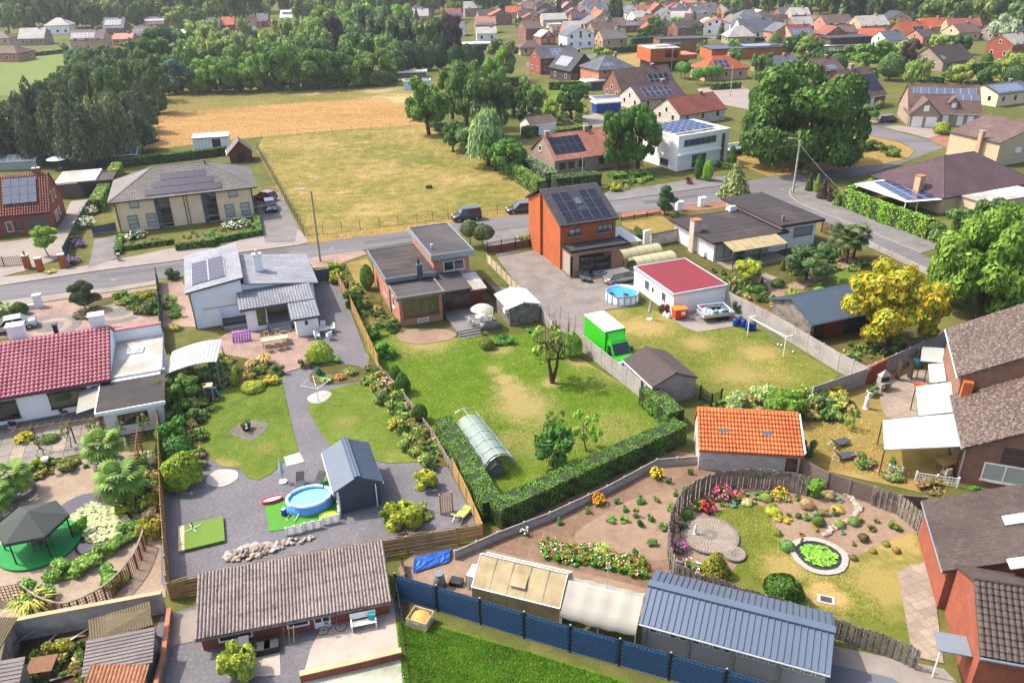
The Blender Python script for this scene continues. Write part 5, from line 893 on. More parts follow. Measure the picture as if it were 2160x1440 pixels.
# shacks at the bottom left
def shack(label,pix,zs,mat,tiles,wall='wood_grey',name='shack_roof_shed'):
    q=[P(u,v,z) for (u,v),z in zip(pix,zs)];t=thing(name,label,'shed',(q[0].x,q[0].y,0),0);o=t.location;q=[Vector((p.x-o.x,p.y-o.y,p.z)) for p in q];roof_slab(t,q,mat,.07,tiles)
    for i in range(4):
        a_,b_=q[i],q[(i+1) % 4];cen=sum(q,Vector())/4;k=lambda p:(p.x+(cen.x-p.x)*.06,p.y+(cen.y-p.y)*.06);MB().add([(*k(a_),0),(*k(b_),0),(*k(b_),b_.z-.1),(*k(a_),a_.z-.1)],[(0,1,2,3)]).build('wall',wall,t)
    return t
shack('shed with straw coloured corrugated roof against the block wall',((185,1360),(318,1318),(318,1280),(190,1306)),(1.7,1.7,2.2,2.2),'old_sheet',dict(cp=.14,rp=3,amp=.04,lift=0))
shack('shed with mauve ribbed sheet roof in the junk yard',((172,1428),(305,1400),(328,1322),(196,1352)),(1.6,1.6,2.1,2.1),'purple_sheet',dict(cp=3,rp=.22,amp=.0,lift=.05,sub=1))
shack('shed with rusty corrugated roof at the bottom edge of the junk yard',((165,1500),(300,1500),(305,1404),(180,1425)),(1.3,1.3,2.0,2.0),'rust_sheet',dict(cp=.2,rp=4,amp=.05,lift=0))
shack('shed with mauve sheet roof cut off at the lower corner',((-40,1460),(38,1446),(52,1388),(-40,1400)),(1.6,1.6,2.1,2.1),'purple_sheet',dict(cp=3,rp=.22,amp=.0,lift=.05,sub=1))
shack('narrow straw coloured lean-to roof at the corner of the block wall',((-30,1398),(0,1398),(22,1302),(-20,1302)),(1.7,1.7,2.2,2.2),'old_sheet',dict(cp=.14,rp=3,amp=.04,lift=0))
# ------------------------------------------------------------------ foliage prototypes (shared by all plants of a kind)
def quads(Cn,Nn,S,asp=1.0,droop=0.0):
    """one small leaf-like quad per centre"""
    n=len(Cn);Nn=Nn/np.linalg.norm(Nn,axis=1,keepdims=True);a=NR.normal(size=(n,3));a[:,2] -=droop
    T=a-Nn*np.sum(a*Nn,1,keepdims=True);T /=np.linalg.norm(T,axis=1,keepdims=True);B_=np.cross(Nn,T);S=S[:,None]
    V=np.stack([Cn-T*S*asp,Cn-B_*S*.62,Cn+T*S*asp,Cn+B_*S*.62],1).reshape(-1,3);return V,np.arange(n*4).reshape(n,4)
def lobes_crown(K,n,s,seed,spread=.62,zr=(.22,.82),lr=(.26,.42),env=None,jit=.55,droop=0.,asp=1.,vz=.5):
    """crown of overlapping leafy lobes in the unit box: radius 1, height 0..1"""
    rg=np.random.default_rng(seed);L=[]
    for k in range(K):
        z=rg.uniform(*zr);e=env(z) if env else math.sqrt(max(.05,1-((z-.48)/.62)**2));a=k*2.4+rg.uniform(-.5,.5);r=e*spread*math.sqrt(rg.uniform(.05,1));L.append((r*math.cos(a),r*math.sin(a),z,rg.uniform(*lr)*max(.45,e)))
    L=np.array(L);w=L[:,3]**2;idx=rg.choice(K,n,p=w/w.sum());d=rg.normal(size=(n,3));d /=np.linalg.norm(d,axis=1,keepdims=True)
    rad=L[idx,3]*(1-np.abs(rg.normal(0,.16,n)));Cn=L[idx,:3]+d*rad[:,None]*np.array([1,1,vz])
    keep=np.ones(n,bool)
    for k in range(K):
        q=(Cn-L[k,:3])/np.array([1,1,vz]);keep &=~((np.linalg.norm(q,axis=1)<L[k,3]*.78) & (idx !=k))
    keep &=Cn[:,2]>.0;Cn=Cn[keep];d=d[keep];N_=d+rg.normal(0,jit,d.shape);N_[:,2]+=.35
    return quads(Cn,N_,rg.uniform(.35,1.2,len(Cn))**1.3*s*1.35,asp,droop)
def cone_crown(n,s,seed,p=.85,layers=9,base=.0):
    rg=np.random.default_rng(seed);z=base+(1-base)*(1-np.sqrt(rg.uniform(0,1,n)));lay=np.floor(z*layers)/layers;k=(z-lay)*layers
    R_=(1-z)**p*(1.05-.35*k)+.02;a=rg.uniform(0,2*math.pi,n);R_ *=.72+.28*np.abs(np.sin(a*3.5+lay*40));R_ *=rg.uniform(.72,1.05,n)
    Cn=np.stack([R_*np.cos(a),R_*np.sin(a),z],1);N_=np.stack([np.cos(a)*.5,np.sin(a)*.5,np.ones(n)],1)+rg.normal(0,.5,(n,3));return quads(Cn,N_,rg.uniform(.6,1.2,n)*s,1.3,.6)
def ball_crown(n,s,seed,flat=.0,rough=.05,jit=.35):
    rg=np.random.default_rng(seed);d=rg.normal(size=(n,3));d /=np.linalg.norm(d,axis=1,keepdims=True);ph=rg.uniform(0,6,6)
    w=1+rough*(np.sin(d[:,0]*5+ph[0])+np.sin(d[:,1]*6+ph[1])+np.sin(d[:,2]*5+ph[2]))-np.abs(rg.normal(0,.04,n));Cn=d*w[:,None];Cn[:,2]=Cn[:,2]*.5+.5
    return quads(Cn[Cn[:,2]>0.0],(d+rg.normal(0,jit,d.shape))[Cn[:,2]>0.0],rg.uniform(.6,1.2,int((Cn[:,2]>0.0).sum()))*s)
def weep_crown(n,s,seed):
    rg=np.random.default_rng(seed);a=rg.uniform(0,2*math.pi,n);st=rg.integers(0,60,n);a=st*2.4+rg.normal(0,.07,n);r0=.25+.75*((st*.37) % 1);t=rg.uniform(0,1,n);R_=r0*(.75+.25*t);z=(1-.35*r0**2)*(1-t*(.3+.6*r0));Cn=np.stack([R_*np.cos(a),R_*np.sin(a),np.maximum(z,.02)],1)+rg.normal(0,.03,(n,3));N_=np.stack([np.cos(a),np.sin(a),.5*np.ones(n)],1)+rg.normal(0,.4,(n,3));return quads(Cn,N_,rg.uniform(.6,1.2,n)*s,1.7,2.)
def merge(*vf):
    V=[];F_=[];n=0
    for v,f in vf:V.append(v);F_.append(f+n);n+=len(v)
    return np.concatenate(V),np.concatenate(F_)
PM={}
def proto(k,vf,mat):PM[k]=npmesh('foliage_'+k,*vf,mat)
for i in range(4):proto('tree%d' % i,lobes_crown(22+3*i,9500,.042,10+i,.76,(.12,.88),(.14,.33)),'leaf')
for i in range(4):proto('far%d' % i,lobes_crown(14+i,2800,.075,30+i,.66,(.12,.85),(.2,.36)),'leaf')
for i in range(3):proto('pine%d' % i,merge(cone_crown(3600,.045,50+i,.55,11,.08),lobes_crown(16,1400,.05,60+i,.55,(.15,.8),(.14,.26),lambda z:1.05-.8*z,.6,.3,1.4,.3)),'needle')
proto('oak',lobes_crown(56,30000,.03,77,.74,(.1,.86),(.2,.33)),'leaf');proto('bright',lobes_crown(46,16000,.032,78,.78,(.08,.92),(.14,.26),None,.5,0,1.2,.75),'leaf')
for i in range(2):proto('spruce%d' % i,cone_crown(3000,.075,70+i),'needle')
for i in range(2):proto('birch%d' % i,lobes_crown(14,2300,.07,80+i,.55,(.1,.92),(.2,.32),lambda z:math.sin(min(1,z)*math.pi)*.8+.25,.6,.8,1.3,.5),'leaf')
proto('weep',weep_crown(5200,.05,90),'leaf');proto('yellow',lobes_crown(44,13000,.036,95,.74,(.12,.88),(.14,.27)),'leaf_yellow')
for i in range(2):proto('ball%d' % i,ball_crown(2600,.075,100+i),'leaf_fine')
proto('ballgold',ball_crown(2600,.08,103,rough=.07),'leaf_gold');proto('ballpale',lobes_crown(12,2400,.085,104,.55,(.1,.8),(.28,.42),None,.7),'leaf_pale')
for i in range(3):proto('shrub%d' % i,lobes_crown(13,2300,.08,110+i,.6,(.05,.75),(.26,.4),None,.7),'leaf')
proto('cone',cone_crown(2600,.07,120,.7,40),'leaf_fine');proto('sparse',lobes_crown(16,900,.06,125,.8,(.1,.95),(.14,.28)),'leaf');proto('gold',lobes_crown(13,2300,.08,127,.6,(.05,.75),(.26,.4)),'leaf_gold')
def blades(n,seed,h=1.,sp=1.,w=.045):
    rg=np.random.default_rng(seed);a=rg.uniform(0,2*math.pi,n);r=rg.uniform(0,.25,n);o=np.stack([r*np.cos(a),r*np.sin(a),0*a],1);t=rg.uniform(.25,1,n)*sp;d=np.stack([np.cos(a),np.sin(a),0*a],1);s=np.stack([-np.sin(a),np.cos(a),0*a],1)*w;H_=rg.uniform(.6,1,n)*h
    m=o+d*t[:,None]*.45+np.stack([0*a,0*a,H_*.8],1);e=o+d*t[:,None]+np.stack([0*a,0*a,H_*(1-.5*t)],1);V=np.stack([o-s,o+s,m+s,m-s,m-s,m+s,e+s*.2,e-s*.2],1).reshape(-1,3);return V,np.arange(n*8).reshape(n*2,4)
proto('tuft',blades(170,130),'grass_blade')
TR={}
def trunk_mesh(k,seed,limbs=5,top=.8,mat='trunk',bend=.03,r=1.):
    rg=random.Random(seed);m=MB();pts=[(0,0,0),(rg.uniform(-bend,bend),rg.uniform(-bend,bend),.3),(rg.uniform(-bend,bend)*2,rg.uniform(-bend,bend)*2,top)];m.tube(pts,[.035*r,.026*r,.010*r],8)
    for i in range(limbs):a=i*2.4+rg.uniform(-.4,.4);z=.28+.4*i/max(1,limbs);L_=rg.uniform(.16,.3);m.tube([(0,0,z),(L_*.5*math.cos(a),L_*.5*math.sin(a),z+.12),(L_*math.cos(a),L_*math.sin(a),z+.28)],[.016*r,.011*r,.004*r],5)
    o=m.build('t',mat);TR[k]=o.data;bpy.data.objects.remove(o)
trunk_mesh('t',1);trunk_mesh('p',2,0,.95,'trunk',.01,.7);trunk_mesh('b',3,5,.8,'trunk_pale',.03,.7);trunk_mesh('s',4,6,.8,'trunk',.06,.55)
def RGB(h,k=1.):
    c=C(h);g=(.3*c[0]+.6*c[1]+.1*c[2])*.95;return tuple((x*.9+g*.1)*k for x in c)+(1,)
def foliage(name,key,par,w,h,z,col,rz=None,d=None):
    o=link(bpy.data.objects.new(name,PM[key]),par);o.scale=(w/2,(d or w)/2,h);o.location=(0,0,z);o.rotation_euler=(0,0,random.uniform(0,6.28) if rz is None else rz);o.color=col;return o
_pc=[0]
def tree(u,v,h,w,key,col,label,name='broadleaf_tree',group=None,cf=.75,tk='t',z=0,pos=None):
    """crown key*: picks one of the variants; cf = crown share of the height"""
    p=pos or P(u,v);_pc[0]+=1
    if key[-1]=='*':n=sum(1 for k in PM if k.startswith(key[:-1]) and k[len(key)-1:].isdigit());key=key[:-1]+str(_pc[0] % n)
    t=thing(name,label,'tree',(p.x,p.y,z),0,group);foliage('crown',key,t,w,h*cf,h*(1-cf)*.98,RGB(col) if isinstance(col,str) else col)
    o=link(bpy.data.objects.new('trunk',TR[tk]),t);o.scale=(h,h,h*.95);o.rotation_euler=(0,0,random.uniform(0,6));return t
def bush(u,v,w,h,key,col,label,name='bush',cat='bush',group=None,z=0,d=None):
    p=P(u,v);_pc[0]+=1
    if key[-1]=='*':n=sum(1 for k in PM if k.startswith(key[:-1]) and k[len(key)-1:].isdigit());key=key[:-1]+str(_pc[0] % n)
    o=foliage(name,key,None,w,h,0,RGB(col) if isinstance(col,str) else col,d=d);o.location=(p.x,p.y,z-.03*h+.03);tag(o,label,cat,group);return o
def blossoms(par,n,cols,s=.07,zmin=.35,r=(.75,1.02)):
    """separate flower heads standing out of a bush"""
    for c in cols:
        a=NR.uniform(0,2*math.pi,n);z=NR.uniform(zmin,1,n);k=np.sqrt(np.clip(1-((z-.45)/.6)**2,.05,1))*NR.uniform(*r,n)
        sx,sy,sz=par.scale;Cn=np.stack([k*np.cos(a),k*np.sin(a),z+.03],1);N_=np.stack([np.cos(a)*.5,np.sin(a)*.5,np.ones(n)],1)+NR.normal(0,.3,(n,3));V1,F1=quads(Cn*np.array([sx,sy,sz]),N_,np.full(n,s)*NR.uniform(.7,1.3,n));V2,F2=quads(Cn*np.array([sx,sy,sz]),N_+NR.normal(0,.8,N_.shape),np.full(n,s))
        o=link(bpy.data.objects.new('blossom',npmesh('blossom',*merge((V1,F1),(V2,F2)),c)),par);o.scale=(1/sx,1/sy,1/sz);o['kind']='stuff'
def hedge(label,pix,w,h,col,mat='leaf_hedge',dens=1.,closed=False,cat='hedge',name='hedge',z=0,group=None,ls=None,hs=None):
    """clipped hedge along a line on the ground"""
    pts=[X(p) for p in pix];cen=sum(pts,Vector())/len(pts);dist=(cen-Vector((0,0,CAMH))).length;s=ls or max(.06,dist*.0011);core=MB();VV=[];NN=[]
    if closed:pts=pts+[pts[0]]
    for i,(a,b_) in enumerate(zip(pts,pts[1:])):
        L_=(b_-a).length
        if L_<.05:continue
        d=(b_-a)/L_;n=Vector((-d.y,d.x,0));e=w/2-.001;a2=a-d*(e if i>0 or closed else 0);b2=b_+d*e*(1 if i<len(pts)-2 or closed else 0)
        k=w/2-.06;core.prism([(p-cen).to_2d() for p in (a2-n*k,b2-n*k,b2+n*k,a2+n*k)],z,z+h-.06)
        LL=(b2-a2).length;rho=dens*.9/(s*s)
        for (area,f) in ((LL*w,0),(LL*h,1),(LL*h,-1),(w*h,2),(w*h,3)):
            m=int(area*rho)+4;t=NR.uniform(0,LL,m);q=NR.uniform(-w/2,w/2,m);zz=NR.uniform(0,h,m);N0=np.zeros((m,3));jj=np.abs(NR.normal(0,.045,m))
            if f==0:zz=np.full(m,h)-jj*.8;N0[:,2]=1
            elif abs(f)==1:q=np.full(m,f*w/2)-f*jj;N0+=np.array(n)*f
            else:t=np.full(m,0. if f==2 else LL);N0+=np.array(d)*(-1 if f==2 else 1)
            lump=.05*np.sin(t*2.1+q*3)+.04*np.sin(t*4.7+zz*5);base=np.array(a2-cen)[None]+t[:,None]*np.array(d)+q[:,None]*np.array(n);base[:,2]=zz+z;VV.append(base+N0*lump[:,None]*min(1,h));NN.append(N0+NR.normal(0,.5,(m,3)))
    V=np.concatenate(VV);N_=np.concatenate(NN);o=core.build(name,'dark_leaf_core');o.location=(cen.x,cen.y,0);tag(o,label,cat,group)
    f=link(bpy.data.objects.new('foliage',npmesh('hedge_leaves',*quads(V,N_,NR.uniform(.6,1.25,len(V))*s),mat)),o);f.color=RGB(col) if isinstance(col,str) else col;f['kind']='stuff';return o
# ------------------------------------------------------------------ the far wood
def wood(name,label,rows,key,cols,mat='leaf'):
    base=[np.array([v.co[:] for v in PM[k].vertices]) for k in key];V=[];n=0
    for (p,h,w) in rows:
        b_=base[random.randrange(len(base))];a=random.uniform(0,6.28);c_,s_=math.cos(a),math.sin(a);q=b_*np.array([w/2,w/2,h]);V.append(np.stack([q[:,0]*c_-q[:,1]*s_+p.x,q[:,0]*s_+q[:,1]*c_+p.y,q[:,2]+.4],1))
    V=np.concatenate(V);m=npmesh(name,V,np.arange(len(V)).reshape(-1,4),mat);o=link(bpy.data.objects.new(name,m));o.color=RGB(cols);o['kind']='stuff';o['label']=label;return o
for i in range(2):proto('wood%d' % i,lobes_crown(9,650,.15,140+i),'leaf')
rows=[]
for k in range(105):
    u=-120+k*23+random.uniform(-10,10);v=(50 if u<560 else 26 if u<1080 else 3 if u<1560 else 22 if u<1750 else 40)+random.uniform(-5,8)
    if u<220:v=58+random.uniform(-4,6)
    rows.append((P(u,v),random.uniform(13,20),random.uniform(11,17)))
    rows.append((P(u,v-16-random.uniform(0,8)),random.uniform(17,24),random.uniform(13,19)))
wood('far_wood','dense mixed wood closing the view behind the village',rows,('wood0','wood1'),'#4c5f2f')
rows=[(P(random.uniform(-150,2300),random.uniform(-28,-4)),random.uniform(18,26),random.uniform(18,26)) for k in range(120)]
wood('far_wood','darker rear rows of the wood beyond the village',rows,('wood0','wood1'),'#40502c')
rows=[]
for (a,b2,n,h) in (((350,200),(830,180),60,3.2),((-60,340),(300,330),36,2.6),((330,240),(300,300),10,2.4),((880,250),(960,300),12,2.5),((340,150),(900,130),40,4.5)):
    for i in range(n):p=P(*a).lerp(P(*b2),(i+random.random())/n);rows.append((p+Vector((random.uniform(-1,1),random.uniform(-2,2),-.4)),random.uniform(.5,1)*h,random.uniform(.8,1.5)*h))
wood('undergrowth','shrubby undergrowth beneath the hedgerow and the pines',rows,('wood0','wood1'),'#566c30')
# trees of the upper wood that stand out in front
CG=['#5d7434','#4d662c','#6f8238','#56703a','#44592c','#7d8b40']
def belt(label,group,lst,key='far*',name='broadleaf_tree',cf=.85,tk='t',cols=CG,k=1.):
    lst=sorted(lst,key=lambda q:q[0])
    for i,q in enumerate(lst):
        u,v,h,w=q[:4];col=q[4] if len(q)>4 else cols[(i*7) % len(cols)];ky=q[5] if len(q)>5 else key
        tree(u,v,h*(1+(k-1)*.4),w*k,ky,col,label % ordw(i),name,group,cf,tk)
belt('%s tree from the left along the front of the far wood','trees fronting the far wood',[(20,72,14,13),(62,66,13,14,'#5f7136'),(118,62,15,15),(160,58,14,12,'#6f7d3c'),(200,66,13,12),(246,60,15,14),(292,66,14,11,'#50672f'),(335,62,14,13),(378,76,13,14),(420,70,12,12),(455,62,15,13,'#6b7e38'),(560,52,13,12),(640,50,13,14),(690,52,15,14,'#6c7f3a'),(735,44,15,13),(780,50,13,12),(815,46,13,12),(900,38,14,13,'#75843e'),(960,42,12,11,'#6d8038'),(1010,34,13,12),(1300,24,15,13),(1345,20,14,12),(1500,16,13,13),(1545,40,14,13,'#6b7f40'),(1620,30,13,13),(1690,44,12,13,'#5c7a34'),(1730,30,13,12),(1790,40,12,12),(1860,50,13,13),(1900,48,13,12),(1960,60,13,13),(2010,70,13,14),(2060,66,14,14),(2150,80,14,15)])
belt('%s dark conifer from the left among the village roofs','village conifers',[(1178,44,14,5,'#2f4030','spruce*'),(1290,62,15,7,'#33482f','spruce*'),(1306,66,14,6,'#2d422e','spruce*'),(880,62,9,5,'#3a5233','spruce*'),(938,56,8,5,'#4b6338','spruce*'),(1462,66,8,4.5,'#3f5a35','spruce*'),(1284,82,10,6,'#5d7370','spruce*'),(1520,84,7,4,'#44602f','spruce*')],'spruce*','conifer',1.)
# hedgerow behind the meadow
belt('%s tree from the left in the hedgerow behind the mown meadow','hedgerow trees',cf=.97,k=1.3,lst=[(350,182,9,9,'#557038'),(385,196,8.5,10,'#4f6a58','tree*'),(428,195,8,9,'#71902f','tree*'),(470,194,9,10,'#698a2e','tree*'),(508,193,8.5,9,'#5f802e','tree*'),(548,190,9,9,'#6d8c30','tree*'),(590,189,12,12,'#557a2c','tree*'),(640,186,9,9,'#708a3c','tree*'),(672,187,10,11,'#4c702c','tree*'),(712,184,10,11,'#44682c','tree*'),(752,182,9,10,'#6a8a30','tree*'),(790,178,9,10,'#5d7a34','tree*'),(822,172,6,6,'#6c7f38'),(345,130,11,11,'#3f6128','tree*'),(330,155,10,10,'#4a6b2c'),(420,150,10,10,'#7f9636'),(455,155,13,9,'#8a9548','birch*'),(500,140,11,9,'#848e50','birch*'),(520,120,12,8,'#8a9558','birch*'),(560,140,10,10,'#6d8538'),(610,130,12,9,'#7b8f50','birch*'),(640,120,12,9,'#889a48','birch*'),(680,105,14,12,'#6f8f34','tree*'),(705,115,13,8,'#3c3430'),(725,100,13,12,'#75953a','tree*'),(770,118,15,13,'#4f6a48','birch*'),(810,120,15,12,'#5d7048','birch*'),(835,115,13,11,'#6a7a4a','birch*'),(850,82,13,10,'#6d9432','tree*'),(870,118,13,10,'#48603a'),(905,122,12,10,'#5a7034'),(930,112,12,9,'#355a28','tree*'),(955,112,12,8,'#41303a'),(790,84,13,13,'#7d9a3c'),(745,72,12,12,'#6c8838'),(600,88,9,9,'#8b9540'),(300,128,7,8,'#44602c'),(280,118,6,7,'#51693a')]+[(random.uniform(370,890),random.uniform(98,168),random.uniform(7,11),random.uniform(7,10),random.choice(['#5d7c3a','#6f8c40','#4f6c34','#7c9448','#587048'])) for _ in range(26)])
belt('%s column from the left in the clipped conifer row beyond the meadow','clipped conifers',[(815,152,7,5.5),(838,151,7.4,5.5),(862,150,7,5.5),(884,149,7.6,5),(905,148,7.2,5),(930,146,7,5),(962,146,7,5),(985,144,7,5),(1005,143,7,5)],'ball*','conifer_column',.97,'p',['#33512c','#3c5a2e','#2f4a2a'])
# the pine stand
random.seed(3);PT2=[(-45,335,16,8),(10,350,17,8.5),(-10,315,16,8),(45,338,16,8),(75,350,15,7),(95,330,17,8),(130,345,16,7.5),(160,350,15,8),(170,325,16,8),(200,352,15,7.5),(230,350,15,8),(262,338,15,8),(60,305,15,8),(115,300,15,8),(150,290,15,8),(255,305,14,8),(285,300,14,8),(300,318,11,7),(310,280,13,8)]
belt('%s dark pine from the left in the stand beside the fields','pines of the stand',[(q[0],q[1],q[2]*random.uniform(.68,.88),q[3]*random.uniform(.8,1.15))+(['#49583a','#3f4f34','#525c38','#5a6440'][i % 4],) for i,q in enumerate(PT2)],'pine*','pine_tree',.9,'p')
belt('%s leafy tree from the left behind the pine stand','mixed trees behind the pines',cf=.95,lst=[(30,290,8,9),(75,275,8,9,'#4a6a34'),(110,250,9,9),(140,225,9,9,'#40632c'),(155,200,8.5,9),(175,172,9,9,'#5d7a40'),(205,180,10,9),(235,190,10,9,'#4f6838'),(262,200,11,9),(290,210,11,9),(320,215,12,9,'#45602f'),(335,240,12,9,'#4b6336'),(195,235,12,9,'#54663a'),(245,245,12,9),(160,140,8,9,'#5d7850'),(190,150,8,8,'#547048'),(228,145,8,8),(265,160,9,9),(300,175,10,9)],key='tree*',cols=['#4c6830','#566f34','#425c2c'])
tree(212,318,11,6.5,'birch0','#8a8f4c','tall pale birch standing out from the dark pines','birch_tree',None,.85,'b');tree(238,322,10,6,'birch1','#868c48','shorter pale birch at the field side of the pines','birch_tree',None,.85,'b')
# garden trees right of the pasture
TG=[(905,285,12.5,10.5,'tree*','#5a7d28','broad walnut tree at the corner of the pasture'),(955,262,12,8,'tree*','#64862f','bright crowned tree behind the walnut'),(985,270,15,10,'tree*','#58762f','tall rounded tree in the group beside the pasture'),(1030,292,14,11,'tree*','#4a6530','dark heavy tree behind the weeping willow'),(1045,200,12,8,'tree*','#6f9a26','fresh green tree rising behind the pasture group'),(1062,172,12,11,'tree*','#6a7f48','grey green tree in front of the brick houses'),(1030,350,10,8,'weep','#7d9a60','weeping willow beside the long conifer hedge'),(1075,372,6.5,7,'tree*','#4d7a24','small dark broadleaf tree beside the willow'),(1045,362,6,5,'tree*','#527c28','small tree between the willow and the bungalow gable'),(955,320,6,6,'tree*','#4d7030','low tree at the foot of the walnut'),(985,325,5.5,5,'shrub*','#6d8a48','pale shrubby tree below the willow'),(1095,198,5,5,'shrub*','#3f2f33','small purple leaved tree in the gardens'),(1122,245,9,8,'tree*','#678838','round green garden tree with open lawn beside it'),(1108,275,7,6,'tree*','#3f5c2c','dark garden tree next to the small white garden house'),(1205,255,8.5,7.5,'tree*','#356022','dark glossy tree in the middle of the gardens'),(1160,262,5.5,4.5,'tree*','#7c9c30','light green young tree beside the dark glossy one'),(1230,205,4,5,'shrub*','#4f7428','clipped shrub tree by the grey pavilion'),(1270,132,5.5,7.5,'shrub*','#8a9c30','yellow green spreading tree behind the black clad house'),(1085,245,7,6,'tree*','#4d6c2e','middle sized tree in the gardens beside the willow group'),(1060,245,8,7,'tree*','#4a6a30','dense tree behind the willow group'),
 (1685,356,17.5,23,'oak','#43631f','huge oak spreading over the grass island'),(1622,330,13,12,'oak','#48691f','large tree leaning into the huge oak from the house side'),(1304,362,11,7.6,'tree*','#3f661f','first of two round topped trees in box beds before the pink roofed bungalow'),(1346,358,11.4,8.2,'tree*','#44701f','second of two round topped trees in box beds, nearer the modern house'),(1830,148,9,15,'tree*','#5d8426','wide round tree among the village houses at the side road'),(1912,142,8,8,'tree*','#4a3a38','copper leaved tree beside the wide round one'),(1664,122,7,6,'tree*','#3f6a28','small round tree before the salmon garages'),(1712,130,7,9,'tree*','#3a6424','dark round tree before the salmon garages'),(2110,110,12,13,'birch*','#8b9a7c','large silver grey willow near the corner of the wood'),(1545,120,6,6.5,'tree*','#78a02c','round bright tree before the flat roofed workshop'),(1425,78,8,8,'tree*','#6d9430','round leafy tree between the upper village houses'),(1380,84,9,8,'tree*','#4a6c2a','darker tree beside the brick hall'),(1355,92,7,8,'tree*','#48682c','spreading tree in the upper village gardens'),(1605,182,9,8,'tree*','#557038','grey green tree behind the orange hipped house'),(1500,62,6,5,'tree*','#5f8a30','small bright tree in the upper street'),(1538,46,12,13,'tree*','#6c8048','big pale tree at the upper village edge'),(1833,262,5,5,'tree*','#5c7c34','young tree in the bed before the twin gable house'),(2005,172,5,7,'shrub*','#6d8038','loose tree beside the broad grey brown roof')]
for (u,v,h,w,k,col,lab) in TG:tree(u,v,h,w,k,col,lab,'garden_tree',None,.8 if h<9 else .95 if k=='oak' else .86)
t=None
for i,u in enumerate((1435,1470,1486,1500,1512)):tree(u if i else 1436,(165 if i==0 else 182-2*i),4.5,3.2,'ball*','#558a26','%s ball headed tree from the left beside the orange hipped house' % ordw(i),'ball_tree','ball headed trees',.62,'s')
tree(1445,168,4.6,3.2,'ball0','#4d8222','ball headed tree nearest the red cubic house','ball_tree','ball headed trees',.62,'s')
# garden trees and shrubs scattered between the village houses
hs=[q.location for q in bpy.data.objects if q.get('group')=='village houses' or q.get('category')=='outbuilding'];sc=[];rv=random.Random(21)
while len(sc)<80:
    u,v=rv.uniform(840,2150),rv.uniform(30,190);p=P(u,v)
    if v>40+.12*(u-840)+(60 if u>1250 else 0) or (1280<u<1420 and 85<v<160):continue
    if min((p-q).length for q in hs)<9 or min([((p-P(a,b2)).length) for a,b2,*_ in sc]+[99])<5:continue
    h=rv.uniform(2.2,7.5);sc.append((u,v,h,h*rv.uniform(.7,1.1),rv.choice(['#5d7c34','#4a6a2c','#78943c','#3f5c2c','#86983c','#5f7050']),rv.choice(['tree*','far*','shrub*','ball*'])))
belt('%s garden tree from the left between the village houses','village garden trees',sc,cf=.9)
# near trees
tree(2065,668,11.5,12,'bright','#64841f','big bright green tree behind the lichen roofed house','garden_tree',None,.9);tree(2150,640,11,10,'bright','#668820','second bright green tree cut off by the picture edge','garden_tree',None,.9);tree(2000,640,8,7,'bright','#5c7c20','lower bright green tree leaning towards the yellow one','garden_tree',None,.92);tree(2030,545,7,10,'tree0','#4f6c30','dull green tree between the corner bungalow and the bright trees','garden_tree',None,.9);tree(2085,520,6.5,7,'tree2','#4d6a2e','dull green tree against the corner bungalow','garden_tree',None,.9)
tree(1872,728,8.8,10.8,'yellow','#7c8c14','rounded tree full of golden yellow blossom over the timber shed','flowering_tree',None,.88);tree(1700,590,4.5,7.5,'tree1','#4e6a38','wide grey green tree in front of the flat bungalow terrace','garden_tree',None,.85)
tree(1574,604,3.4,3.6,'gold','#8a9414','small golden leaved tree beside the bungalow path','garden_tree',None,.6,'s');tree(103,540,4.2,3.8,'tree2','#7da01e','young maple tree with yellow green crown behind the brick gate pillars','garden_tree',None,.7,'s')
tree(992,520,3.6,2.5,'ball0','#5d6a38','first grey green ball tree in the paved front yard','ball_tree',None,.6,'s');tree(1020,524,3.2,2.8,'ball1','#4f6032','second, wider ball tree in the paved front yard','ball_tree',None,.62,'s')
# the pruned fruit tree and the two orchard trees
p=P(1165,808);t=thing('pruned_tree','old pruned fruit tree with bare upright branches on the lawn','tree',p);t.scale=(1.3,1.3,1.35);m=MB();rg=random.Random(5)
m.tube([(0,0,0),(-.15,0,1.0),(-.3,.1,2.0),(-.45,.1,3.0)],[.17,.13,.1,.06],8);m.tube([(.05,0,.2),(.3,.1,1.2),(.4,.1,2.2),(.7,.2,3.1)],[.14,.11,.09,.05],8)
for i in range(60):
    b0=Vector(rg.choice([(-.3,.1,1.7),(-.45,.1,2.6),(.4,.1,1.8),(.65,.2,2.7),(-.45,.1,3.0),(.7,.2,3.1),(.35,.1,2.3)]));a=rg.uniform(0,6.28);l=rg.uniform(.5,1.6);q=b0+Vector((math.cos(a)*l*.8,math.sin(a)*l*.8,rg.uniform(.0,.5)));m.tube([b0,(b0+q)/2+Vector((0,0,-.05)),q],[.035,.026,.02],5);m.tube([q,q+Vector((rg.uniform(-.15,.15),rg.uniform(-.15,.15),rg.uniform(.7,1.9)))],[.02,.006],4)
m.build('trunk','trunk',t);foliage('crown','sparse',t,3.4,2.6,1.6,RGB('#7f9a34'))
tree(1165,985,4.0,4.6,'birch0','#4f7a2a','small cherry tree with drooping dark leaves inside the hedge','fruit_tree',None,.85,'s');tree(1237,952,3.6,2.8,'sparse','#7aa428','slim light green fruit tree beside the cherry tree','fruit_tree',None,.85,'s');tree(1172,912,2.0,2.0,'sparse','#55802a','low sprout behind the cherry tree on the lawn','fruit_tree',None,.85,'s')
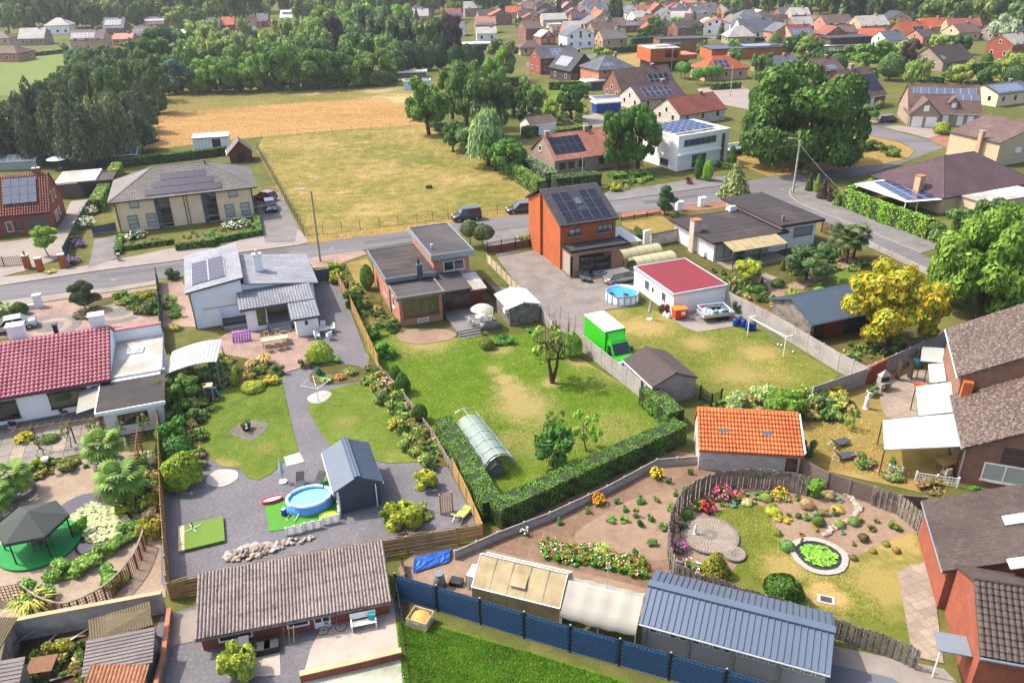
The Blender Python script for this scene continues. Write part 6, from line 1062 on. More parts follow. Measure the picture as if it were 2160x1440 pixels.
# bonsai-like pines
def cloud_pine(u,v,h,w,col,lab,balls):
    p=P(u,v);t=thing('cloud_pruned_pine',lab,'tree',p);o=link(bpy.data.objects.new('trunk',TR['s']),t);o.scale=(h*1.2,h*1.2,h)
    for (x,y,z,r_) in balls:q=foliage('foliage_pad','ball%d' % random.randrange(2),t,r_*2,r_*1.25,z,RGB(col));q.location.x=x;q.location.y=y
cloud_pine(182,652,3.2,3.6,'#3f4c30','cloud pruned pine in the paved front yard',[(-.9,0,2.1,.65),(0,.2,2.5,.7),(.7,0,2.2,.7),(-.5,-.4,1.3,.7),(.3,-.3,1.5,.8),(1.3,0,1.0,.7),(-1.0,0,.9,.6),(0,.5,1.9,.6),(.2,-.2,.6,1.0)])
cloud_pine(1402,452,4.2,2.6,'#3c5a38','cloud pruned pine beside the white gate posts of the bungalow',[(0,0,3.3,.75),(-.3,0,2.6,.75),(.4,0,2.4,.7),(0,-.2,1.8,.9),(1.1,0,1.7,.7),(-.4,0,1.1,.8),(.3,0,.4,.9)])
tree(1548,415,5.4,5.6,'spruce1','#75804a','loose yellowish conifer at the bungalow corner by the street','conifer',None,1.,'p')
# ------------------------------------------------------------------ fences and walls
def run_points(pix,step):
    pts=[X(p) for p in pix];out=[]
    for a,b_ in zip(pts,pts[1:]):
        n=max(1,int(round((b_-a).length/step)))
        for i in range(n):out.append((a+(b_-a)*(i/n),a+(b_-a)*((i+1)/n)))
    return out
def fence(name,label,pix,h,style,mat,pmat=None,step=2.0,t=.05,z=0,group=None,cat='fence',dip=0.,wn=None,top=None):
    segs=run_points(pix,step);o0=segs[0][0];root=thing(name,label,cat,(o0.x,o0.y,z),0,group);pm=pmat or mat
    def blk(nm,a,b_,z0,z1,th,m,off=0.,g=0.):
        d=b_-a;L_=d.length;q=link(bpy.data.objects.new(nm,ubox(m)),root);c_=(a+b_)/2-o0;n=Vector((-d.y,d.x,0)).normalized()*off;q.location=(c_.x+n.x,c_.y+n.y,(z0+z1)/2);q.scale=(L_-g,th,z1-z0);q.rotation_euler=(0,0,math.atan2(d.y,d.x));return q
    posts=[segs[0][0]]+[s[1] for s in segs]
    for k,(a,b_) in enumerate(segs):
        d=(b_-a).normalized()
        if style=='concrete':
            n=wn or 5
            for i in range(n):blk('panel',a,b_,h*i/n+.008,h*(i+1)/n-.008,t,mat,0,.1)
        elif style=='boards':
            n=wn or 9
            for i in range(n):blk('board',a,b_,.06+(h-.1)*i/n+.01,.06+(h-.1)*(i+1)/n-.008,t*.5,mat,.012*(1 if i % 2 else -1),.06)
            if dip:
                m=MB().tube([Vector((a-o0).to_tuple()[:2]+(h,))+Vector((d.x*(b_-a).length*j/6,d.y*(b_-a).length*j/6,dip*math.sin(math.pi*j/6))) for j in range(7)],.03,5).build('top_rail',mat,root)
        elif style=='slats':
            n=wn or 8
            for i in range(n):zz=.15+(h-.2)*i/n;blk('slat',a,b_,zz,zz+(h-.2)/n*.62,.03,mat,0,.02)
        elif style=='planks':
            n=int((b_-a).length/.17)
            for i in range(n):
                k2=(i+.5)/n;p=a+d*((b_-a).length*k2);hh=h+dip*math.sin(math.pi*k2);q=link(bpy.data.objects.new('plank',ubox(mat)),root);c_=p-o0;nn=Vector((-d.y,d.x,0))*(.03 if i % 2 else -.03);q.location=(c_.x+nn.x,c_.y+nn.y,hh/2+.04);q.scale=(.15,.02,hh);q.rotation_euler=(0,0,math.atan2(d.y,d.x))
            for zz in (.35,h*.6,h-.15):blk('rail',a,b_,zz,zz+.07,.03,mat)
        elif style=='mesh':
            for zz in np.linspace(.1,h-.03,wn or 6):blk('wire',a,b_,zz,zz+.025,.02,mat)
        elif style=='screen':blk('screen',a,b_,.04,h-.02,.02,mat,0,.04)
        elif style=='lattice':
            L_=(b_-a).length;n=int(L_/.22)+1
            for i in range(1,n):p=a+d*(L_*i/n);q=link(bpy.data.objects.new('lattice_bar',ubox(mat)),root);q.location=((p-o0).x,(p-o0).y,h/2);q.scale=(.04,.03,h-.1);q.rotation_euler=(0,0,math.atan2(d.y,d.x))
            for zz in np.arange(.1,h-.05,.22):blk('lattice_bar',a,b_,zz,zz+.04,.032,mat)
        elif style=='wall':blk('wall',a,b_,0,h,t,mat)
        if top:blk('coping',a,b_,h+.002,h+.07,t+.06,top)
    if style !='wall':
        for p in posts:q=link(bpy.data.objects.new('post',ubox(pm)),root);w=.1 if style !='mesh' else .06;q.location=((p-o0).x,(p-o0).y,(h+.06)/2);q.scale=(w,w+.012,h+.06);dd=segs[0][1]-segs[0][0];q.rotation_euler=(0,0,math.atan2(dd.y,dd.x))
    return root
fence('timber_fence','tall straw coloured timber fence between the palm garden and the gravel garden',[(340,880),(345,1000),(350,1110),(362,1262)],1.9,'boards','wood_tan',step=2.0)
fence('green_screen_fence','dark green screen fence between white bungalow and white house',[(334,596),(340,660),(347,745)],1.9,'screen','green_mesh','green_mesh',2.5)
fence('timber_fence','solid tan timber fence running from the street along the brick house garden',[(712,598),(742,655),(790,760),(800,782)],1.7,'boards','wood_tan',step=1.8)
fence('low_rail_fence','low mossy concrete rail fence between gravel garden and lawn',[(800,785),(850,840),(912,922),(985,1050)],.8,'concrete','wood_grey','concrete',2.2,wn=3)
fence('wavy_timber_fence','wavy topped tan fence panels along the foot of the gravel garden',[(362,1265),(520,1228),(700,1192),(860,1165),(1018,1138)],1.35,'boards','wood_tan',step=1.8,dip=.16,wn=8)
fence('timber_fence','tan timber fence panels closing the gravel garden beside the tall hedge',[(1018,1138),(985,1060),(955,1000)],1.4,'boards','wood_tan',step=1.8,dip=.12,wn=8)
fence('lattice_screen','diamond lattice screen standing at the end of the gravel garden',[(930,1085),(955,1078)],1.7,'lattice','wood_tan',step=1.2)
fence('slotted_concrete_fence','low concrete fence with slotted top panels along the vegetable plot',[(960,1180),(1050,1140),(1160,1098),(1280,1042),(1385,985),(1470,978)],.75,'concrete','concrete','concrete',2.0,wn=2)
for o in [q for q in bpy.data.objects if q.name.startswith('slotted_concrete_fence')]:
    for c_ in [q for q in o.children if q.name.startswith('panel') and q.location.z>.4]:
        n=9
        for i in range(n):bx('slot',c_,-.45+i*.1,-.62,-.2,-.45+i*.1+.045,-.52,.3,'dark_concrete')
fence('concrete_panel_wall','grey concrete panel wall between the lawn and the green truck',[(1226,738),(1290,790),(1350,838)],1.75,'concrete','concrete_panel','concrete',2.0)
fence('concrete_panel_wall','long grey concrete panel wall behind the football goal',[(1512,636),(1640,705),(1765,782),(1822,812)],1.85,'concrete','concrete_panel','concrete',2.0)
fence('concrete_panel_wall','concrete panel wall running down from the corner towards the bamboo shrubs',[(1822,812),(1710,852)],1.7,'concrete','concrete_panel','concrete',2.0);fence('concrete_panel_wall','concrete panel wall under the yellow tree towards the lichen roofed house',[(1826,808),(1910,770),(1996,728)],1.8,'concrete','concrete_panel','concrete',2.0)
fence('brick_screen_wall','short dark red brick wall behind the stone barbecue',[(1828,812),(1862,795)],1.9,'wall','brick_red',t=.2,cat='wall')
RF=[(1424,1226),(1412,1200),(1408,1160),(1413,1120),(1430,1085),(1458,1058),(1500,1040),(1545,1031),(1598,1030),(1655,1036),(1700,1046)]
fence('round_timber_fence','curved weathered timber fence around the rock garden',smooth_poly(RF,2,False),1.65,'planks','wood_grey','wood_grey',1.9,dip=.1)
fence('round_timber_fence','weathered timber fence behind the rock garden beside the brown roofed house',[(1838,1066),(1890,1085),(1930,1118),(1948,1160)],1.6,'planks','wood_grey','wood_grey',1.8,dip=.1)
fence('round_timber_fence','scalloped weathered timber fence behind the metal roofed garage',[(1424,1228),(1475,1250),(1560,1278),(1660,1308),(1760,1345),(1800,1362),(1885,1390),(1930,1412)],1.4,'planks','wood_grey','wood_grey',1.8,dip=.14)
fence('brown_concrete_wall','brown stained concrete panel wall between orange shed and rock garden',[(1692,1005),(1742,1032),(1836,1062)],1.5,'concrete',M('concrete_brown','#6f5f58',var=.2,scale=1),None,2.0);fence('brown_concrete_wall','brown concrete panel wall beneath the terrace canopy',[(1836,1060),(1900,1068),(1950,1072)],1.0,'concrete','concrete_brown',None,2.0)
# blue scale-patterned fence
BF=[(838,1262),(924,1288),(1014,1316),(1106,1345),(1202,1374),(1305,1403),(1410,1433),(1525,1468),(1660,1510)]
o0=P(*BF[0]);t=thing('blue_scale_fence','blue fence of scale patterned panels between black posts','fence',o0)
for a,b_ in zip(BF,BF[1:]):
    p,q=P(*a)-o0,P(*b_)-o0;d=(q-p);L_=d.length;d.normalize();pl=Plane([p+d*.06+Vector((0,0,.1)),q-d*.06+Vector((0,0,.1)),q-d*.06+Vector((0,0,1.95)),p+d*.06+Vector((0,0,1.95))]);pl.n=d.cross(Vector((0,0,1)))
    pan=MB().add([pl.pts[0]-pl.n*.03,pl.pts[1]-pl.n*.03,pl.pts[2]-pl.n*.03,pl.pts[3]-pl.n*.03,*pl.pts],[(0,3,2,1),(4,5,6,7),(0,1,5,4),(3,7,6,2)]).build('panel','fence_blue',t)
    for rr in range(12):
        m=MB()
        for cc in range(int(L_/.22)+1):
            x=cc*.22+(.11 if rr % 2 else 0)+.1
            if x>L_-.2:continue
            ctr=pl.at(x,.08+rr*.15,.004);m.add([ctr+pl.e*e+pl.s*s+pl.n*h2 for (e,s,h2) in ((-.1,-.02,.04),(-.05,-.075,.06),(.05,-.075,.06),(.1,-.02,.04),(.08,.06,.005),(-.08,.06,.005))],[(0,1,2,3,4,5)])
        if m.f:m.build('scales','fence_blue',pan,kind='stuff')
    sl=bx('base_slab',t,0,0,0,L_,.06,.1,'concrete');sl.location=p+d*L_/2+Vector((0,0,.05));sl.rotation_euler=(0,0,math.atan2(d.y,d.x))
for a in BF:p=P(*a)-o0;bx('post',t,p.x-.06,p.y-.06,0,p.x+.06,p.y+.06,2.06,'black_metal');bx('post_cap',t,p.x-.05,p.y-.05,2.062,p.x+.05,p.y+.05,2.1,'grey_metal')
fence('wire_fence','ivy covered wire fence at the side of the near lawn',[(838,1262),(855,1360),(872,1500)],1.7,'mesh','black_metal','black_metal',1.5,wn=9)
# pasture fences
fence('pasture_fence','dark post and wire fence along the street side of the pasture',[(642,498),(760,484),(880,470),(1010,455),(1125,440)],1.35,'mesh','black_metal','wood_dark',2.6,wn=5)
fence('pasture_fence','dark mesh fence along the duplex side of the pasture',[(642,498),(600,420),(543,318)],1.6,'mesh','black_metal','wood_dark',3.0,wn=9)
fence('pasture_fence','thin post and wire fence between the pasture and the stubble field',[(553,292),(700,280),(905,266)],1.2,'mesh','wood_grey','wood_grey',4.0,wn=2);fence('pasture_fence','thin wire fence along the conifer hedge side of the pasture',[(905,266),(990,314),(1118,398)],1.2,'mesh','wood_grey','wood_grey',4.0,wn=3)
for i,(u,v) in enumerate(((868,471),(890,468),(912,465))):pass
# yard gate and fences of the orange house
fence('timber_gate_fence','brown board gate with black posts and lattice top closing the courtyard',[(1028,537),(1145,517)],1.15,'boards','wood_brown','black_metal',1.9,wn=1);fence('gate_lattice','black lattice strip above the brown courtyard gate',[P(1028,536),P(1145,516)],.42,'lattice','black_metal','black_metal',1.9,z=1.2)
fence('slat_fence','pale horizontal slat fence between brick house passage and courtyard',[(1028,556),(1090,620),(1140,672)],1.35,'slats','wood_pale','wood_pale',1.8,wn=8);fence('grey_board_fence','grey board fence below the small garden shed',[(1140,672),(1165,705)],1.5,'boards','concrete_panel','concrete',1.8,wn=5)
fence('grey_board_fence','dark brown board fence beside the passage of the brick house',[(1022,612),(1062,655)],1.4,'boards','wood_brown','wood_brown',1.8,wn=6)
# bungalow fences
fence('white_slat_fence','white slat fence along the side street',[(1826,520),(1880,545),(1935,572),(1990,598)],1.0,'slats','concrete','concrete',2.0,wn=3);fence('brown_lattice_fence','brown lattice fence at the bungalow wall by the side street',[(1732,490),(1770,508)],1.7,'lattice','wood_red',None,1.5)
fence('dark_rail_fence','low dark rail fence along the street before the dry lawn',[(1310,468),(1392,455)],.8,'slats','wood_dark','wood_dark',2.0,wn=2);fence('stone_garden_wall','pale stone wall with an open gate before the bungalow lawn',[(1372,520),(1430,508)],1.6,'wall','stone_wall',t=.3,cat='wall',top='wood_dark');fence('stone_garden_wall','white wall end beside the pale stone garden wall',[(1357,516),(1370,513)],1.9,'wall','white_render',t=.3,cat='wall')
fence('timber_edging','log edging wall along the bungalow garden beside the concrete wall',[(1568,640),(1700,708)],.6,'wall','wood_brown',t=.25,cat='wall')
# palm garden curved lattice, block wall
CF=smooth_poly([(52,1262),(90,1290),(140,1305),(190,1290),(245,1255),(290,1200),(310,1150)],3,False)
fence('curved_lattice_fence','curved lattice fence with silver handrail below the pond',CF,1.25,'lattice','wood_brown','wood_brown',2.0,top='wood_grey');fence('lattice_fence','brown lattice fence beside the green gazebo floor',[(-20,1275),(52,1262)],1.3,'lattice','wood_brown','wood_brown',2.0)
fence('block_wall','long grey block wall with tan coping above the junk yard',[(-60,1372),(100,1338),(352,1290)],1.55,'wall','old_block',t=.25,cat='wall',top='brick_tan');fence('brick_edging_wall','leaning plank and brick strip between junk yard and gravel yard',[(362,1300),(350,1400),(330,1480)],.7,'wall','wood_grey',t=.2,cat='wall',top='brick_dust')
fence('timber_fence','short dark slatted fence below the blue tarpaulin',[(850,1195),(858,1230)],.8,'slats','wood_dark',None,1.2)
fence('brick_parapet','low brick wall with rounded tan coping along the near yard slab',[(635,1436),(740,1412),(848,1386)],.55,'wall','brick_red',t=.3,cat='wall',top='brick_tan')
fence('steel_gate','dark grey steel gate beside the white house',[(655,600),(708,592)],1.7,'screen','slate_dark','slate_dark',3.0,cat='gate');fence('scrolled_gate','dark grey driveway gate with scrolled top beside the cream duplex',[(198,500),(247,490)],1.5,'screen','slate_dark','slate_dark',3.0,cat='gate')
fence('green_wire_fence','dark green mesh fence between brick house drive and lavender',[(138,545),(165,490),(192,440)],1.6,'screen','green_mesh','green_mesh',2.5)
fence('iron_gate','black curved iron gate between brick pillars',[(-40,566),(58,558)],1.3,'lattice','black_metal','black_metal',3.0,cat='gate');fence('picket_fence','low brown picket fence beside the brick house wall',[(775,650),(806,645)],.8,'lattice','wood_brown',None,1.5)
for i,(u,v,lab) in enumerate(((60,566,'brick gate pillar at the iron gate'),(87,572,'brick gate pillar between gate and hedge bed'),(135,564,'brick gate pillar next to the green mesh fence'))):
    p=P(u,v);t=thing('gate_pillar',lab,'pillar',p,R(17),'brick gate pillars');bx('shaft',t,-.35,-.35,0,.35,.35,1.7,'brick_orange');bx('cap',t,-.42,-.42,1.702,.42,.42,1.82,'concrete')
    if i==0:cyl('lantern',t,(0,0,1.82),(0,0,2.3),.1,'black_metal')
fence('front_wall','low white street wall with tall end post before the paved yard',[(-40,668),(75,650)],.55,'wall','white_render',t=.25,cat='wall');p=P(84,648);t=thing('white_gate_post','square white gate post at the paved front yard','pillar',p,G);bx('shaft',t,-.4,-.3,0,.4,.3,1.5,'white_render');bx('cap',t,-.44,-.34,1.502,.44,.34,1.58,'white_paint')
for (u,v,lab) in ((1432,444,'white gate post by the cloud pruned pine'),(1480,435,'white gate post by the bungalow roof')):p=P(u,v);t=thing('white_gate_post',lab,'pillar',p,G);bx('shaft',t,-.5,-.3,0,.5,.3,1.3,'white_render');bx('cap',t,-.55,-.35,1.302,.55,.35,1.4,'white_paint')
fence('wire_panel_fence','black metal panel fence beside the concrete garage',[(1476,842),(1500,860),(1520,850)],1.4,'lattice','black_metal',None,1.5)
# poles and lamps with their wires
def pole(u,v,h,lab,mat='weathered_pole',r=.14,arm=None,cat='pole',name='utility_pole'):
    p=P(u,v);t=thing(name,lab,cat,p);cyl('shaft',t,(0,0,0),(0,0,h),r,mat,r*.75)
    if arm:MB().tube([(0,0,h-.3),(arm[0]*.5,arm[1]*.5,h+.25),(arm[0],arm[1],h+.3)],.05,6).build('arm','galvanised',t);MB().box(arm[0]-.5,arm[1]-.12,h+.22,arm[0]+.2,arm[1]+.12,h+.36).build('lamp_head','galvanised',t)
    else:bx('crossarm',t,-.5,-.04,h-.5,.5,.04,h-.38,mat)
    return Vector((p.x,p.y,h))
p1=pole(676,552,9.2,'wooden utility pole with lamp arm between the white house and the street',arm=(-.9,-.3));p2=pole(1672,408,8.2,'concrete utility pole on the street corner by the conifers','concrete',.17,arm=(-1.2,.4));p3=pole(2074,314,6.5,'wooden utility pole before the garage gable house',r=.13);p4=pole(1776,258,6.5,'grey utility pole beside the oak','concrete');p5=pole(1540,205,7.5,'thin utility pole among the houses beyond the modern house','concrete',.12);p6=pole(1914,268,4.6,'slim dark lamp post before the garage gable house','black_metal',.06);pole(1755,345,1.6,'short leaning wooden post on the grass island','weathered_pole',.15);pole(1120,200,6.5,'thin far pole beside the brick houses','weathered_pole',.1);pole(1416,150,6.5,'thin pole before the red cubic house','concrete',.1);pole(1225,118,6,'thin pole beside the white gabled house','concrete',.1)
pole(1228,396,5.0,'street lamp with curved arm in front of the laurel hedge','galvanised',.07,arm=(-1.0,-.2),cat='lamp',name='street_lamp')
def wire(lab,a,b_,sag=.5,r=.018):
    a=Vector(a);b_=Vector(b_);o=MB().tube([a+(b_-a)*(i/10)-Vector((0,0,sag*4*(i/10)*(1-i/10))) for i in range(11)],r,4).build('overhead_wire','weathered_pole');tag(o,lab,'wire')
wire('overhead wire from the utility pole down to the flat roof house',p1-Vector((0,0,.4)),P(770,555,3.9));wire('overhead wire between the street pole and the corner pole',p1-Vector((0,0,.6)),p2-Vector((0,0,.6)),1.2);wire('overhead wire from the corner pole towards the flat bungalow',p2-Vector((0,0,.5)),P(1800,425,3),.4);wire('overhead wire leaving the street pole over the duplex drive',p1-Vector((0,0,.5)),P(-60,520,6.5),.8)
# ------------------------------------------------------------------ hedges
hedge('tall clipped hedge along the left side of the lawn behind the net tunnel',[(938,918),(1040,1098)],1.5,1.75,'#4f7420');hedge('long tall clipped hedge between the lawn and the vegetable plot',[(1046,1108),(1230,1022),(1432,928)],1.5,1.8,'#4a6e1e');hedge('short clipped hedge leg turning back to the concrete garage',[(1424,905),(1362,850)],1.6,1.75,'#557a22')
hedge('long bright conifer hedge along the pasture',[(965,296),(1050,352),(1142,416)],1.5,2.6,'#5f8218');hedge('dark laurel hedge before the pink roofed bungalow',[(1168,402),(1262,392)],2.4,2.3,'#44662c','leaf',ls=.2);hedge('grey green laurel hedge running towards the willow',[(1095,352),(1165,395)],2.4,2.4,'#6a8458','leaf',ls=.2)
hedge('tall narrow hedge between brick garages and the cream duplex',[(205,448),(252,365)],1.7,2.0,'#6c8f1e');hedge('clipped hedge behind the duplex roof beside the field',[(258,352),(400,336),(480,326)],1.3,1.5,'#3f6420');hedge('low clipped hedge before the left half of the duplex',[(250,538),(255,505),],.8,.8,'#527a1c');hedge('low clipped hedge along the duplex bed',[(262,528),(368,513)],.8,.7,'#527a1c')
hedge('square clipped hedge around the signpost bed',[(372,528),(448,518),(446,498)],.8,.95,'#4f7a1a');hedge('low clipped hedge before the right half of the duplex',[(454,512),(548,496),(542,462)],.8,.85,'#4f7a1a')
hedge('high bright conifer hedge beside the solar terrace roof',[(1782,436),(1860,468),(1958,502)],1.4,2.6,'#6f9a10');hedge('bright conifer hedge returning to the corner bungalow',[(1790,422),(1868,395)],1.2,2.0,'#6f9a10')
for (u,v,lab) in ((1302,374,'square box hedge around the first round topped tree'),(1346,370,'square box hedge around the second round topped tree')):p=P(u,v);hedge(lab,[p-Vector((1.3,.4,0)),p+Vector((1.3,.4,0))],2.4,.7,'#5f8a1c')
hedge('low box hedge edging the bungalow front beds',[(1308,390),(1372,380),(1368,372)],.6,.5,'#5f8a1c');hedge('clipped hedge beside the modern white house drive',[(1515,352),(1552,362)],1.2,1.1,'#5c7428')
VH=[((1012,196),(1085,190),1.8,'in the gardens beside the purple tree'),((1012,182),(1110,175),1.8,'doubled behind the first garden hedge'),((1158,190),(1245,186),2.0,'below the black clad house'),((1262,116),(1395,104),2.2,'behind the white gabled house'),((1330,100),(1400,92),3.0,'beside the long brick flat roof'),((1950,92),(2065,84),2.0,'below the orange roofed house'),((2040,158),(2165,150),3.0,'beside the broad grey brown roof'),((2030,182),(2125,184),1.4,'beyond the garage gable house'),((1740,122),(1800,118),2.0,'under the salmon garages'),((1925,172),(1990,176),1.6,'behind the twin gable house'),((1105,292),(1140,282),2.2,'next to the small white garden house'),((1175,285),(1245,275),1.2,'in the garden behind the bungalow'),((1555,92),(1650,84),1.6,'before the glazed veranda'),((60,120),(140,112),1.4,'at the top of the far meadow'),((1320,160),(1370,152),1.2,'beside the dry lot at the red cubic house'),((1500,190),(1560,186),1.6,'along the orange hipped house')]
for a,b_,h,lab in VH:hedge('clipped village hedge '+lab,[a,b_],1.6,h,random.choice(['#557a24','#44682a','#618428']),dens=.7,group='village hedges')
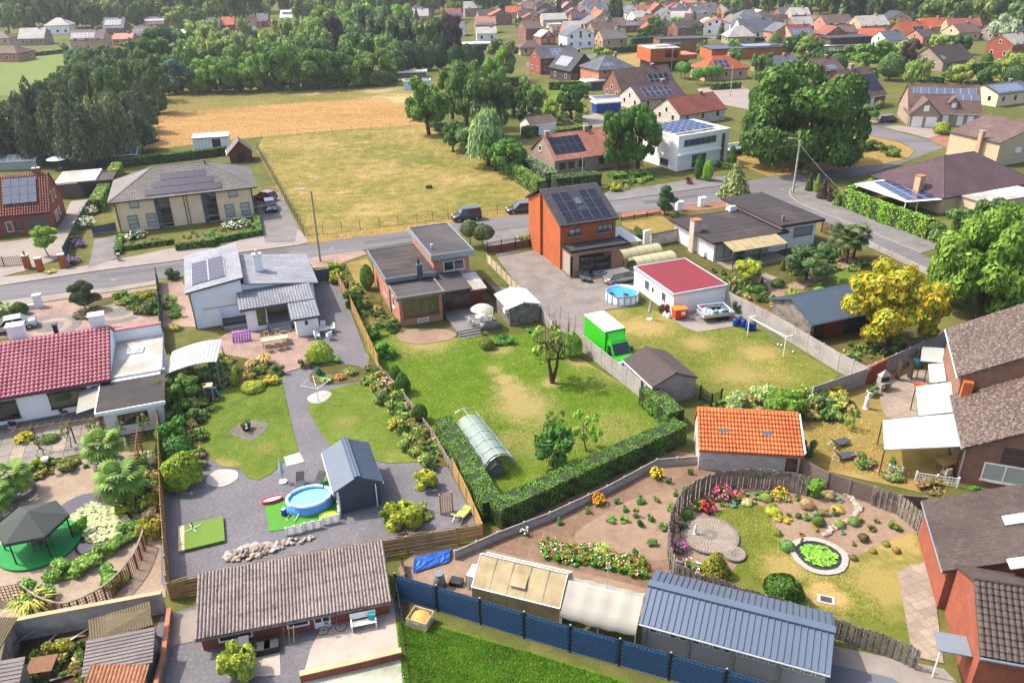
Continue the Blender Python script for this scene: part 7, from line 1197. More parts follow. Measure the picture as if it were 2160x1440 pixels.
# ------------------------------------------------------------------ bushes and beds
BU=[
 # gravel garden, border by the tall fence
 (388,1022,3.1,2.5,'ballgold','#6f8c1a','big round golden green bush by the timber fence'),(398,852,4.6,3.1,'tree1','#5d7d30','massive rounded shrub behind the curved metal shelter'),(455,808,3.4,2.5,'ballpale','#5f7c38','shrub with cream flower heads beside the massive shrub'),(346,865,1.4,2.8,'ball1','#5d8a22','narrow upright conifer against the fence'),(380,895,1.5,2.2,'cone','#3c5a26','small dark cone shaped conifer in the border'),(418,885,2.0,1.6,'shrub0','#5f8040','grey green shrub beside the slide'),(372,935,3.2,2.6,'shrub1','#4d7a24','dense glossy shrub in the middle of the border'),(372,962,2.8,1.6,'ball0','#3d6a26','clipped dark dome below the glossy shrub'),(402,975,1.8,1.2,'shrub2','#76982a','bright low shrub above the round golden bush'),(428,985,1.2,.9,'shrub0','#8a8468','dry grey shrub at the lawn corner'),(350,962,1.2,1.8,'shrub1','#3d5a2c','dark shrub squeezed against the fence'),
 (497,812,.9,2.4,'shrub2','#8aa436','slim upright bamboo behind the lawn'),(470,790,1.6,1.6,'shrub0','#3f6428','dark shrub beside the bamboo'),(535,822,2.2,.7,'ballgold','#86941e','low golden mat of groundcover above the lawn'),(572,808,1.9,.8,'gold','#a8982a','yellow flowering mound at the terrace edge'),(588,790,1.6,1.2,'shrub1','#5f7838','leafy shrub at the head of the gravel path'),(675,760,2.6,1.8,'ballgold','#87a02a','rounded yellow green bush beside the garden steps'),(645,775,1.6,1.1,'shrub2','#7f7550','heathery grey brown shrub by the steps'),(678,800,1.1,1.6,'shrub0','#4d7850','blue green sapling in the island bed'),(700,765,2.0,.7,'shrub1','#749a30','low green shrub beneath the yellow green bush'),
 (705,575,2.4,1.6,'gold','#7c9a1c','yellow green shrub by the steel gate'),(716,596,2.6,1.8,'gold','#8a9c1c','second yellow green shrub by the steel gate'),(745,648,2.4,2.4,'shrub1','#3f6428','dark shrub along the timber fence'),(776,610,1.6,3.0,'ball0','#5d8026','tall column conifer against the brick wall'),(762,660,1.2,2.2,'cone','#46702a','cone conifer beside the picket fence'),(788,710,2.2,1.7,'shrub2','#5a8a24','bright shrub by the tan fence'),(815,752,2.6,2.0,'shrub0','#64962a','larger bright shrub at the corner of the lawn'),(830,700,1.6,1.2,'shrub1','#4d6a2c','shrub against the brick corner window'),(722,575,1.4,1.2,'shrub0','#5f7a30','low shrub by the front lawn'),
 (850,828,1.45,1.9,'ball0','#46641c','egg shaped clipped bush by the rail fence'),(836,806,1.2,1.6,'ball1','#4a6820','egg shaped clipped bush half hidden behind its twin'),(886,888,1.35,1.6,'ball1','#3f5a1c','clipped bush of two stacked balls near the net tunnel'),(846,1112,3.3,2.3,'gold','#87931e','large yellow leaved bush beside the blue shed'),(818,1100,1.4,1.2,'shrub0','#5d8a24','green shrub at the foot of the large yellow bush'),(896,1028,2.2,1.7,'gold','#9aa22c','round variegated bush by the rail fence'),(905,990,1.4,1.3,'ballpale','#5d7a40','shrub with pale flowers behind the variegated bush'),(890,1090,2.0,1.0,'shrub1','#7a8c34','loose shrub at the hedge end of the gravel'),
 (1206,752,1.9,2.5,'ball0','#6f9a1c','tall rounded clipped bush at the end of the concrete wall'),(1028,735,1.5,1.0,'ball1','#646a26','round box bush in the raised patio bed'),(1065,722,2.8,.8,'shrub2','#3f7020','spreading green shrub in the raised patio bed'),(1120,700,1.4,.5,'shrub0','#3f7a24','low shrub below the grey garden shed'),
 (1555,868,3.0,2.0,'ballpale','#8aa05c','silvery willow shrub at the end of the football lawn'),(1610,850,3.0,1.9,'ballpale','#93a868','second silvery willow shrub behind the first'),(1655,882,4.0,2.6,'tree2','#5f8420','big bright green bamboo shrub behind the orange roof'),(1690,850,2.4,1.8,'shrub1','#8a9a34','yellowish shrub beside the bamboo'),(1735,858,2.0,1.4,'shrub2','#6a8448','grey green shrub by the garden path'),(1765,855,2.4,1.3,'shrub0','#8a9440','reddish green shrub beside the concrete wall'),(1760,842,2.6,1.4,'gold','#a29a38','yellow shrub under the concrete wall'),(1790,778,1.4,1.2,'shrub1','#6a8a20','small shrub on the lawn side of the long concrete wall'),(1580,898,1.6,.8,'gold','#b09a20','yellow flowering plant behind the orange roof'),
 (1700,958,1.6,1.6,'shrub2','#5f7a3c','soft grey green shrub at the orange shed end'),(1790,905,1.2,1.8,'sparse','#7aa428','young light green tree between the sun loungers'),(1490,945,1.8,2.2,'shrub0','#4f7a24','climber shrub on the corner of the orange shed'),(1498,880,.8,.8,'shrub1','#4a7a2c','little plant on the orange tiled roof edge'),
 (1505,575,1.0,.8,'shrub0','#5d8a3a','shrub below the bungalow wall'),(1530,625,2.4,1.5,'ball0','#6a6a2c','round bronze green bush by the concrete wall'),(1555,660,1.6,1.7,'shrub2','#4f6a50','blue green bush by the garden path'),(1605,612,.9,1.7,'cone','#35521f','small dark cone by the terrace step'),(1650,570,.8,1.6,'cone','#55701c','slim pointed conifer on the bungalow lawn'),(1600,615,2.0,1.0,'ball1','#4a6a24','low clipped mound beside the path'),(1640,605,1.6,.9,'ball1','#3f5c22','second low clipped mound beside the path'),(1680,635,2.8,1.3,'ballgold','#6a7a1e','layered golden green mound in the bungalow garden'),(1728,618,1.4,.7,'ball0','#7aa03a','pale green dome beside the layered mound'),(1558,545,1.6,1.4,'shrub1','#5a7a30','shrub by the awning post'),(1340,500,2.4,1.5,'shrub0','#5d7040','grey green shrub at the stone garden wall'),(1380,508,1.1,1.1,'ballgold','#8a9220','yellow green ball by the stone garden wall'),(1422,458,1.4,1.0,'ball1','#5c6a30','clipped ball below the cloud pruned pine'),
 (1706,402,1.5,3.0,'cone','#3f5a24','first cone conifer on the street corner'),(1722,405,1.3,3.0,'cone','#7a8c20','golden cone conifer on the street corner'),(1735,418,2.2,3.2,'cone','#4a4030','bronze conifer on the street corner'),(1752,425,1.8,3.0,'shrub1','#5a4648','purple leaved shrub in the corner row'),(1765,432,2.2,2.6,'shrub2','#6a8430','leafy shrub at the head of the high hedge'),(1472,378,1.4,3.8,'ball0','#3f6a1e','first clipped green column before the modern house'),(1492,381,1.8,3.4,'ball1','#6f9a1c','second clipped column, brighter, before the modern house'),(1542,352,1.5,3.6,'ball0','#44701e','clipped green column at the corner of the modern house'),(1452,388,1.6,1.6,'shrub0','#9a6a60','reddish potted shrub before the modern house'),(1300,402,2.8,1.3,'gold','#8f9a1c','yellow flowering shrub before the box hedge'),(1270,405,1.8,1.0,'shrub1','#6f7a28','low shrub at the pavement before the bungalow'),
 (365,588,2.2,1.9,'shrub0','#56703c','grey green shrub beside the street at the green screen fence'),(362,648,2.4,1.7,'shrub1','#66843c','rounded shrub between the screen fence and the white house'),(372,668,1.8,1.3,'shrub2','#5f8038','lower shrub between the screen fence and the white house'),(320,660,2.0,1.6,'ballpale','#5a7848','pale flowered shrub by the screen fence'),(275,640,2.4,1.3,'shrub0','#6c8a38','shrub in the front yard bed'),(300,632,2.4,1.2,'gold','#8a8f2c','yellowish shrub in the front yard bed'),(255,630,2.2,1.2,'shrub2','#64822e','second shrub in the front yard bed'),(45,664,1.7,1.5,'ball0','#44661c','round clipped ball behind the low white wall'),(10,676,1.8,.9,'shrub1','#6f9024','bright low shrub behind the low white wall'),(185,665,3.6,.7,'shrub2','#6a5a40','reddish groundcover under the cloud pruned pine'),
 (740,1000,1.2,.5,'shrub0','#7a8c3c','weedy shrub behind the blue shed'),(860,945,2.0,1.1,'shrub1','#86963c','loose wild shrub in the lawn border'),(835,905,1.8,1.1,'gold','#949438','yellow flowering border shrub'),(805,850,2.0,1.4,'ballpale','#7a8c40','tall pale border shrub at the rail fence'),(880,960,1.6,1.0,'shrub2','#7f8a3c','wild shrub by the blue shed corner'),(790,810,1.6,1.2,'shrub0','#7c9038','border shrub near the island bed'),(850,870,1.6,1.0,'shrub1','#6a8c30','green border shrub at the rail fence'),
 (1648,1268,2.3,1.8,'ball1','#3c5f14','round dark green bush beside the scalloped fence'),(1508,1212,2.3,1.9,'cone','#7a7a1c','feathery golden conifer beside the round paved disc'),(1715,1040,2.2,1.5,'shrub2','#5f8a24','rose bush against the timber fence'),(2058,1050,1.4,1.2,'shrub0','#4f7a24','shrub below the wide window of the lichen roofed house'),
 (240,1230,2.6,1.3,'shrub1','#6a9034','shrub with lilac flowers outside the curved fence'),(75,1270,2.6,1.6,'shrub2','#6a9040','leafy shrub beside the lattice fence'),(315,1130,2.0,1.6,'gold','#8a8a30','green yellow shrub in the palm garden corner'),(172,1120,1.5,1.4,'shrub0','#5a9020','glossy iris clump at the pond edge'),(505,1420,2.6,2.4,'gold','#8a9a34','shrub growing up at the bottom edge of the gravel yard'),(125,1375,1.8,1.1,'shrub1','#8a8c28','yellow green bush in the junk yard'),(100,1425,1.8,.8,'shrub2','#46602a','dark weeds in the junk yard'),
 (225,930,1.2,.8,'ballgold','#a89a20','flowering shrub under the pergola end'),(52,930,1.9,.7,'gold','#a8a018','golden clipped shrub in the patio bed'),(108,930,1.4,.5,'ball0','#4a6a1c','dark clipped shrub in the patio bed'),(145,990,1.6,1.1,'ballpale','#8a9048','pale grassy shrub at the patio edge'),(88,985,1.8,1.0,'gold','#8a9a28','yellow flowering plant at the patio edge'),(48,1010,1.4,.9,'gold','#b0a020','golden shrub behind the round planter'),(300,990,1.6,1.6,'shrub1','#7a8c3a','shrub beneath the leaning pergola'),(290,1045,2.2,1.6,'ballpale','#6f8c40','white flowering shrub behind the palm'),(268,1078,1.8,1.1,'gold','#8f9428','orange flowering plants behind the pond'),(318,1072,1.6,1.2,'gold','#949a2c','yellow flowering plants against the tall fence'),(320,1105,1.8,1.3,'ballpale','#a08c70','faded pink hydrangea beside the pond')]
for (u,v,w,h,k,col,lab) in BU:bush(u,v,w,h,k,col,lab)
for i,(u,v,w) in enumerate(((120,1215,2.2),(155,1208,2.2),(195,1190,2.2),(228,1165,2.0),(262,1140,2.0),(290,1115,1.8))):bush(u,v,w,1.1,'shrub*','#74963c','%s feathery shrub from the left along the pond side of the curved fence' % ordw(i),group='pond border shrubs')
# hydrangeas, lavender, roses: flowering things
for (u,v,w,h,col,lab,fl,n) in ((178,478,3.4,1.4,'#6f8a3c','white hydrangea hedge along the green mesh fence, upper part',['flower_white'],150),(188,452,3.0,1.3,'#6f8a3c','white hydrangea hedge along the green mesh fence, far end',['flower_white'],120),(288,502,3.0,.9,'#56783a','white hydrangeas under the left duplex windows',['flower_white'],60),(500,478,4.0,1.0,'#56783a','white hydrangeas under the right duplex windows',['flower_white'],90),(165,520,2.4,1.0,'#6a6474','lavender border beside the drive, upper part',['flower_purple'],50),(155,555,2.4,1.0,'#605c6c','lavender border beside the drive, street end',['flower_purple'],50),(1522,1052,1.5,1.1,'#4f6a2c','pink rose bush against the round fence',['flower_pink','flower_red'],60),(1492,1078,1.1,.9,'#5a3a2c','crimson flowered bush by the paved disc',['flower_red'],60),(1470,1075,.9,.9,'#5a8a2c','green flowering plant beside the crimson bush',['flower_yellow'],8),(1558,1050,.9,.6,'#7a7a3c','salmon pink flowering plant by the round fence',['flower_pink','flower_orange'],25),(1645,1045,1.2,.6,'#6f8428','yellow flowered plant by the timber fence',['flower_yellow'],40),(1430,1160,1.2,.8,'#5f8040','lilac phlox beside the round fence',['flower_purple','flower_pink'],40),(1455,1205,1.6,.8,'#5f7a30','mixed rose bed beside the golden conifer',['flower_pink','flower_white'],25),(1820,980,2.0,.9,'#5f7a30','pink rose bushes behind the brown concrete wall',['flower_pink'],20),(1880,1005,2.2,.8,'#66803a','pink rose bushes below the terrace wall',['flower_pink','flower_red'],20),(1960,1030,2.4,.8,'#7a6a3c','bronze hydrangeas below the terrace wall',['flower_pink'],15),(1385,1008,1.1,.9,'#8a9028','yellow flowered plant behind the slotted fence',['flower_yellow'],60),(1262,1062,1.0,.8,'#7a8028','orange marigold bush behind the slotted fence',['flower_orange','flower_yellow'],50),(1108,1128,.7,.6,'#6f8a5c','white flowered plant behind the slotted fence',['flower_white'],12),(1920,760,1.4,1.8,'#66743a','climbing rose over the garden arch',['flower_pink'],20),(1962,770,.8,1.7,'#6f8040','cream climbing rose beside the white sheet roof',['flower_white'],20),(1385,630,1.8,2.3,'#5d7448','tall oleander with white flowers against the outbuilding wall',['flower_white'],30),(1400,660,1.5,1.4,'#6a4a3c','reddish shrub at the corner of the outbuilding',['flower_pink'],15),(810,820,1.4,1.1,'#8a9440','cream flowered climber on the rail fence',['flower_white','flower_red'],25),(137,990,.9,.4,'#5a7038','purple flowers at the palm garden step',['flower_purple'],30),(1812,258,2.8,1.4,'#7a7a48','pink hydrangeas before the twin gable house',['flower_pink'],30),(2050,278,5,1.0,'#7a5a5c','purple flower border before the garage gable house',['flower_purple','flower_red'],60)):
    o=bush(u,v,w,h,'shrub*',col,lab,'flowering_bush','flowering bush');blossoms(o,n,fl,.09 if v>600 else .14)
bush(1985,282,3.2,2.2,'ballgold','#8a9a34','round yellow green bush before the garage gable house');
for i,(u,v,w,h) in enumerate(((1825,308,3.5,1.8),(1848,315,3.5,2.0),(1870,322,3.5,1.8),(1885,330,3.4,1.8))):bush(u,v,w,h,'shrub*','#6a7a34','%s shrub from the left in the hedge on the grass island' % ordw(i),group='island shrubs')
for (u,v,w,lab) in ((1780,322,2.2,'left'),(1800,322,2.0,'second'),(1818,320,1.4,'third'),(1832,318,1.6,'last')):bush(u,v,w,1.4,'ball*','#2f4a20','clipped dark ball on the grass island, %s of four' % lab,group='island balls')
# perennials of the rock garden and the vegetable plot
RG=[(1640,1095,.9,.35,'#a8a02c'),(1660,1100,.9,.3,'#b09a30'),(1700,1095,.7,.45,'#6f8c3c'),(1735,1085,.9,.6,'#8a7a4c'),(1760,1085,.7,.5,'#5d7a44'),(1750,1048,.8,.5,'#8a9c88'),(1770,1058,.6,.45,'#8a9c88'),(1765,1078,.9,.3,'#b5a038'),(1725,1105,.9,.6,'#4f6a1c'),(1683,1092,.45,.35,'#4f6a20'),(1663,1090,.5,.35,'#6a7a30'),(1720,1085,.4,.25,'#7fa07c'),(1770,1110,.7,.4,'#7a9440'),(1800,1105,.8,.5,'#6a8a4c'),(1815,1100,.6,.5,'#a08c50'),(1838,1118,.8,.4,'#6a6a34'),(1848,1102,.5,.4,'#7a8430'),(1880,1110,.9,.5,'#7a8c34'),(1893,1118,.8,.5,'#6a7a2c'),(1820,1140,.7,.5,'#5d5a34'),(1800,1150,.4,.3,'#7a7a24'),(1776,1126,.45,.35,'#7fa08c'),(1840,1165,.5,.3,'#8a8028'),(1640,1128,.5,.4,'#7a8c3c'),(1700,1070,1.0,.7,'#b09468'),(1690,1130,.5,.25,'#a06a38'),(1720,1118,.6,.3,'#a09030'),(1600,1050,1.0,.4,'#5d8a4c'),(1615,1055,.8,.5,'#8a9c48'),(1575,1062,.9,.35,'#b0b478'),(1545,1068,.7,.45,'#6f9a84'),(1800,1180,.5,.3,'#6a6a30'),(1868,1150,.5,.3,'#7a8430'),(1890,1165,.5,.35,'#8a7a30'),(1660,1158,1.0,.6,'#5d8a44'),(1630,1082,1.1,.4,'#9aa01c'),(1930,1100,.9,.5,'#7f8c3c'),(1448,1095,.8,.8,'#4f7a2c'),(1440,1120,.8,.7,'#44602c'),(1630,1068,.6,.3,'#7a8a3c')]
for i,(u,v,w,h,col) in enumerate(sorted(RG)):bush(u,v,w,h,'ball*' if i % 2 else 'shrub*',col,'%s cushion plant from the left in the rock garden' % ordw(i),'rock_plant','plant','rock garden plants')
VG=[(1410,1018,.6),(1340,1090,.9),(1372,1098,.6),(1315,1100,.5),(1318,1078,.5),(1290,1100,.4),(1350,1060,.6),(1385,1058,.5),(1445,1038,.4),(1300,1060,.5),(1455,1000,.7),(1240,1082,.6),(1230,1060,.4),(1415,1075,.6),(1400,1115,.5),(1350,1110,.8),(1180,1105,.5),(1425,1045,.5),(1335,1180,.9),(1352,1195,1.0),(1375,1148,.5)]
for i,(u,v,h) in enumerate(sorted(VG)):bush(u,v,.6+.3*(i % 2),h,'shrub*',['#5d8a34','#4f7a3c','#7a9034'][i % 3],'%s vegetable plant from the left on the pale soil' % ordw(i),'vegetable_plant','plant','vegetable plants')
ZN=[]
k=0
for i in range(11):
    for j in range(3):
        u=1150+i*20+j*2;v=1148+i*5.0+j*13-(8 if i>3 else 0);ZN.append((u,v))
ZN.sort()
for k,(u,v) in enumerate(ZN):o=bush(u,v,1.0,.6,'shrub*','#4f8a2a','%s clump from the left in the zinnia bed' % ordw(k),'zinnia_clump','flowers','zinnia clumps');blossoms(o,7,random.sample(['flower_pink','flower_red','flower_orange','flower_white','flower_yellow'],3),.055,.55)
# ornamental grasses
for i,(u,v,w,h,col,lab) in enumerate(((532,775,1.4,1.0,'#c0a468','tan feather grass at the terrace edge, left clump'),(560,768,1.8,1.3,'#c2a66a','tan feather grass at the terrace edge, right clump'),(1715,850,2.4,1.6,'#6f8a48','large arching grass clump behind the bamboo'),(70,1290,2.8,1.5,'#a8a848','yellow arching grass outside the lattice fence'),(370,695,1.6,.8,'#a8a03c','yellow grass clump by the curved metal shelter'),(688,805,1.4,.7,'#7a9a3c','green grass clump in the island bed'),(740,790,1.4,.8,'#7a9038','wild grass clump in the island bed'),(718,800,1.2,.6,'#b07a44','rusty grass clump in the island bed'),(1270,1165,1.3,.7,'#8aa43c','lily clump before the zinnia bed'),(1098,505,1.4,.7,'#8a9440','grass clump in the paved front yard, left'),(1112,506,1.4,.7,'#8a9440','grass clump in the paved front yard, right'),(695,690,.8,.7,'#6a8444','lone weed in the side drive gravel'),(1745,1052,1.0,.8,'#b8a070','dry grass clump above the rock garden'),(108,575,1.6,.5,'#b0a45c','straw coloured grass between the brick pillars'),(400,515,3,.5,'#8a6a44','brown grass bed around the duplex signpost'))):bush(u,v,w,h,'tuft',col,lab,'ornamental_grass','grass')
# fan palms
_fr=[]
rg=random.Random(9);m=MB()
for j in range(11):
    a=(j-5)*.26;L_=.55+.12*math.cos(a);x0,y0=.5,0;ex,ey=.5+L_*math.cos(a),L_*math.sin(a);nx,ny=-math.sin(a)*.075,math.cos(a)*.075;mx,my=.5+L_*.6*math.cos(a),L_*.6*math.sin(a)
    m.add([(x0,y0,.12),(mx+nx,my+ny,.06),(ex,ey,-.18),(mx-nx,my-ny,.06)],[(0,1,2,3)])
m.add([(0,-.012,0),(0,.012,0),(.5,.012,.12),(.5,-.012,.12)],[(0,1,2,3)]);o=m.build('t','frond');FROND=o.data;bpy.data.objects.remove(o)
def palm(u,v,h,r,lab,n=22,col='#58781e',planter=None):
    p=P(u,v);t=thing('fan_palm',lab,'palm tree',p,random.uniform(0,6));cyl('trunk',t,(0,0,0),(.1,0,h),.16,'trunk',.13)
    for i in range(n):
        a=i*2.4;e=1.0-1.7*(i/n)**.9;o=link(bpy.data.objects.new('frond',FROND),t);o.location=(.1,0,h+.05);o.rotation_euler=(0,-e,a);o.scale=(r,r,r);o.color=RGB(col,1.0 if i % 3 else .75)
    if planter:ring=MB();ring.lathe([(planter,0),(planter,.42),(planter-.25,.42),(planter-.25,.2)],28).build('planter_ring','dark_concrete',t);MB().lathe([(planter-.25,.3),(0,.3)],28).build('planter_gravel','m_gravel_white',t)
palm(232,985,2.0,1.5,'fan palm in a round planter nearest the pergola',planter=1.15);palm(266,1070,2.3,1.7,'tall fan palm leaning over the pond corner');palm(36,1040,1.5,1.45,'fan palm in a round planter beside the gazebo',planter=1.3);palm(-8,1088,1.5,1.4,'fan palm at the picture edge behind the gazebo',planter=1.2);palm(12,676,1.2,1.1,'small fan palm behind the low white wall',14)
for i,(u,v) in enumerate(((1770,548),(1785,556),(1800,545))):palm(u,v,3.0,1.7,'%s trunk from the left in the palm group by the side street' % ordw(i),20,'#3f4f20')
palm(1582,592,1.3,1.4,'small fan palm under the bungalow awning',16,'#44601f')
proto('clump',lobes_crown(7,230,.2,150,.6,(.05,.8),(.3,.45),None,.7),'leaf')
def cover(lab,poly,n,sz,cols,z=.08):
    """dense border planting nobody could count"""
    P2=[tuple(P(*q))[:2] for q in poly];xs,ys=zip(*P2)
    for k,col in enumerate(cols):
        rows=[]
        while len(rows)<n//len(cols):
            x,y=random.uniform(min(xs),max(xs)),random.uniform(min(ys),max(ys))
            if _inside(x,y,P2):s=random.uniform(*sz);rows.append((Vector((x,y,0)),s*random.uniform(.5,1),s*random.uniform(.9,1.5)))
        o=wood('ground_cover',lab+', '+('lighter','darker','dry')[k]+' plants',rows,('clump',),col);o.location.z=z-.42
GC=['#7c9440','#4a6a2a','#9a8a50']
for lab,poly,n,sz in (('wild border along the rail fence',[(775,770),(805,785),(915,925),(955,990),(890,985),(830,885),(770,805)],110,(.5,1.1)),('planting around the bungalow garden',[(1440,560),(1560,585),(1640,640),(1720,680),(1640,700),(1540,640),(1450,590)],100,(.4,1.0)),('planting under the palms by the side street',[(1640,575),(1760,520),(1850,560),(1800,585),(1720,560),(1680,590)],60,(.4,.9)),('shrub belt behind the orange tiled shed',[(1500,850),(1700,835),(1800,850),(1815,880),(1700,890),(1560,895),(1505,890)],100,(.6,1.3)),('border behind the slatted timber fence',[(346,800),(460,760),(590,775),(600,795),(470,820),(432,890),(425,980),(352,1000)],130,(.5,1.1)),('planting between pond and tall fence',[(270,980),(335,960),(342,1130),(300,1110),(260,1070),(285,1030)],90,(.4,.9)),('flowerbeds of the palm terrace',[(60,985),(200,960),(215,985),(120,1005),(60,1020)],40,(.3,.7)),('front yard planting by the screen fence',[(240,640),(333,615),(338,665),(290,665)],50,(.4,.9)),('side garden planting of the brick house',[(715,590),(750,605),(845,695),(800,700),(760,660)],70,(.4,1.0)),('weeds under the yellow tree',[(1720,740),(1800,720),(1960,730),(1850,790),(1790,780)],60,(.3,.8)),('weeds of the junk yard',[(20,1400),(180,1350),(180,1440),(20,1460)],40,(.3,.7)),('rockery planting inside the round fence',[(1470,1055),(1600,1040),(1700,1052),(1640,1062),(1520,1068)],45,(.25,.5)),('beds beside the duplex',[(270,512),(360,500),(545,470),(548,480),(365,512),(275,525)],40,(.3,.6)),('beds before the pink roofed bungalow',[(1265,400),(1300,385),(1370,375),(1375,385),(1310,405)],40,(.4,.8)),('gardens behind the pink roofed bungalow',[(1010,205),(1110,200),(1240,225),(1250,260),(1120,265),(1060,240)],110,(.8,2.0))):cover(lab,poly,n,sz,GC)
# ------------------------------------------------------------------ vehicles
def loft(st,n=None):
    V=[];F_=[];k=len(st[0][1])
    for x,ring in st:V+=[(x,y,z) for y,z in ring]
    for i in range(len(st)-1):
        for j in range(k):F_.append((i*k+j,i*k+(j+1) % k,(i+1)*k+(j+1) % k,(i+1)*k+j))
    F_+=[tuple(range(k-1,-1,-1)),tuple((len(st)-1)*k+j for j in range(k))];return V,F_
def car(label,u,v,heading,paint,L_=4.3,W_=1.78,H_=1.48,kind='hatch',z=.06):
    """x forward; heading in degrees"""
    t=thing('parked_car',label,'car',P(u,v)+Vector((0,0,z)),R(heading));w=W_/2;hb=.86 if kind !='van' else 1.0
    ring=lambda k,z0,z1:[(-w*k*.92,z0),(-w*k,z0+.18),(-w*k,z1-.14),(-w*k*.9,z1),(w*k*.9,z1),(w*k,z1-.14),(w*k,z0+.18),(w*k*.92,z0)]
    F0=L_/2;S=[(-F0,ring(.86,.34,hb*.92)),(-F0+.12,ring(.97,.24,hb)),(-.5,ring(1,.22,hb)),(F0-1.25,ring(1,.22,hb*.97)),(F0-.35,ring(.96,.22,hb*.82)),(F0-.05,ring(.86,.28,hb*.7)),(F0,ring(.8,.34,hb*.6))]
    obj('body',*loft(S),paint,t,True)
    xr={'hatch':-F0+.12,'wagon':-F0+.08,'sedan':-F0+.75,'van':-F0+.05}[kind];xt={'hatch':-F0+.55,'wagon':-F0+.4,'sedan':-F0+1.35,'van':-F0+.15}[kind];xf=F0-1.15 if kind !='van' else F0-.95;xw=F0-1.85 if kind !='van' else F0-1.45
    cr=lambda k,z1:[(-w*.93,hb-.03),(-w*k,z1),(w*k,z1),(w*.93,hb-.03)]
    obj('window_band',*loft([(xr,cr(.9,hb)),(xt,cr(.76,H_-.05)),(xw,cr(.76,H_-.05)),(xf,cr(.9,hb))]),'glass',t)
    MB().slab([(xt-.03,-w*.76,H_),(xw+.05,-w*.76,H_),(xw+.05,w*.76,H_),(xt-.03,w*.76,H_)],.06).build('roof',paint,t)
    for s in (-1,1):
        for x0,x1 in ((xf,xw),(xr,xt),((xw+xt)/2,(xw+xt)/2)):cyl('pillar',t,(x0,s*w*.93,hb-.02),(x1,s*w*.765,H_-.04),.045,paint,n=6)
        for x in (-F0+.75,F0-.82):q=cyl('wheel',t,(x,s*(w-.18),.31),(x,s*(w+.02),.31),.31,'tyre',n=16);cyl('rim',t,(x,s*(w-.0),.31),(x,s*(w+.035),.31),.19,'rim',n=12)
        bx('headlight',t,F0-.3,s*w*.62-.18,hb*.62,F0-.05,s*w*.62+.18,hb*.78,'lamp_glass');bx('tail_light',t,-F0-.02,s*w*.74-.12,hb*.68,-F0+.1,s*w*.74+.12,hb*.93,'red_lens');bx('mirror',t,xf-.15,s*(w+.02)-.08,hb,xf+.05,s*(w+.02)+.08,hb+.14,paint)
    bx('number_plate',t,-F0-.03,-.26,hb*.5,-F0+.05,.26,hb*.62,'white_plastic');bx('bumper',t,F0-.12,-w*.78,.3,F0+.03,w*.78,.48,'dark_plastic');return t
car('dark grey van parked beside the pasture fence',984,464,197,'car_dark',4.2,1.83,1.82,'van');car('blue grey hatchback parked beside the conifer hedge',1097,448,195,'car_blue',4.2,1.76,1.5);car('grey estate car parked between the carport and the round pool',1313,594,25,'car_grey',4.6,1.82,1.46,'wagon');car('silver saloon in the paved front yard',28,696,208,'car_silver',4.7,1.8,1.42,'sedan');car('red car behind the cream duplex on the drive',560,422,150,'car_red',4.0);car('dark car on the drive beside the cream duplex',571,443,-70,'car_dark',4.2);car('dark estate car on the forecourt of the garage gable house',1872,258,20,'car_dark',4.6,1.82,1.5,'wagon');car('pale car half hidden behind the steel gate',645,580,105,'car_white',4.2)
# green box truck
t=thing('box_truck','bright green box truck with white roof parked by the concrete wall','truck',P(1285,752)+Vector((0,0,.06)),R(-68));
MB().box(-3.3,-1.05,.75,.9,1.05,3.15).build('cargo_box','truck_green',t);bx('box_roof',t,-3.32,-1.07,3.152,.92,1.07,3.24,'white_paint');bx('box_edge',t,.9,-1.07,.75,.96,1.07,3.24,'truck_green')
cb=lambda k,z1:[(-.95,.45),(-1.0,.7),(-k,z1),(k,z1),(1.0,.7),(.95,.45)]
obj('cab',*loft([(1.0,cb(.9,2.35)),(1.75,cb(.88,2.32)),(2.55,cb(.92,1.35)),(3.15,cb(.9,1.08)),(3.35,cb(.85,.75))]),'truck_green',t,False)
MB().add([(1.84,-.8,2.26),(1.84,.8,2.26),(2.56,.85,1.4),(2.56,-.85,1.4)],[(0,3,2,1)]).build('windscreen','glass',t);MB().slab([(.97,-.9,2.36),(1.7,-.85,2.36),(1.7,.85,2.36),(.97,.9,2.36)],.05).build('cab_roof','truck_green',t);MB().add([(.98,-.86,3.1),(.98,.86,3.1),(1.65,.8,2.4),(1.65,-.8,2.4)],[(0,1,2,3)]).add([(.98,-.86,3.1),(.98,-.86,2.37),(1.65,-.8,2.4)],[(0,1,2)]).add([(.98,.86,3.1),(.98,.86,2.37),(1.65,.8,2.4)],[(0,2,1)]).build('roof_fairing','truck_green',t)
for s in (-1,1):
    MB().add([(1.25,s*.985,1.2),(2.1,s*.985,1.2),(1.85,s*.93,2.0),(1.25,s*.935,2.0)],[(0,1,2,3)]).build('side_window','glass',t);bx('mirror',t,2.0,s*1.2-.1,1.3,2.15,s*1.2+.1,1.75,'dark_plastic');bx('headlight',t,3.1,s*.68-.2,.82,3.36,s*.68+.2,1.05,'lamp_glass')
    for x in (-2.2,2.4):cyl('wheel',t,(x,s*.82,.36),(x,s*1.03,.36),.36,'tyre',n=16)
bx('bumper',t,3.2,-.95,.3,3.42,.95,.6,'dark_plastic')
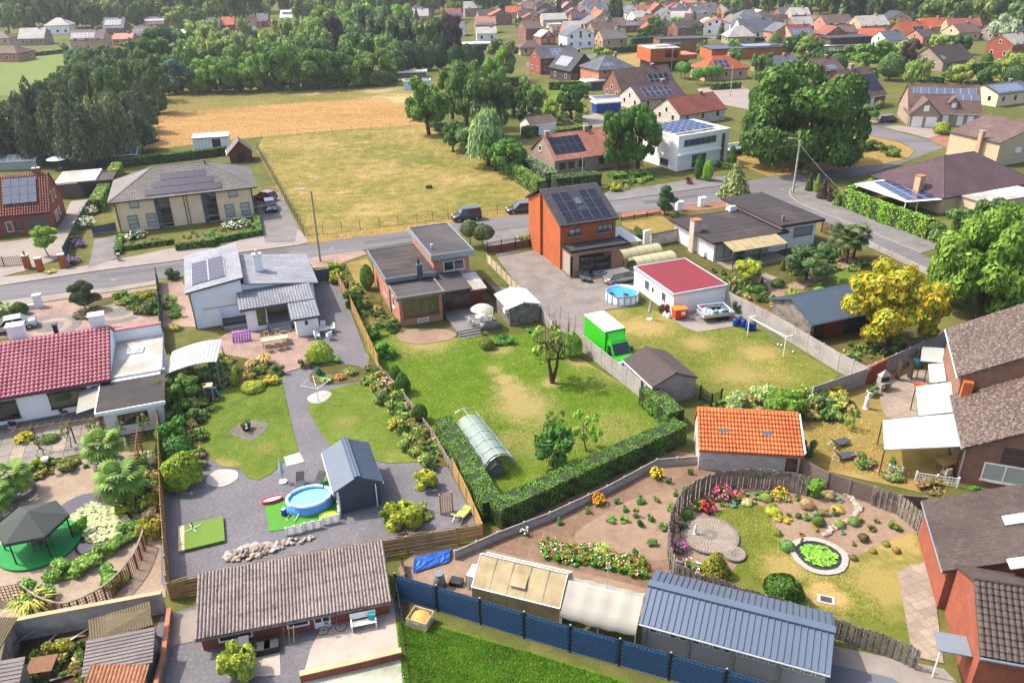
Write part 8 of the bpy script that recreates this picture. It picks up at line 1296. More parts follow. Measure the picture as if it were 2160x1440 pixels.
# twin axle trailer with jerrycans
t=thing('flatbed_trailer','silver twin axle trailer with side boards before the outbuilding','trailer',P(1508,672),R(12));bx('bed',t,-1.7,-.9,.62,1.7,.9,.7,'galvanised')
for (x0,y0,x1,y1) in ((-1.7,-.93,1.7,-.9),(-1.7,.9,1.7,.93),(-1.73,-.9,-1.7,.9),(1.7,-.9,1.73,.9)):bx('side_board',t,x0,y0,.62,x1,y1,1.0,'galvanised')
bx('yellow_stripe',t,-1.7,-.945,.66,1.7,-.932,.74,'flower_yellow');MB().tube([(-1.7,-.5,.6),(-2.9,0,.55),(-1.7,.5,.6)],.05,5).build('drawbar','galvanised',t);cyl('jockey_wheel',t,(-2.4,0,0),(-2.4,0,.7),.05,'grey_metal')
for x in (.1,.85):
    for s in (-1,1):cyl('wheel',t,(x,s*.7,.3),(x,s*.9,.3),.3,'tyre',n=14)
for (z,y) in ((1.35,-.88),(1.35,.88)):cyl('rack_bar',t,(-1.7,y,z),(1.2,y,z),.03,'white_metal',n=6)
for x in (-1.7,1.2):cyl('rack_bar',t,(x,-.88,1.35),(x,.88,1.35),.03,'white_metal',n=6)
def jar(name,lab,cat,u,v,r,h,mat,lid=None,group=None,z=0,prof=None,n=14):
    p=P(u,v,z);o=MB().lathe([(q[0]*r,q[1]*h) for q in (prof or [(0,0),(.85,0),(1,.06),(1,.9),(.92,1),(0,1)])],n).build(name,mat,None,True);o.location=(p.x,p.y,z);tag(o,lab,cat,group)
    if lid:cyl('lid',o,(0,0,h),(0,0,h*1.06),r*.7,lid,n=10)
    return o
JC=[(1487,658,'white_plastic'),(1496,661,'white_plastic'),(1503,664,'white_plastic'),(1511,664,'teal_plastic'),(1519,663,'white_plastic'),(1526,660,'teal_plastic'),(1533,658,'teal_plastic'),(1516,654,'dark_plastic'),(1504,655,'dark_plastic'),(1482,651,'red_plastic')]
for i,(u,v,m_) in enumerate(JC):jar('gas_bottle','%s bottle from the left on the silver trailer' % ordw(i),'bottle',u,v,.19,.5,m_,'grey_plastic','bottles on the trailer',.7)
for i,(u,v) in enumerate(((1551,688),(1560,684),(1568,690),(1578,697),(1588,696))):jar('blue_barrel','%s blue barrel from the left beside the football goal' % ordw(i),'barrel',u,v,.3,.85,'barrel_blue','dark_plastic','blue barrels')
# pools
def ringpool(lab,u,v,rx,ry,h,rz,wall,water,lip=None,frame=False,name='round_pool'):
    t=thing(name,lab,'pool',P(u,v)+Vector((0,0,.08)),rz);n=32;e=lambda k,z:[(rx*k*math.cos(2*math.pi*i/n),ry*k*math.sin(2*math.pi*i/n),z) for i in range(n)]
    MB().add(e(1,0)+e(1,h)+e(.94,h)+e(.94,.2),[(i+j*n,(i+1) % n+j*n,(i+1) % n+(j+1)*n,i+(j+1)*n) for i in range(n) for j in range(3)]).build('wall',wall,t,True);obj('water',e(.945,h*.8),[tuple(range(n))],water,t)
    if lip:m=MB().tube([Vector(p) for p in e(.95,h)]+[Vector(e(.95,h)[0])],.15*rx/2,8,False).build('inflated_ring',lip,t,True)
    if frame:
        MB().tube([Vector(p) for p in e(1,h)]+[Vector(e(1,h)[0])],.06,6,False).build('top_rail','grey_metal',t,True)
        for p in e(1.02,0)[::2]:cyl('leg',t,p,(p[0],p[1],h),.045,'grey_metal',n=6)
    return t
ringpool('round frame pool with grey wall and blue water in the courtyard',1312,632,1.85,1.85,1.0,0,'white_plastic','pool_deep',frame=True);ringpool('oval inflatable pool with pale blue rim beside the blue shed',655,1066,1.62,1.25,.75,R(20),'pool_blue','pool_water','pool_pale',name='inflatable_pool');ringpool('red inflatable paddling pool on the turf edge',575,1058,.75,.32,.2,R(22),'red_plastic','white_plastic','red_plastic',name='paddling_pool')
for i,(u,v) in enumerate(((1290,622),(1320,624))):ringpool('grey swim ring floating in the round pool, %s' % ('left one','right one')[i],u,v,.32,.32,.16,0,'grey_plastic','dark_plastic','grey_plastic',name='swim_ring').location=P(u,v,.92)
jar('pool_pump','blue and white filter pump beside the oval pool','pump',600,1085,.2,.5,'barrel_blue','white_plastic',z=.09);o=MB().tube([P(604,1080,.2),P(625,1060,.25),P(605,1095,.12),P(622,1100,.12),P(628,1088,.2),P(632,1080,.4)],.04,6).build('pool_hose','white_plastic',None,True);tag(o,'white hose looping between pump and oval pool','hose')
def pallet(u,v,rz,lab,mat='white_paint',tilt=1.2,w=1.2,h=.7):
    t=thing('pallet_panel',lab,'pallet',P(u,v)+Vector((0,0,.09)),R(rz),'pallets')
    for i in range(5):bx('slat',t,0,-.08+.0,h*i/5,w,-.06,h*i/5+.1,mat)
    for x in (.02,w/2-.05,w-.12):bx('block',t,x,-.06,0,x+.1,.04,h*.92,mat)
for i,(u,v) in enumerate(((603,1130),(642,1120),(680,1108))):pallet(u,v,17,'white painted pallet fencing the turf, %s from the left' % ordw(i))
pallet(716,1095,105,'white painted pallet standing against the blue shed');o=ringpool('rumpled lime green cover on the pallet corner',693,1095,.6,.4,.35,.3,'lime_cloth','lime_cloth',name='pool_cover')
t=thing('turf_platform','raised square of artificial turf with a plank edge on the gravel','platform',P(432,1130)+Vector((0,0,.05)),R(20));bx('turf',t,-1.25,-1.3,0,1.3,1.4,.22,'turf_green');
for i in range(9):bx('plank',t,-1.65,-1.3+i*.3,0,-1.262,-1.3+i*.3+.28,.23,'wood_pale')
for a in (.4,1.97):bx('stand_foot',t,-1.2,.57,.222,-.1,.63,.25,'galvanised',(0,0,a)).location=(-.7,.75,.25+.02*a)
cyl('stand_tube',t,(-.7,.75,.25),(-.7,.75,.75),.04,'dark_plastic')
rg=random.Random(4);t=thing('stone_pile','heap of broken rubble stones on the gravel','stones',P(528,1166)+Vector((0,0,.05)));SM=[]
for k in range(4):
    bm=bmesh.new();bmesh.ops.create_icosphere(bm,subdivisions=1,radius=1)
    for w_ in bm.verts:w_.co *=rg.uniform(.7,1.15)
    me=bpy.data.meshes.new('stone');bm.to_mesh(me);bm.free();me.materials.append(mt('rock' if k % 2 else 'rock_pale'));SM.append(me)
def stones(t,lst,s0=(.12,.24)):
    for (x,y,z) in lst:o=link(bpy.data.objects.new('stone',rg.choice(SM)),t);o.location=(x,y,z);s=rg.uniform(*s0);o.scale=(s*rg.uniform(.9,1.5),s,s*.75);o.rotation_euler=(rg.uniform(0,.5),rg.uniform(0,.5),rg.uniform(0,6))
lst=[]
for i in range(150):
    a=rg.uniform(0,6.28);r_=math.sqrt(rg.uniform(0,1));x=r_*math.cos(a)*(1.7 if i<90 else 3.0);y=r_*math.sin(a)*(.75 if i<90 else .4);lst.append((x*.94-y*.34+(0 if i<90 else 1.2),x*.34+y*.94+(0 if i<90 else .35),max(.06,.42*(1-r_) if i<90 else .08)))
stones(t,lst)
t=thing('rockery_stones','line of grey rocks winding through the rock garden','stones',P(1760,1105)+Vector((0,0,.05)));L0=t.location;stones(t,[tuple(p-L0+Vector((rg.uniform(-.15,.15),rg.uniform(-.15,.15),.1))) for p in smooth_poly([(1740,1128),(1770,1108),(1800,1090),(1812,1075),(1800,1060),(1790,1045),(1770,1035)],7,False) for _ in (0,1)],(.12,.22))
# ponds
sheet('pond',smooth_poly([(125,1075),(160,1050),(210,1040),(240,1062),(275,1085),(285,1115),(250,1140),(200,1158),(165,1170),(150,1140),(140,1105)]),.09,'pond_water');sheet('pond',smooth_poly([(1676,1160),(1700,1144),(1740,1150),(1774,1172),(1768,1200),(1730,1206),(1695,1190)],3),.1,'water')
def pads(name,lab,poly,n,r_,cols,z):
    pts=[P(*q) for q in poly];P2=[(q.x,q.y) for q in pts];xs=[q[0] for q in P2];ys=[q[1] for q in P2];m=MB();k=0
    while k<n:
        x,y=rg.uniform(min(xs),max(xs)),rg.uniform(min(ys),max(ys))
        if not _inside(x,y,P2):continue
        k+=1;rr=r_*rg.uniform(.6,1.2);zz=z+rg.uniform(.0,.05);m.add([(x+rr*math.cos(j*1.05),y+rr*math.sin(j*1.05),zz+rg.uniform(0,.03)) for j in range(6)],[(0,1,2,3,4,5)])
    o=m.build(name,'leaf_pale' if cols=='p' else 'leaf',None,kind='stuff');o['label']=lab;o.color=RGB('#a5ab7c' if cols=='p' else '#6a9a24')
pads('water_lilies','pale lily pads covering the big pond',[(140,1095),(190,1060),(240,1072),(275,1095),(280,1115),(240,1138),(190,1148),(165,1120)],900,.12,'p',.1);pads('water_lilies','bright lily pads crowding the small pond',[(1684,1160),(1705,1150),(1740,1155),(1766,1175),(1762,1194),(1730,1198),(1700,1185)],330,.11,'g',.12)
ps=smooth_poly([(1676,1160),(1700,1144),(1740,1150),(1774,1172),(1768,1200),(1730,1206),(1695,1190)],3);cen=sum(ps,Vector())/len(ps);t=thing('pond_edging','ring of pale stone slabs around the small lily pond','edging',cen)
for a,b_ in zip(ps,ps[1:]+ps[:1]):q=[a-cen,b_-cen,(b_-cen)*1.28,(a-cen)*1.28];q=[v_+((v_.normalized())*.02) for v_ in q];MB().prism([(v_.x*.98,v_.y*.98) for v_ in q],.06,.17).build('slab','rock_pale',t)
M('paver_tan','#85796c',var=.2,scale=2)
# paved disc with small satellite
for (u,v,r_,lab) in ((1497,1133,1.9,'raised disc of ringed pavers in the round garden'),(1548,1172,.75,'small half disc of pavers touching the big one')):
    t=thing('paved_disc',lab,'paving',P(u,v)+Vector((0,0,.05)));
    for k in range(11):
        r0,r1=r_*k/11,r_*(k+1)/11;n=max(6,int(2*math.pi*r1/.22));m=MB()
        for i in range(n):a0,a1=2*math.pi*(i+.06)/n+k,2*math.pi*(i+.94)/n+k;ri=r0+.012;m.prism([(ri*math.cos(a0),ri*math.sin(a0)),(r1*math.cos(a0),r1*math.sin(a0)),(r1*math.cos(a1),r1*math.sin(a1)),(ri*math.cos(a1),ri*math.sin(a1))],0,.2+rg.uniform(0,.01))
        m.build('paver_ring','dark_concrete' if k in (1,2,10) else 'paver_tan',t,kind='stuff')
# gazebo on green carpet
t=thing('gazebo','dark canvas gazebo with table on a round green carpet floor','gazebo',P(85,1150)+Vector((0,0,.06)),.3);MB().lathe([(2.6,0),(2.6,.15),(0,.15)],36).build('floor','carpet_green',t)
e=[(2.05*math.cos(i*math.pi/3),2.05*math.sin(i*math.pi/3)) for i in range(6)]
MB().add([(x*1.12,y*1.12,2.0) for x,y in e]+[(0,0,2.85)]+[(x*1.13,y*1.13,1.8) for x,y in e],[(i,(i+1) % 6,6) for i in range(6)]+[(i,i+7,(i+1) % 6+7,(i+1) % 6) for i in range(6)]).build('canopy','canvas_green',t)
for x,y in e:cyl('post',t,(x,y,.15),(x,y,2.0),.05,'black_metal',n=8);cyl('rail',t,(x,y,.8),(x*.5+y*.866 if 0 else x,y,.82),.03,'black_metal')
# furniture
def table(lab,u,v,w,d,h,mat,rz=20,round_=False,z=.07):
    t=thing('garden_table',lab,'table',P(u,v)+Vector((0,0,z)),R(rz))
    if round_:MB().lathe([(0,h-.05),(w/2,h-.05),(w/2,h),(0,h)],20).build('top',mat,t);cyl('leg',t,(0,0,0),(0,0,h-.05),.05,'grey_metal')
    else:
        bx('top',t,-w/2,-d/2,h-.06,w/2,d/2,h,mat)
        for x in (-w/2+.1,w/2-.1):
            for y in (-d/2+.1,d/2-.1):bx('leg',t,x-.04,y-.04,0,x+.04,y+.04,h-.06,mat)
    return t
def chair(lab,u,v,rz,mat,group=None,h=.9,z=.07):
    t=thing('garden_chair',lab,'chair',P(u,v)+Vector((0,0,z)),R(rz),group);bx('seat',t,-.25,-.25,.38,.25,.25,.46,mat);bx('backrest',t,-.25,.2,.462,.25,.28,h,mat)
    for x in (-.22,.22):
        for y in (-.22,.22):bx('leg',t,x-.025,y-.025,0,x+.025,y+.025,.38,mat)
        bx('armrest',t,x-.03,-.24,.6,x+.03,.2,.64,mat)
table('long wooden dining table on the pink paved terrace',582,728,2.6,.9,.76,'wood_pale')
for i,(u,v,a) in enumerate(((567,742,200),(587,738,200),(602,735,200),(564,718,20),(588,713,20),(603,718,20))):chair('rattan chair at the long dining table, %s' % ('near side left','near side middle','near side right','far side left','far side middle','far side right')[i],u,v,a,'rattan','rattan dining chairs')
table('round garden table on the side drive gravel',685,706,1.2,1,.72,'pale_stone',0,True)
for i,(u,v,a) in enumerate(((670,716,120),(682,696,0),(702,700,-60),(695,716,-140))):chair('white metal chair at the round gravel table, %s' % ('street side','house side','fence side','lawn side')[i],u,v,a,'white_metal','white metal chairs')
table('glass patio table under the cream parasol',1015,688,1.2,1.2,.72,'lamp_glass',0,True,.45)
for i,(u,v,a) in enumerate(((995,694,110),(1035,682,-80),(1010,704,170))):chair('pale metal chair at the parasol table, %s' % ('house side','shed side','lawn side')[i],u,v,a,'fabric_cream','parasol table chairs',z=.45)
table('round white topped table inside the gazebo',88,1148,1.2,1,.75,'white_plastic',0,True,.22)
for i,(u,v,a) in enumerate(((72,1150,90),(100,1140,-70),(86,1162,180))):chair('dark blue chair inside the gazebo, %s' % ('left','right','front')[i],u,v,a,'slate_dark','gazebo chairs',z=.22)
def parasol(lab,u,v,h,r_,mat,open_=False,z=.07):
    t=thing('parasol',lab,'parasol',P(u,v)+Vector((0,0,z)));cyl('pole',t,(0,0,0),(0,0,h),.03,'grey_metal');MB().lathe([(.3,0),(.3,.1),(0,.1)],14).build('base','white_plastic',t)
    if open_:MB().lathe([(r_,h-.4),(r_*.72,h-.16),(r_*.38,h),(0,h+.06)],16).build('canopy',mat,t)
    else:MB().lathe([(.09,h*.35),(.2,h*.42),(.16,h*.65),(.05,h),(0,h+.04)],8).build('folded_canopy',mat,t)
parasol('open cream parasol over the brick house patio',1018,692,2.15,1.2,'fabric_cream',True,.45);parasol('folded blue grey parasol beside the black loungers',598,1018,2.1,1,'fabric_bluegrey');parasol('folded cream parasol on the lawn before the outbuilding',1166,675,2.3,1,'fabric_cream').__class__ if 0 else None
parasol('folded cream parasol before the oleander',1370,675,2.3,1,'fabric_cream');parasol('white parasol roof beside the lean-to greenhouse',128,356,2.2,2.0,'fabric_bluegrey',True)
def lounger(lab,u,v,rz,mat,frame='grey_metal',group='sun loungers'):
    t=thing('sun_lounger',lab,'lounger',P(u,v)+Vector((0,0,.07)),R(rz),group);bx('mattress',t,-.3,-.9,.28,.3,.35,.36,mat);q=bx('backrest',t,-.3,.3,.3,.3,1.0,.38,mat,(.75,0,0));q.location.z=.6
    for s in (-1,1):MB().tube([(s*.32,-.9,.02),(s*.32,-.4,.3),(s*.32,.4,.3),(s*.32,.8,.02)],.025,5).build('frame_rail',frame,t)
lounger('black lounger with folded cushion beside the blue shed',633,1030,5,'cushion_grey');lounger('low black folding chair nearest the blue shed',668,1028,-25,'cushion_grey');lounger('upper dark sun lounger on the dry lawn',1768,940,110,'cushion_grey','galvanised');lounger('lower dark sun lounger on the dry lawn',1778,968,100,'cushion_grey','galvanised');lounger('green striped lounger by the lattice screen',975,1092,150,'stripe_green','white_metal')
for i,(u,v) in enumerate(((1228,590),(1240,592))):lounger('dark grey garden chair by the glass doors, %s' % ('left','right')[i],u,v,10,'cushion_grey','black_metal',None)
# football goal
a,b_=P(1576,710),P(1652,753);t=thing('football_goal','white football goal with green net before the concrete wall','goal',a);d=b_-a;k=Vector((d.y,-d.x,0)).normalized()*-1.0
if k.x<0:k=-k
up=Vector((0,0,2.15));zr=Vector()
for p0,p1 in ((zr,up),(d,d+up),(up,d+up),(up,up+k*.8),(d+up,d+up+k*.8),(zr,k*1.6),(d,d+k*1.6),(k*1.6,d+k*1.6)):cyl('post' if p0.z==0 and p1.z>1 else 'bar',t,p0,p1,.05,'white_paint',n=8)
m=MB();tb=lambda a_,b2,r_=.008:m.tube([a_,b2],r_,3,False)
for i in range(21):f=d*(i/20);tb(f+k*1.6,f+up+k*.8);tb(f+up,f+up+k*.8)
for j in range(9):f=k*1.6+(up-k*.8)*(j/8);tb(f,f+d)
m.build('net','green_net',t,kind='stuff')
for i,(u,v) in enumerate(((1641,727),(1648,729),(1673,742))):p=P(u,v,.13);o=MB().lathe([(0,-.11),(.08,-.08),(.11,0),(.08,.08),(0,.11)],10).build('football','white_plastic',None,True);o.location=p+Vector((0,0,.04));tag(o,'%s white ball from the left behind the goal line' % ordw(i),'ball','footballs')
# orange container, bags, boards against the wall
t=thing('waste_container','orange wheeled waste container with white notice beside the outbuilding','container',P(1432,672)+Vector((0,0,.08)),R(12));MB().add([(-.6,-.45,.15),(.6,-.45,.15),(.6,.45,.15),(-.6,.45,.15),(-.72,-.55,1.1),(.72,-.55,1.1),(.72,.55,1.1),(-.72,.55,1.1)],[(0,1,5,4),(1,2,6,5),(2,3,7,6),(3,0,4,7),(4,5,6,7),(3,2,1,0)]).build('bin_body','orange_plastic',t);bx('lid',t,-.75,-.58,1.102,.75,.58,1.22,'orange_lid');bx('notice',t,.0,-.535,.55,.45,-.52,.95,'white_plastic',(.08,0,0))
for x in (-.5,.5):
    for y in (-.35,.35):cyl('wheel',t,(x-.04,y,.09),(x+.04,y,.09),.09,'tyre',n=10)
for i,(u,v) in enumerate(((1402,668),(1410,671))):jar('refuse_bag','white refuse bag by the outbuilding corner, %s one' % ('left','right')[i],'bag',u,v,.26,.6,'white_plastic',prof=[(0,0),(.9,0),(1,.3),(.7,.75),(.25,.9),(.35,1),(0,.95)])
for i,(u0,v0,u1,v1,m_) in enumerate(((1502,640,1524,605,'white_paint'),(1512,642,1530,612,'wood_red'),(1528,648,1545,615,'galvanised'))):p0=P(u0,v0);p1=P(u1,v1,2.2);o=cyl('leaning_board',None,p0,p0+Vector((.9,.5,2.2)),.07,m_,n=4);tag(o,'%s board from the left leaning on the outbuilding end' % ordw(i),'board','leaning boards')
# net tunnel with hen house
a=Vector((-2.6,52.6,.04));t=thing('net_tunnel','arched tunnel of pipes covered with pale green netting on the lawn','tunnel',a,R(-66));L_,r_=7.4,1.45;arc=lambda x,s=1.:[(x,-r_*math.cos(math.pi*j/12)*s,1.75*math.sin(math.pi*j/12)*s) for j in range(13)]
for i in range(7):MB().tube(arc(-L_/2+i*L_/6),.03,6).build('hoop','galvanised',t)
for j in (3,6,9):MB().tube([arc(-L_/2)[j],arc(L_/2)[j]],.025,5).build('purlin','galvanised',t)
V=[];nx=22
for i in range(nx+1):
    x=-L_/2+1.1+(L_-1.3)*i/nx;sag=1-.05*abs(math.sin(i/nx*math.pi*4))
    for j in range(13):q=arc(x,1.01)[j];s=sag+rg.uniform(-.012,.012) if 0<j<12 else 1;V.append((x,q[1]*s,q[2]*s))
obj('netting',V,[(i*13+j,(i+1)*13+j,(i+1)*13+j+1,i*13+j+1) for i in range(nx) for j in range(12)],'green_net',t,True)
b=house('hen_house','little grey hen house with green roof under the net tunnel',P(1036,1008),.9,.8,.75,'gy',.35,.1,.1,'grey_plastic','canvas_green',cat='hen house',rot=10,ridge=False,gutter=False)
# things behind the blue fence and in the near yard
t=thing('liquid_container','white caged liquid container at the greenhouse end','tank',P(985,1243)+Vector((0,0,.07)),R(-20));bx('tank',t,0,0,.15,.95,1.1,1.1,'white_plastic');cyl('cap',t,(.5,.5,1.1),(.5,.5,1.16),.12,'orange_lid')
for i in range(6):
    for y in (-.02,1.12):bx('cage_bar',t,i*.19-.01,y-.012,.1,i*.19+.015,y+.012,1.14,'grey_metal')
    for x in (-.02,.97):bx('cage_bar',t,x-.012,i*.22-.01,.1,x+.012,i*.22+.015,1.14,'grey_metal')
jar('compost_bin','grey green cone shaped compost bin behind the blue fence','bin',928,1234,.42,.95,'grey_plastic','grey_plastic',z=.07,prof=[(0,0),(1,0),(.75,.85),(.6,.9),(.5,1),(0,1)]);o=MB().box(-.4,-.3,0,.4,.3,.3).build('mortar_tub','dark_plastic');o.location=P(963,1232)+Vector((0,0,.07));o.rotation_euler.z=-.3;tag(o,'black mortar tub beside the caged container','tub')
q=[P(*s) for s in ((872,1212),(905,1215),(948,1188),(952,1160),(915,1165),(875,1180))];cen=sum(q,Vector())/6;V=[];n=12
for i in range(n+1):
    for j in range(n+1):a_=q[0]+(q[2]-q[0])*(i/n);b2=q[5]+(q[3]-q[5])*(i/n);p=a_+(b2-a_)*(j/n);V.append((p.x-cen.x,p.y-cen.y,.12+.25*math.sin(math.pi*j/n)+rg.uniform(0,.09)))
o=obj('tarpaulin',V,[(i*(n+1)+j,(i+1)*(n+1)+j,(i+1)*(n+1)+j+1,i*(n+1)+j+1) for i in range(n) for j in range(n)],'blue_tarp');o.location=cen;tag(o,'crumpled blue tarpaulin below the wavy fence','tarpaulin')
t=thing('sand_crate','slatted crate filled with yellow sand on the near lawn','crate',P(888,1315)+Vector((0,0,.05)),R(-22))
for i in range(4):z0=.05+i*.17;bx('slat',t,-.65,-.55,z0,.65,-.51,z0+.13,'wood_pale');bx('slat',t,-.65,.51,z0,.65,.55,z0+.13,'wood_pale');bx('slat',t,-.65,-.51,z0,-.61,.51,z0+.13,'wood_pale');bx('slat',t,.61,-.51,z0,.65,.51,z0+.13,'wood_pale')
MB().lathe([(.6,.5),(.4,.62),(.15,.68),(0,.7)],12).build('sand',M('sand','#b08a4c',var=.15,scale=5),t,True)
t=thing('bicycle','black bicycle leaning on the corrugated shed wall','bicycle',P(702,1336)+Vector((0,0,.06)),R(14))
for x in (-.52,.52):MB().tube([(x+.33*math.cos(j*.42),0,.34+.33*math.sin(j*.42)) for j in range(16)],.02,5,False).build('wheel','tyre',t)
MB().tube([(-.52,0,.34),(-.1,0,.34),(-.25,0,.85),(-.52,0,.34)],.02,5).tube([(-.1,0,.34),(.38,0,.8),(-.22,0,.75)],.02,5).tube([(.52,0,.34),(.36,0,.95)],.02,5).build('frame','black_metal',t);bx('saddle',t,-.38,-.06,.86,-.14,.06,.92,'dark_plastic');cyl('handlebar',t,(.34,-.25,.97),(.34,.25,.97),.018,'black_metal',n=6)
t=thing('white_bench','white slatted bench with a teal bag against the shed wall','bench',P(768,1318)+Vector((0,0,.06)),R(14))
for i in range(4):bx('seat_slat',t,-.75,-.45+i*.11,.42,.75,-.36+i*.11,.45,'white_paint');bx('back_slat',t,-.75,.03,.55+i*.11,.75,.06,.63+i*.11,'white_paint')
for x in (-.7,.7):bx('leg',t,x-.04,-.45,0,x+.04,.05,.42,'white_paint');bx('arm',t,x-.04,-.45,.62,x+.04,.05,.66,'white_paint')
o=MB().box(-.2,-.1,0,.2,.1,.4).build('shopping_bag','teal_plastic');o.location=P(785,1305,.5)+Vector((0,0,.01));tag(o,'teal bag lying on the white bench','bag')
t=thing('covered_grill','dark covered grill standing against the corrugated shed','grill',P(520,1380)+Vector((0,0,.05)),R(14));MB().add([(-.35,-.4,0),(.35,-.4,0),(.35,.4,0),(-.35,.4,0),(-.3,-.3,.95),(.3,-.3,.95),(.28,.32,1.1),(-.28,.32,1.1)],[(0,1,5,4),(1,2,6,5),(2,3,7,6),(3,0,4,7),(4,5,6,7)]).build('cover','anthracite',t)
for i,(u,lab) in enumerate(((557,'left'),(575,'right'))):o=MB().box(-.4,-.35,0,.4,.35,.45).build('storage_box','dark_plastic');o.location=P(u,1374-(u-557)*.25)+Vector((0,0,.07));o.rotation_euler.z=.24;tag(o,'low black storage box by the shed wall, %s one' % lab,'box')
for i,x in enumerate((600,611,621)):p=P(x,1362-(x-600)*.25)+Vector((0,0,.07));o=cyl('garden_tool',None,p,p+Vector((.05,.25,1.1)),.03,('wood_brown','wood_tan','wood_pale')[i],n=6);tag(o,'%s long handled tool from the left on the shed wall' % ordw(i),'tool','garden tools')
# right garden: barbecue, statue, terrace goods
t=thing('stone_barbecue','pale stone garden barbecue with pointed hood by the brick wall','barbecue',P(1862,822),R(15));bx('base',t,-.5,-.35,0,-.3,.35,.75,'rock_pale');bx('base',t,.3,-.35,0,.5,.35,.75,'rock_pale');bx('shelf',t,-.55,-.4,.752,.55,.4,.85,'rock_pale');bx('firebox',t,-.5,-.1,.852,.5,.38,1.4,'rock_pale');bx('opening',t,-.35,-.115,.9,.35,-.102,1.3,'black_metal');MB().add([(-.55,-.15,1.402),(.55,-.15,1.402),(.55,.42,1.402),(-.55,.42,1.402),(0,.14,1.95)],[(0,1,4),(1,2,4),(2,3,4),(3,0,4)]).build('hood','rock_pale',t)
STP=[(0,0),(1,0),(.9,.08),(.6,.12),(.62,.2),(.75,.3),(.6,.5),(.7,.66),(.62,.76),(.25,.8),(.3,.86),(.32,.92),(.2,.99),(0,1)]
jar('garden_statue','white figure statue on a rock in the dry garden','statue',1826,862,.3,1.5,'statue',prof=STP);jar('garden_statue','tall white statue beneath the leaning pergola','statue',322,985,.28,1.5,'statue',prof=STP);jar('garden_statue','small white statue on the paved disc','statue',1466,1125,.16,.8,'statue',z=.25,prof=STP);jar('garden_statue','small white statue beside the standard roses','statue',266,938,.16,.8,'statue',prof=STP);jar('garden_statue','small dark figure by the lily pond','statue',1690,1148,.15,.7,'dark_concrete',prof=STP)
PP=[(0,0),(.7,0),(1,.95),(1.05,1),(.9,1),(.85,.9),(0,.88)]
for (u,v,r_,h,m_,lab) in ((520,905,.42,.5,'dark_plastic','large dark planter with a white figure in the lawn island'),(30,905,.35,.45,'pale_stone','stone pot with dark lavender by the bungalow wall, left'),(137,877,.35,.45,'pale_stone','stone pot with dark lavender by the bungalow wall, right'),(1835,835,.35,.5,'white_plastic','white plant pot before the stone barbecue'),(1846,830,.3,.5,'white_plastic','white plant pot closest to the stone barbecue'),(1880,985,.3,.5,'brick_dust','terracotta pot at the terrace canopy corner')):
    o=jar('plant_pot',lab,'pot',u,v,r_,h,m_,z=.08,prof=PP)
    f=foliage('plant','shrub1',o,r_*2.3,.5,h*.85,RGB('#3d3a52' if 'lavender' in lab else '#5f7a34'))
jar('garden_urn_figure','white ornament standing in the dark lawn planter','ornament',521,903,.12,.5,'statue',z=.5,prof=STP)
fence('terrace_screen','white perforated block screen below the terrace canopy',[(1930,1015),(2018,1028)],.85,'lattice','white_paint',None,1.5);fence('terrace_screen','short white perforated block screen at the terrace corner',[(1872,1000),(1900,1006)],.85,'lattice','white_paint',None,1.5);table('cluttered wooden table under the terrace canopy',1995,990,1.6,.9,.75,'wood_tan',20);chair('white round wicker chair under the terrace canopy',1992,1008,200,'fabric_cream')
t=thing('rose_arch','dark lattice garden arch by the stone barbecue','arch',P(1905,800),R(10))
for x in (-.6,.6):bx('side',t,x-.03,-.3,0,x+.03,.3,1.9,'wood_dark')
for i in range(5):bx('rung',t,-.6,-.3+i*.14,1.9,.6,-.25+i*.14,1.95,'wood_dark')
jar('water_butt','teal water barrel behind the rose arch','barrel',1932,775,.4,.9,'teal_plastic');jar('orange_tub','orange tub beside the pale green lean-to','tub',1938,818,.45,.3,'orange_plastic',prof=PP)
# bits of the white house garden
t=thing('air_mattress','mauve inflatable mattress leaning on the terrace steps','mattress',P(512,722)+Vector((0,0,.12)),R(14));MB().tube([(-.85,0,0),(.85,0,0),(.85,.35,.95),(-.85,.35,.95),(-.85,0,0)],.11,8).build('rim','pink_plastic',t,True)
for i in range(7):MB().tube([(-.8+i*.267,0,.02),(-.8+i*.267,.35,.95)],.1,6).build('tube','pink_plastic',t,True)
t=thing('climbing_frame','small dark blue climbing frame with turquoise slide','play frame',P(452,840)+Vector((0,0,.07)),R(10));MB().box(-.6,-.4,0,.3,.4,.9).build('tower','slate_dark',t);bx('platform',t,-.65,-.45,1.3,.1,.3,1.4,'wood_pale');MB().slab([(.3,-.3,.9),(.3,.1,.9),(.6,.1,.05),(.6,-.3,.05)],.05).build('slide','teal_plastic',t)
for x in (-.6,.05):cyl('upright',t,(x,-.4,0),(x,-.4,1.35),.04,'wood_pale')
t=thing('rotary_dryer','white rotary clothes dryer standing open in the gravel','clothes dryer',P(672,848)+Vector((0,0,.07)));cyl('mast',t,(0,0,0),(0,0,1.7),.03,'galvanised')
for i in range(4):a_=i*math.pi/2+.4;q=(1.3*math.cos(a_),1.3*math.sin(a_),1.95);cyl('arm',t,(0,0,1.3),q,.02,'white_metal',n=6);q2=(1.3*math.cos(a_+math.pi/2),1.3*math.sin(a_+math.pi/2),1.95);cyl('line',t,q,q2,.01,'white_metal',n=4)
t=thing('pergola','leaning rustic wooden pergola with roses beside the tall fence','pergola',P(300,985),R(-70));cyl('beam',t,(-2.2,0,2.2),(2.2,0,2.2),.05,'wood_brown')
for i in range(10):cyl('rung',t,(-2.1+i*.47,-.4,2.25),(-2.1+i*.47,.4,2.25),.035,'wood_brown',n=6)
for x in (-2,0,2):cyl('post',t,(x,0,0),(x,0,2.2),.06,'wood_brown')
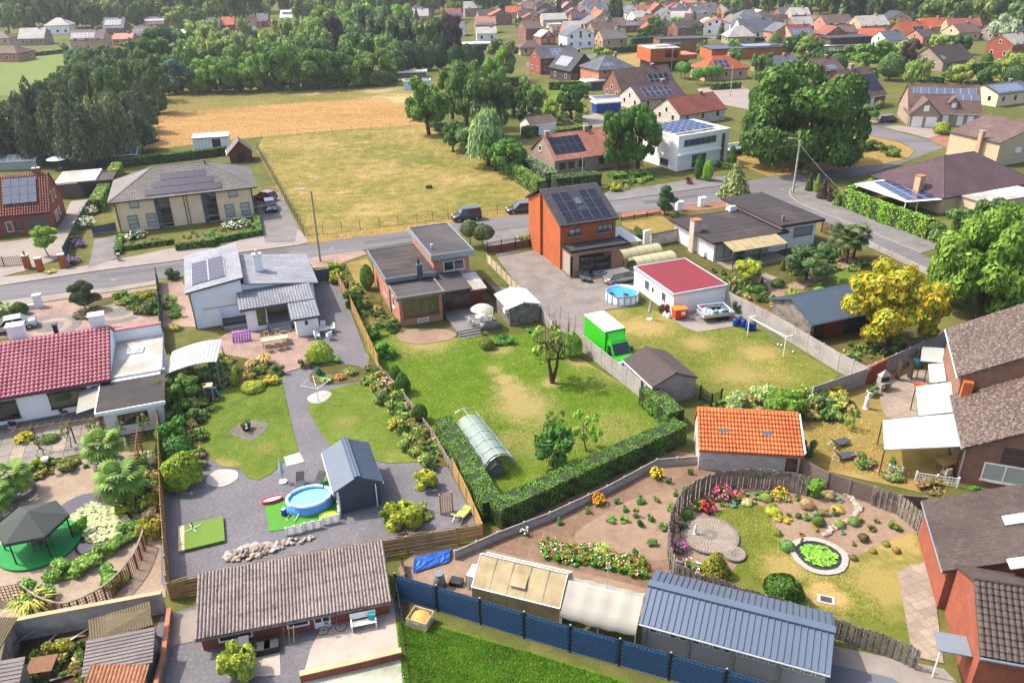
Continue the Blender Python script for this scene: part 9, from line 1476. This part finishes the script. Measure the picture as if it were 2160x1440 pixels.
t=thing('pergola','long rustic pergola rail before the white bungalow','pergola',P(135,940),R(14));cyl('beam',t,(-3.2,0,2.1),(3.4,0,2.1),.05,'wood_brown')
for i in range(12):cyl('rung',t,(-3.1+i*.56,-.35,2.15),(-3.1+i*.56,.35,2.15),.035,'wood_brown',n=6)
for x in (-1.8,.9,3.2):cyl('post',t,(x,0,0),(x,0,2.1),.06,'wood_brown')
for i,(u,v) in enumerate(((95,968),(150,945),(205,935),(262,938),(310,925))):tree(u,v,2.3,1.2,'sparse','#7a8444','%s standard rose from the left along the pergola' % ordw(i),'standard_rose','standard roses',.5,'s')
t=thing('garden_lamp','black and white garden lantern on the palm terrace','lamp',P(105,998));cyl('post',t,(0,0,0),(0,0,1.1),.05,'black_metal');MB().lathe([(.1,1.1),(.2,1.2),(.2,1.35),(.28,1.42),(0,1.6)],10).build('lantern','white_plastic',t)
t=thing('sign_post','white slanted sign post in the duplex hedge bed','sign',P(432,515));cyl('post',t,(0,0,0),(0,0,1.7),.06,'white_paint');bx('plate',t,-.14,-.05,1.3,.14,-.02,1.75,'teal_plastic');t=thing('letter_box','grey letter box pillar at the duplex drive','letter box',P(252,550),G);bx('pillar',t,-.2,-.2,0,.2,.2,1.0,'concrete');bx('slot_plate',t,-.15,-.22,.6,.15,-.203,.85,'anthracite')
t=thing('inspection_cover','grey drain cover in a worn patch of the round lawn','cover',P(1742,1266)+Vector((0,0,.06)),R(-20));bx('frame',t,-.5,-.35,0,.5,.35,.04,'concrete');bx('plate',t,-.32,-.22,.041,.32,.22,.06,'anthracite')
t=thing('brown_hutch','terracotta brown wooden hutch in the junk yard','hutch',P(95,1420),R(10));MB().box(-.6,-.5,0,.6,.5,.7).build('body','wood_brown',t);bx('lid',t,-.7,-.6,.702,.7,.6,.76,'wood_brown')
t=thing('sheet_stack','stack of dark blue metal sheets leaning in the junk yard','sheets',P(55,1375),R(-35))
for i in range(4):bx('sheet',t,-.5+i*.03,-.9,.1,-.45+i*.03,.9,1.2,'slate_dark',(0,.9,0))
for i,(u,v,a,L_) in enumerate(((150,1350,20,1.6),(165,1345,60,1.4),(60,1395,-10,2.0),(140,1430,30,1.5),(165,1405,-40,1.2),(30,1420,10,1.8),(108,1355,80,1.0))):o=bx('loose_plank',None,-L_/2,-.07,0,L_/2,.07,.05,('wood_grey','wood_pale','wood_dark')[i % 3],(0,.12,R(a)));o.location=P(u,v)+Vector((0,0,.2));tag(o,'%s loose plank lying in the junk yard' % ordw(i),'plank','junk yard planks')
t=thing('feed_trough','dark box lying in the pasture','trough',P(905,397),0);bx('box',t,-.5,-.3,0,.5,.3,.45,'dark_plastic')
# paving slabs of the bungalow patio, one by one
pa=P(2,938);t=obj('patio',[(0,0,0),(.01,0,0),(0,.01,0)],[(0,1,2)],'concrete');t.location=(pa.x,pa.y,.05);t.rotation_euler.z=G;t['kind']='structure'
for i in range(-1,9):
    for j in range(-4,3):bx('slab',t,i*1.0+.015,j*1.0+.015,-.03,i*1.0+.985,j*1.0+.985,.0+rg.uniform(0,.012),('concrete_slab','paver_tan','dark_concrete')[(i*7+j*3) % 3 if (i*5+j) % 4 else 0])
sheet('palm_terrace',[(-70,990),(120,985),(225,955),(335,950),(350,1260),(250,1270),(60,1300),(-90,1330)],.036,'paver_beige')
# loose grass
HO_=[(P(u,v).x,P(u,v).y,r) for u,v,r,k in SPOTS if k>.55]
def turf(lab,poly,n,h,col,z=.05):
    pts=[P(*q) for q in poly];P2=[(q.x,q.y) for q in pts];xs,ys=[q[0] for q in P2],[q[1] for q in P2];xy=NR.uniform((min(xs),min(ys)),(max(xs),max(ys)),(n*2,2));xy=np.array([q for q in xy if _inside(q[0],q[1],P2) and all((q[0]-c[0])**2+(q[1]-c[1])**2>(c[2]*random.uniform(.5,1.3))**2 for c in HO_)][:n]);k=len(xy);a=NR.uniform(0,6.28,k);hh=NR.uniform(.4,1,k)*h;s=np.stack([np.cos(a),np.sin(a)],1)*.02*hh[:,None]/h*1.6;ld=NR.normal(0,.3,(k,2))*hh[:,None];B0=np.c_[xy-s,np.full(k,z)];B1=np.c_[xy+s,np.full(k,z)];T=np.c_[xy+ld,z+hh];V=np.stack([B0,B1,T],1).reshape(-1,3)
    o=link(bpy.data.objects.new('grass',npmesh('grass',V,np.arange(k*3).reshape(k,3),'grass_blade')));o['kind']='stuff';o['label']=lab;o.color=RGB(col)
turf('grass blades of the hedged lawn',[(780,740),(860,710),(990,722),(1130,705),(1205,748),(1345,838),(1400,900),(1050,1075),(930,915)],60000,.12,'#7a9a20');turf('grass blades of the near lawn',[(838,1300),(1120,1378),(1380,1460),(850,1460)],40000,.13,'#5c8a18');turf('grass blades of the football lawn',[(1250,700),(1272,665),(1345,655),(1440,700),(1560,695),(1760,792),(1660,840),(1480,835)],40000,.1,'#9a9c40');turf('grass blades of the two gravel garden lawns',[(432,890),(592,790),(628,950),(545,1010),(440,965)],16000,.1,'#86a034');turf('grass blades of the lawn beside the gravel path',[(660,858),(690,825),(760,810),(820,862),(880,940),(800,972),(685,918)],14000,.1,'#86a034');turf('grass blades of the round lawn',[(1510,1090),(1612,1070),(1660,1150),(1740,1205),(1840,1190),(1870,1320),(1640,1270),(1555,1190)],25000,.09,'#98a040')
turf('dry grass tufts of the pasture',[(545,318),(560,292),(760,275),(905,266),(990,315),(1125,400),(1130,430),(880,468),(645,496)],26000,.3,'#a89450',.02);turf('stubble of the mown strip',[(305,316),(340,240),(560,224),(810,208),(900,262),(560,288)],30000,.35,'#c8a468',.02);turf('rough grass of the far meadow',[(335,258),(350,202),(520,187),(860,170),(900,200),(812,206),(560,222)],16000,.4,'#8a8a48',.02);turf('weeds along the pasture verge',[(640,498),(880,470),(1012,448),(1136,432),(1130,452),(955,471),(740,502),(650,513)],9000,.25,'#b09a58',.02);turf('grass blades of the grass island',[(1550,320),(1640,258),(1745,265),(1920,318),(1850,348),(1622,372)],9000,.25,'#b49c58',.04);turf('dry grass of the loungers garden',[(1700,900),(1850,880),(1880,1010),(1720,985)],9000,.1,'#b0a058',.04)
o=MB().box(-905,-65,-1,905,1505,40).build('haze','concrete');o['kind']='stuff';o['label']='thin summer haze over the village';mh=bpy.data.materials.new('haze');mh.use_nodes=True;th=mh.node_tree;th.nodes.clear();ou=th.nodes.new('ShaderNodeOutputMaterial');pv=th.nodes.new('ShaderNodeVolumePrincipled');pv.inputs['Color'].default_value=(.86,.9,.95,1);pv.inputs['Density'].default_value=.00015;pv.inputs['Anisotropy'].default_value=.3;th.links.new(pv.outputs[0],ou.inputs['Volume']);o.data.materials[0]=mh
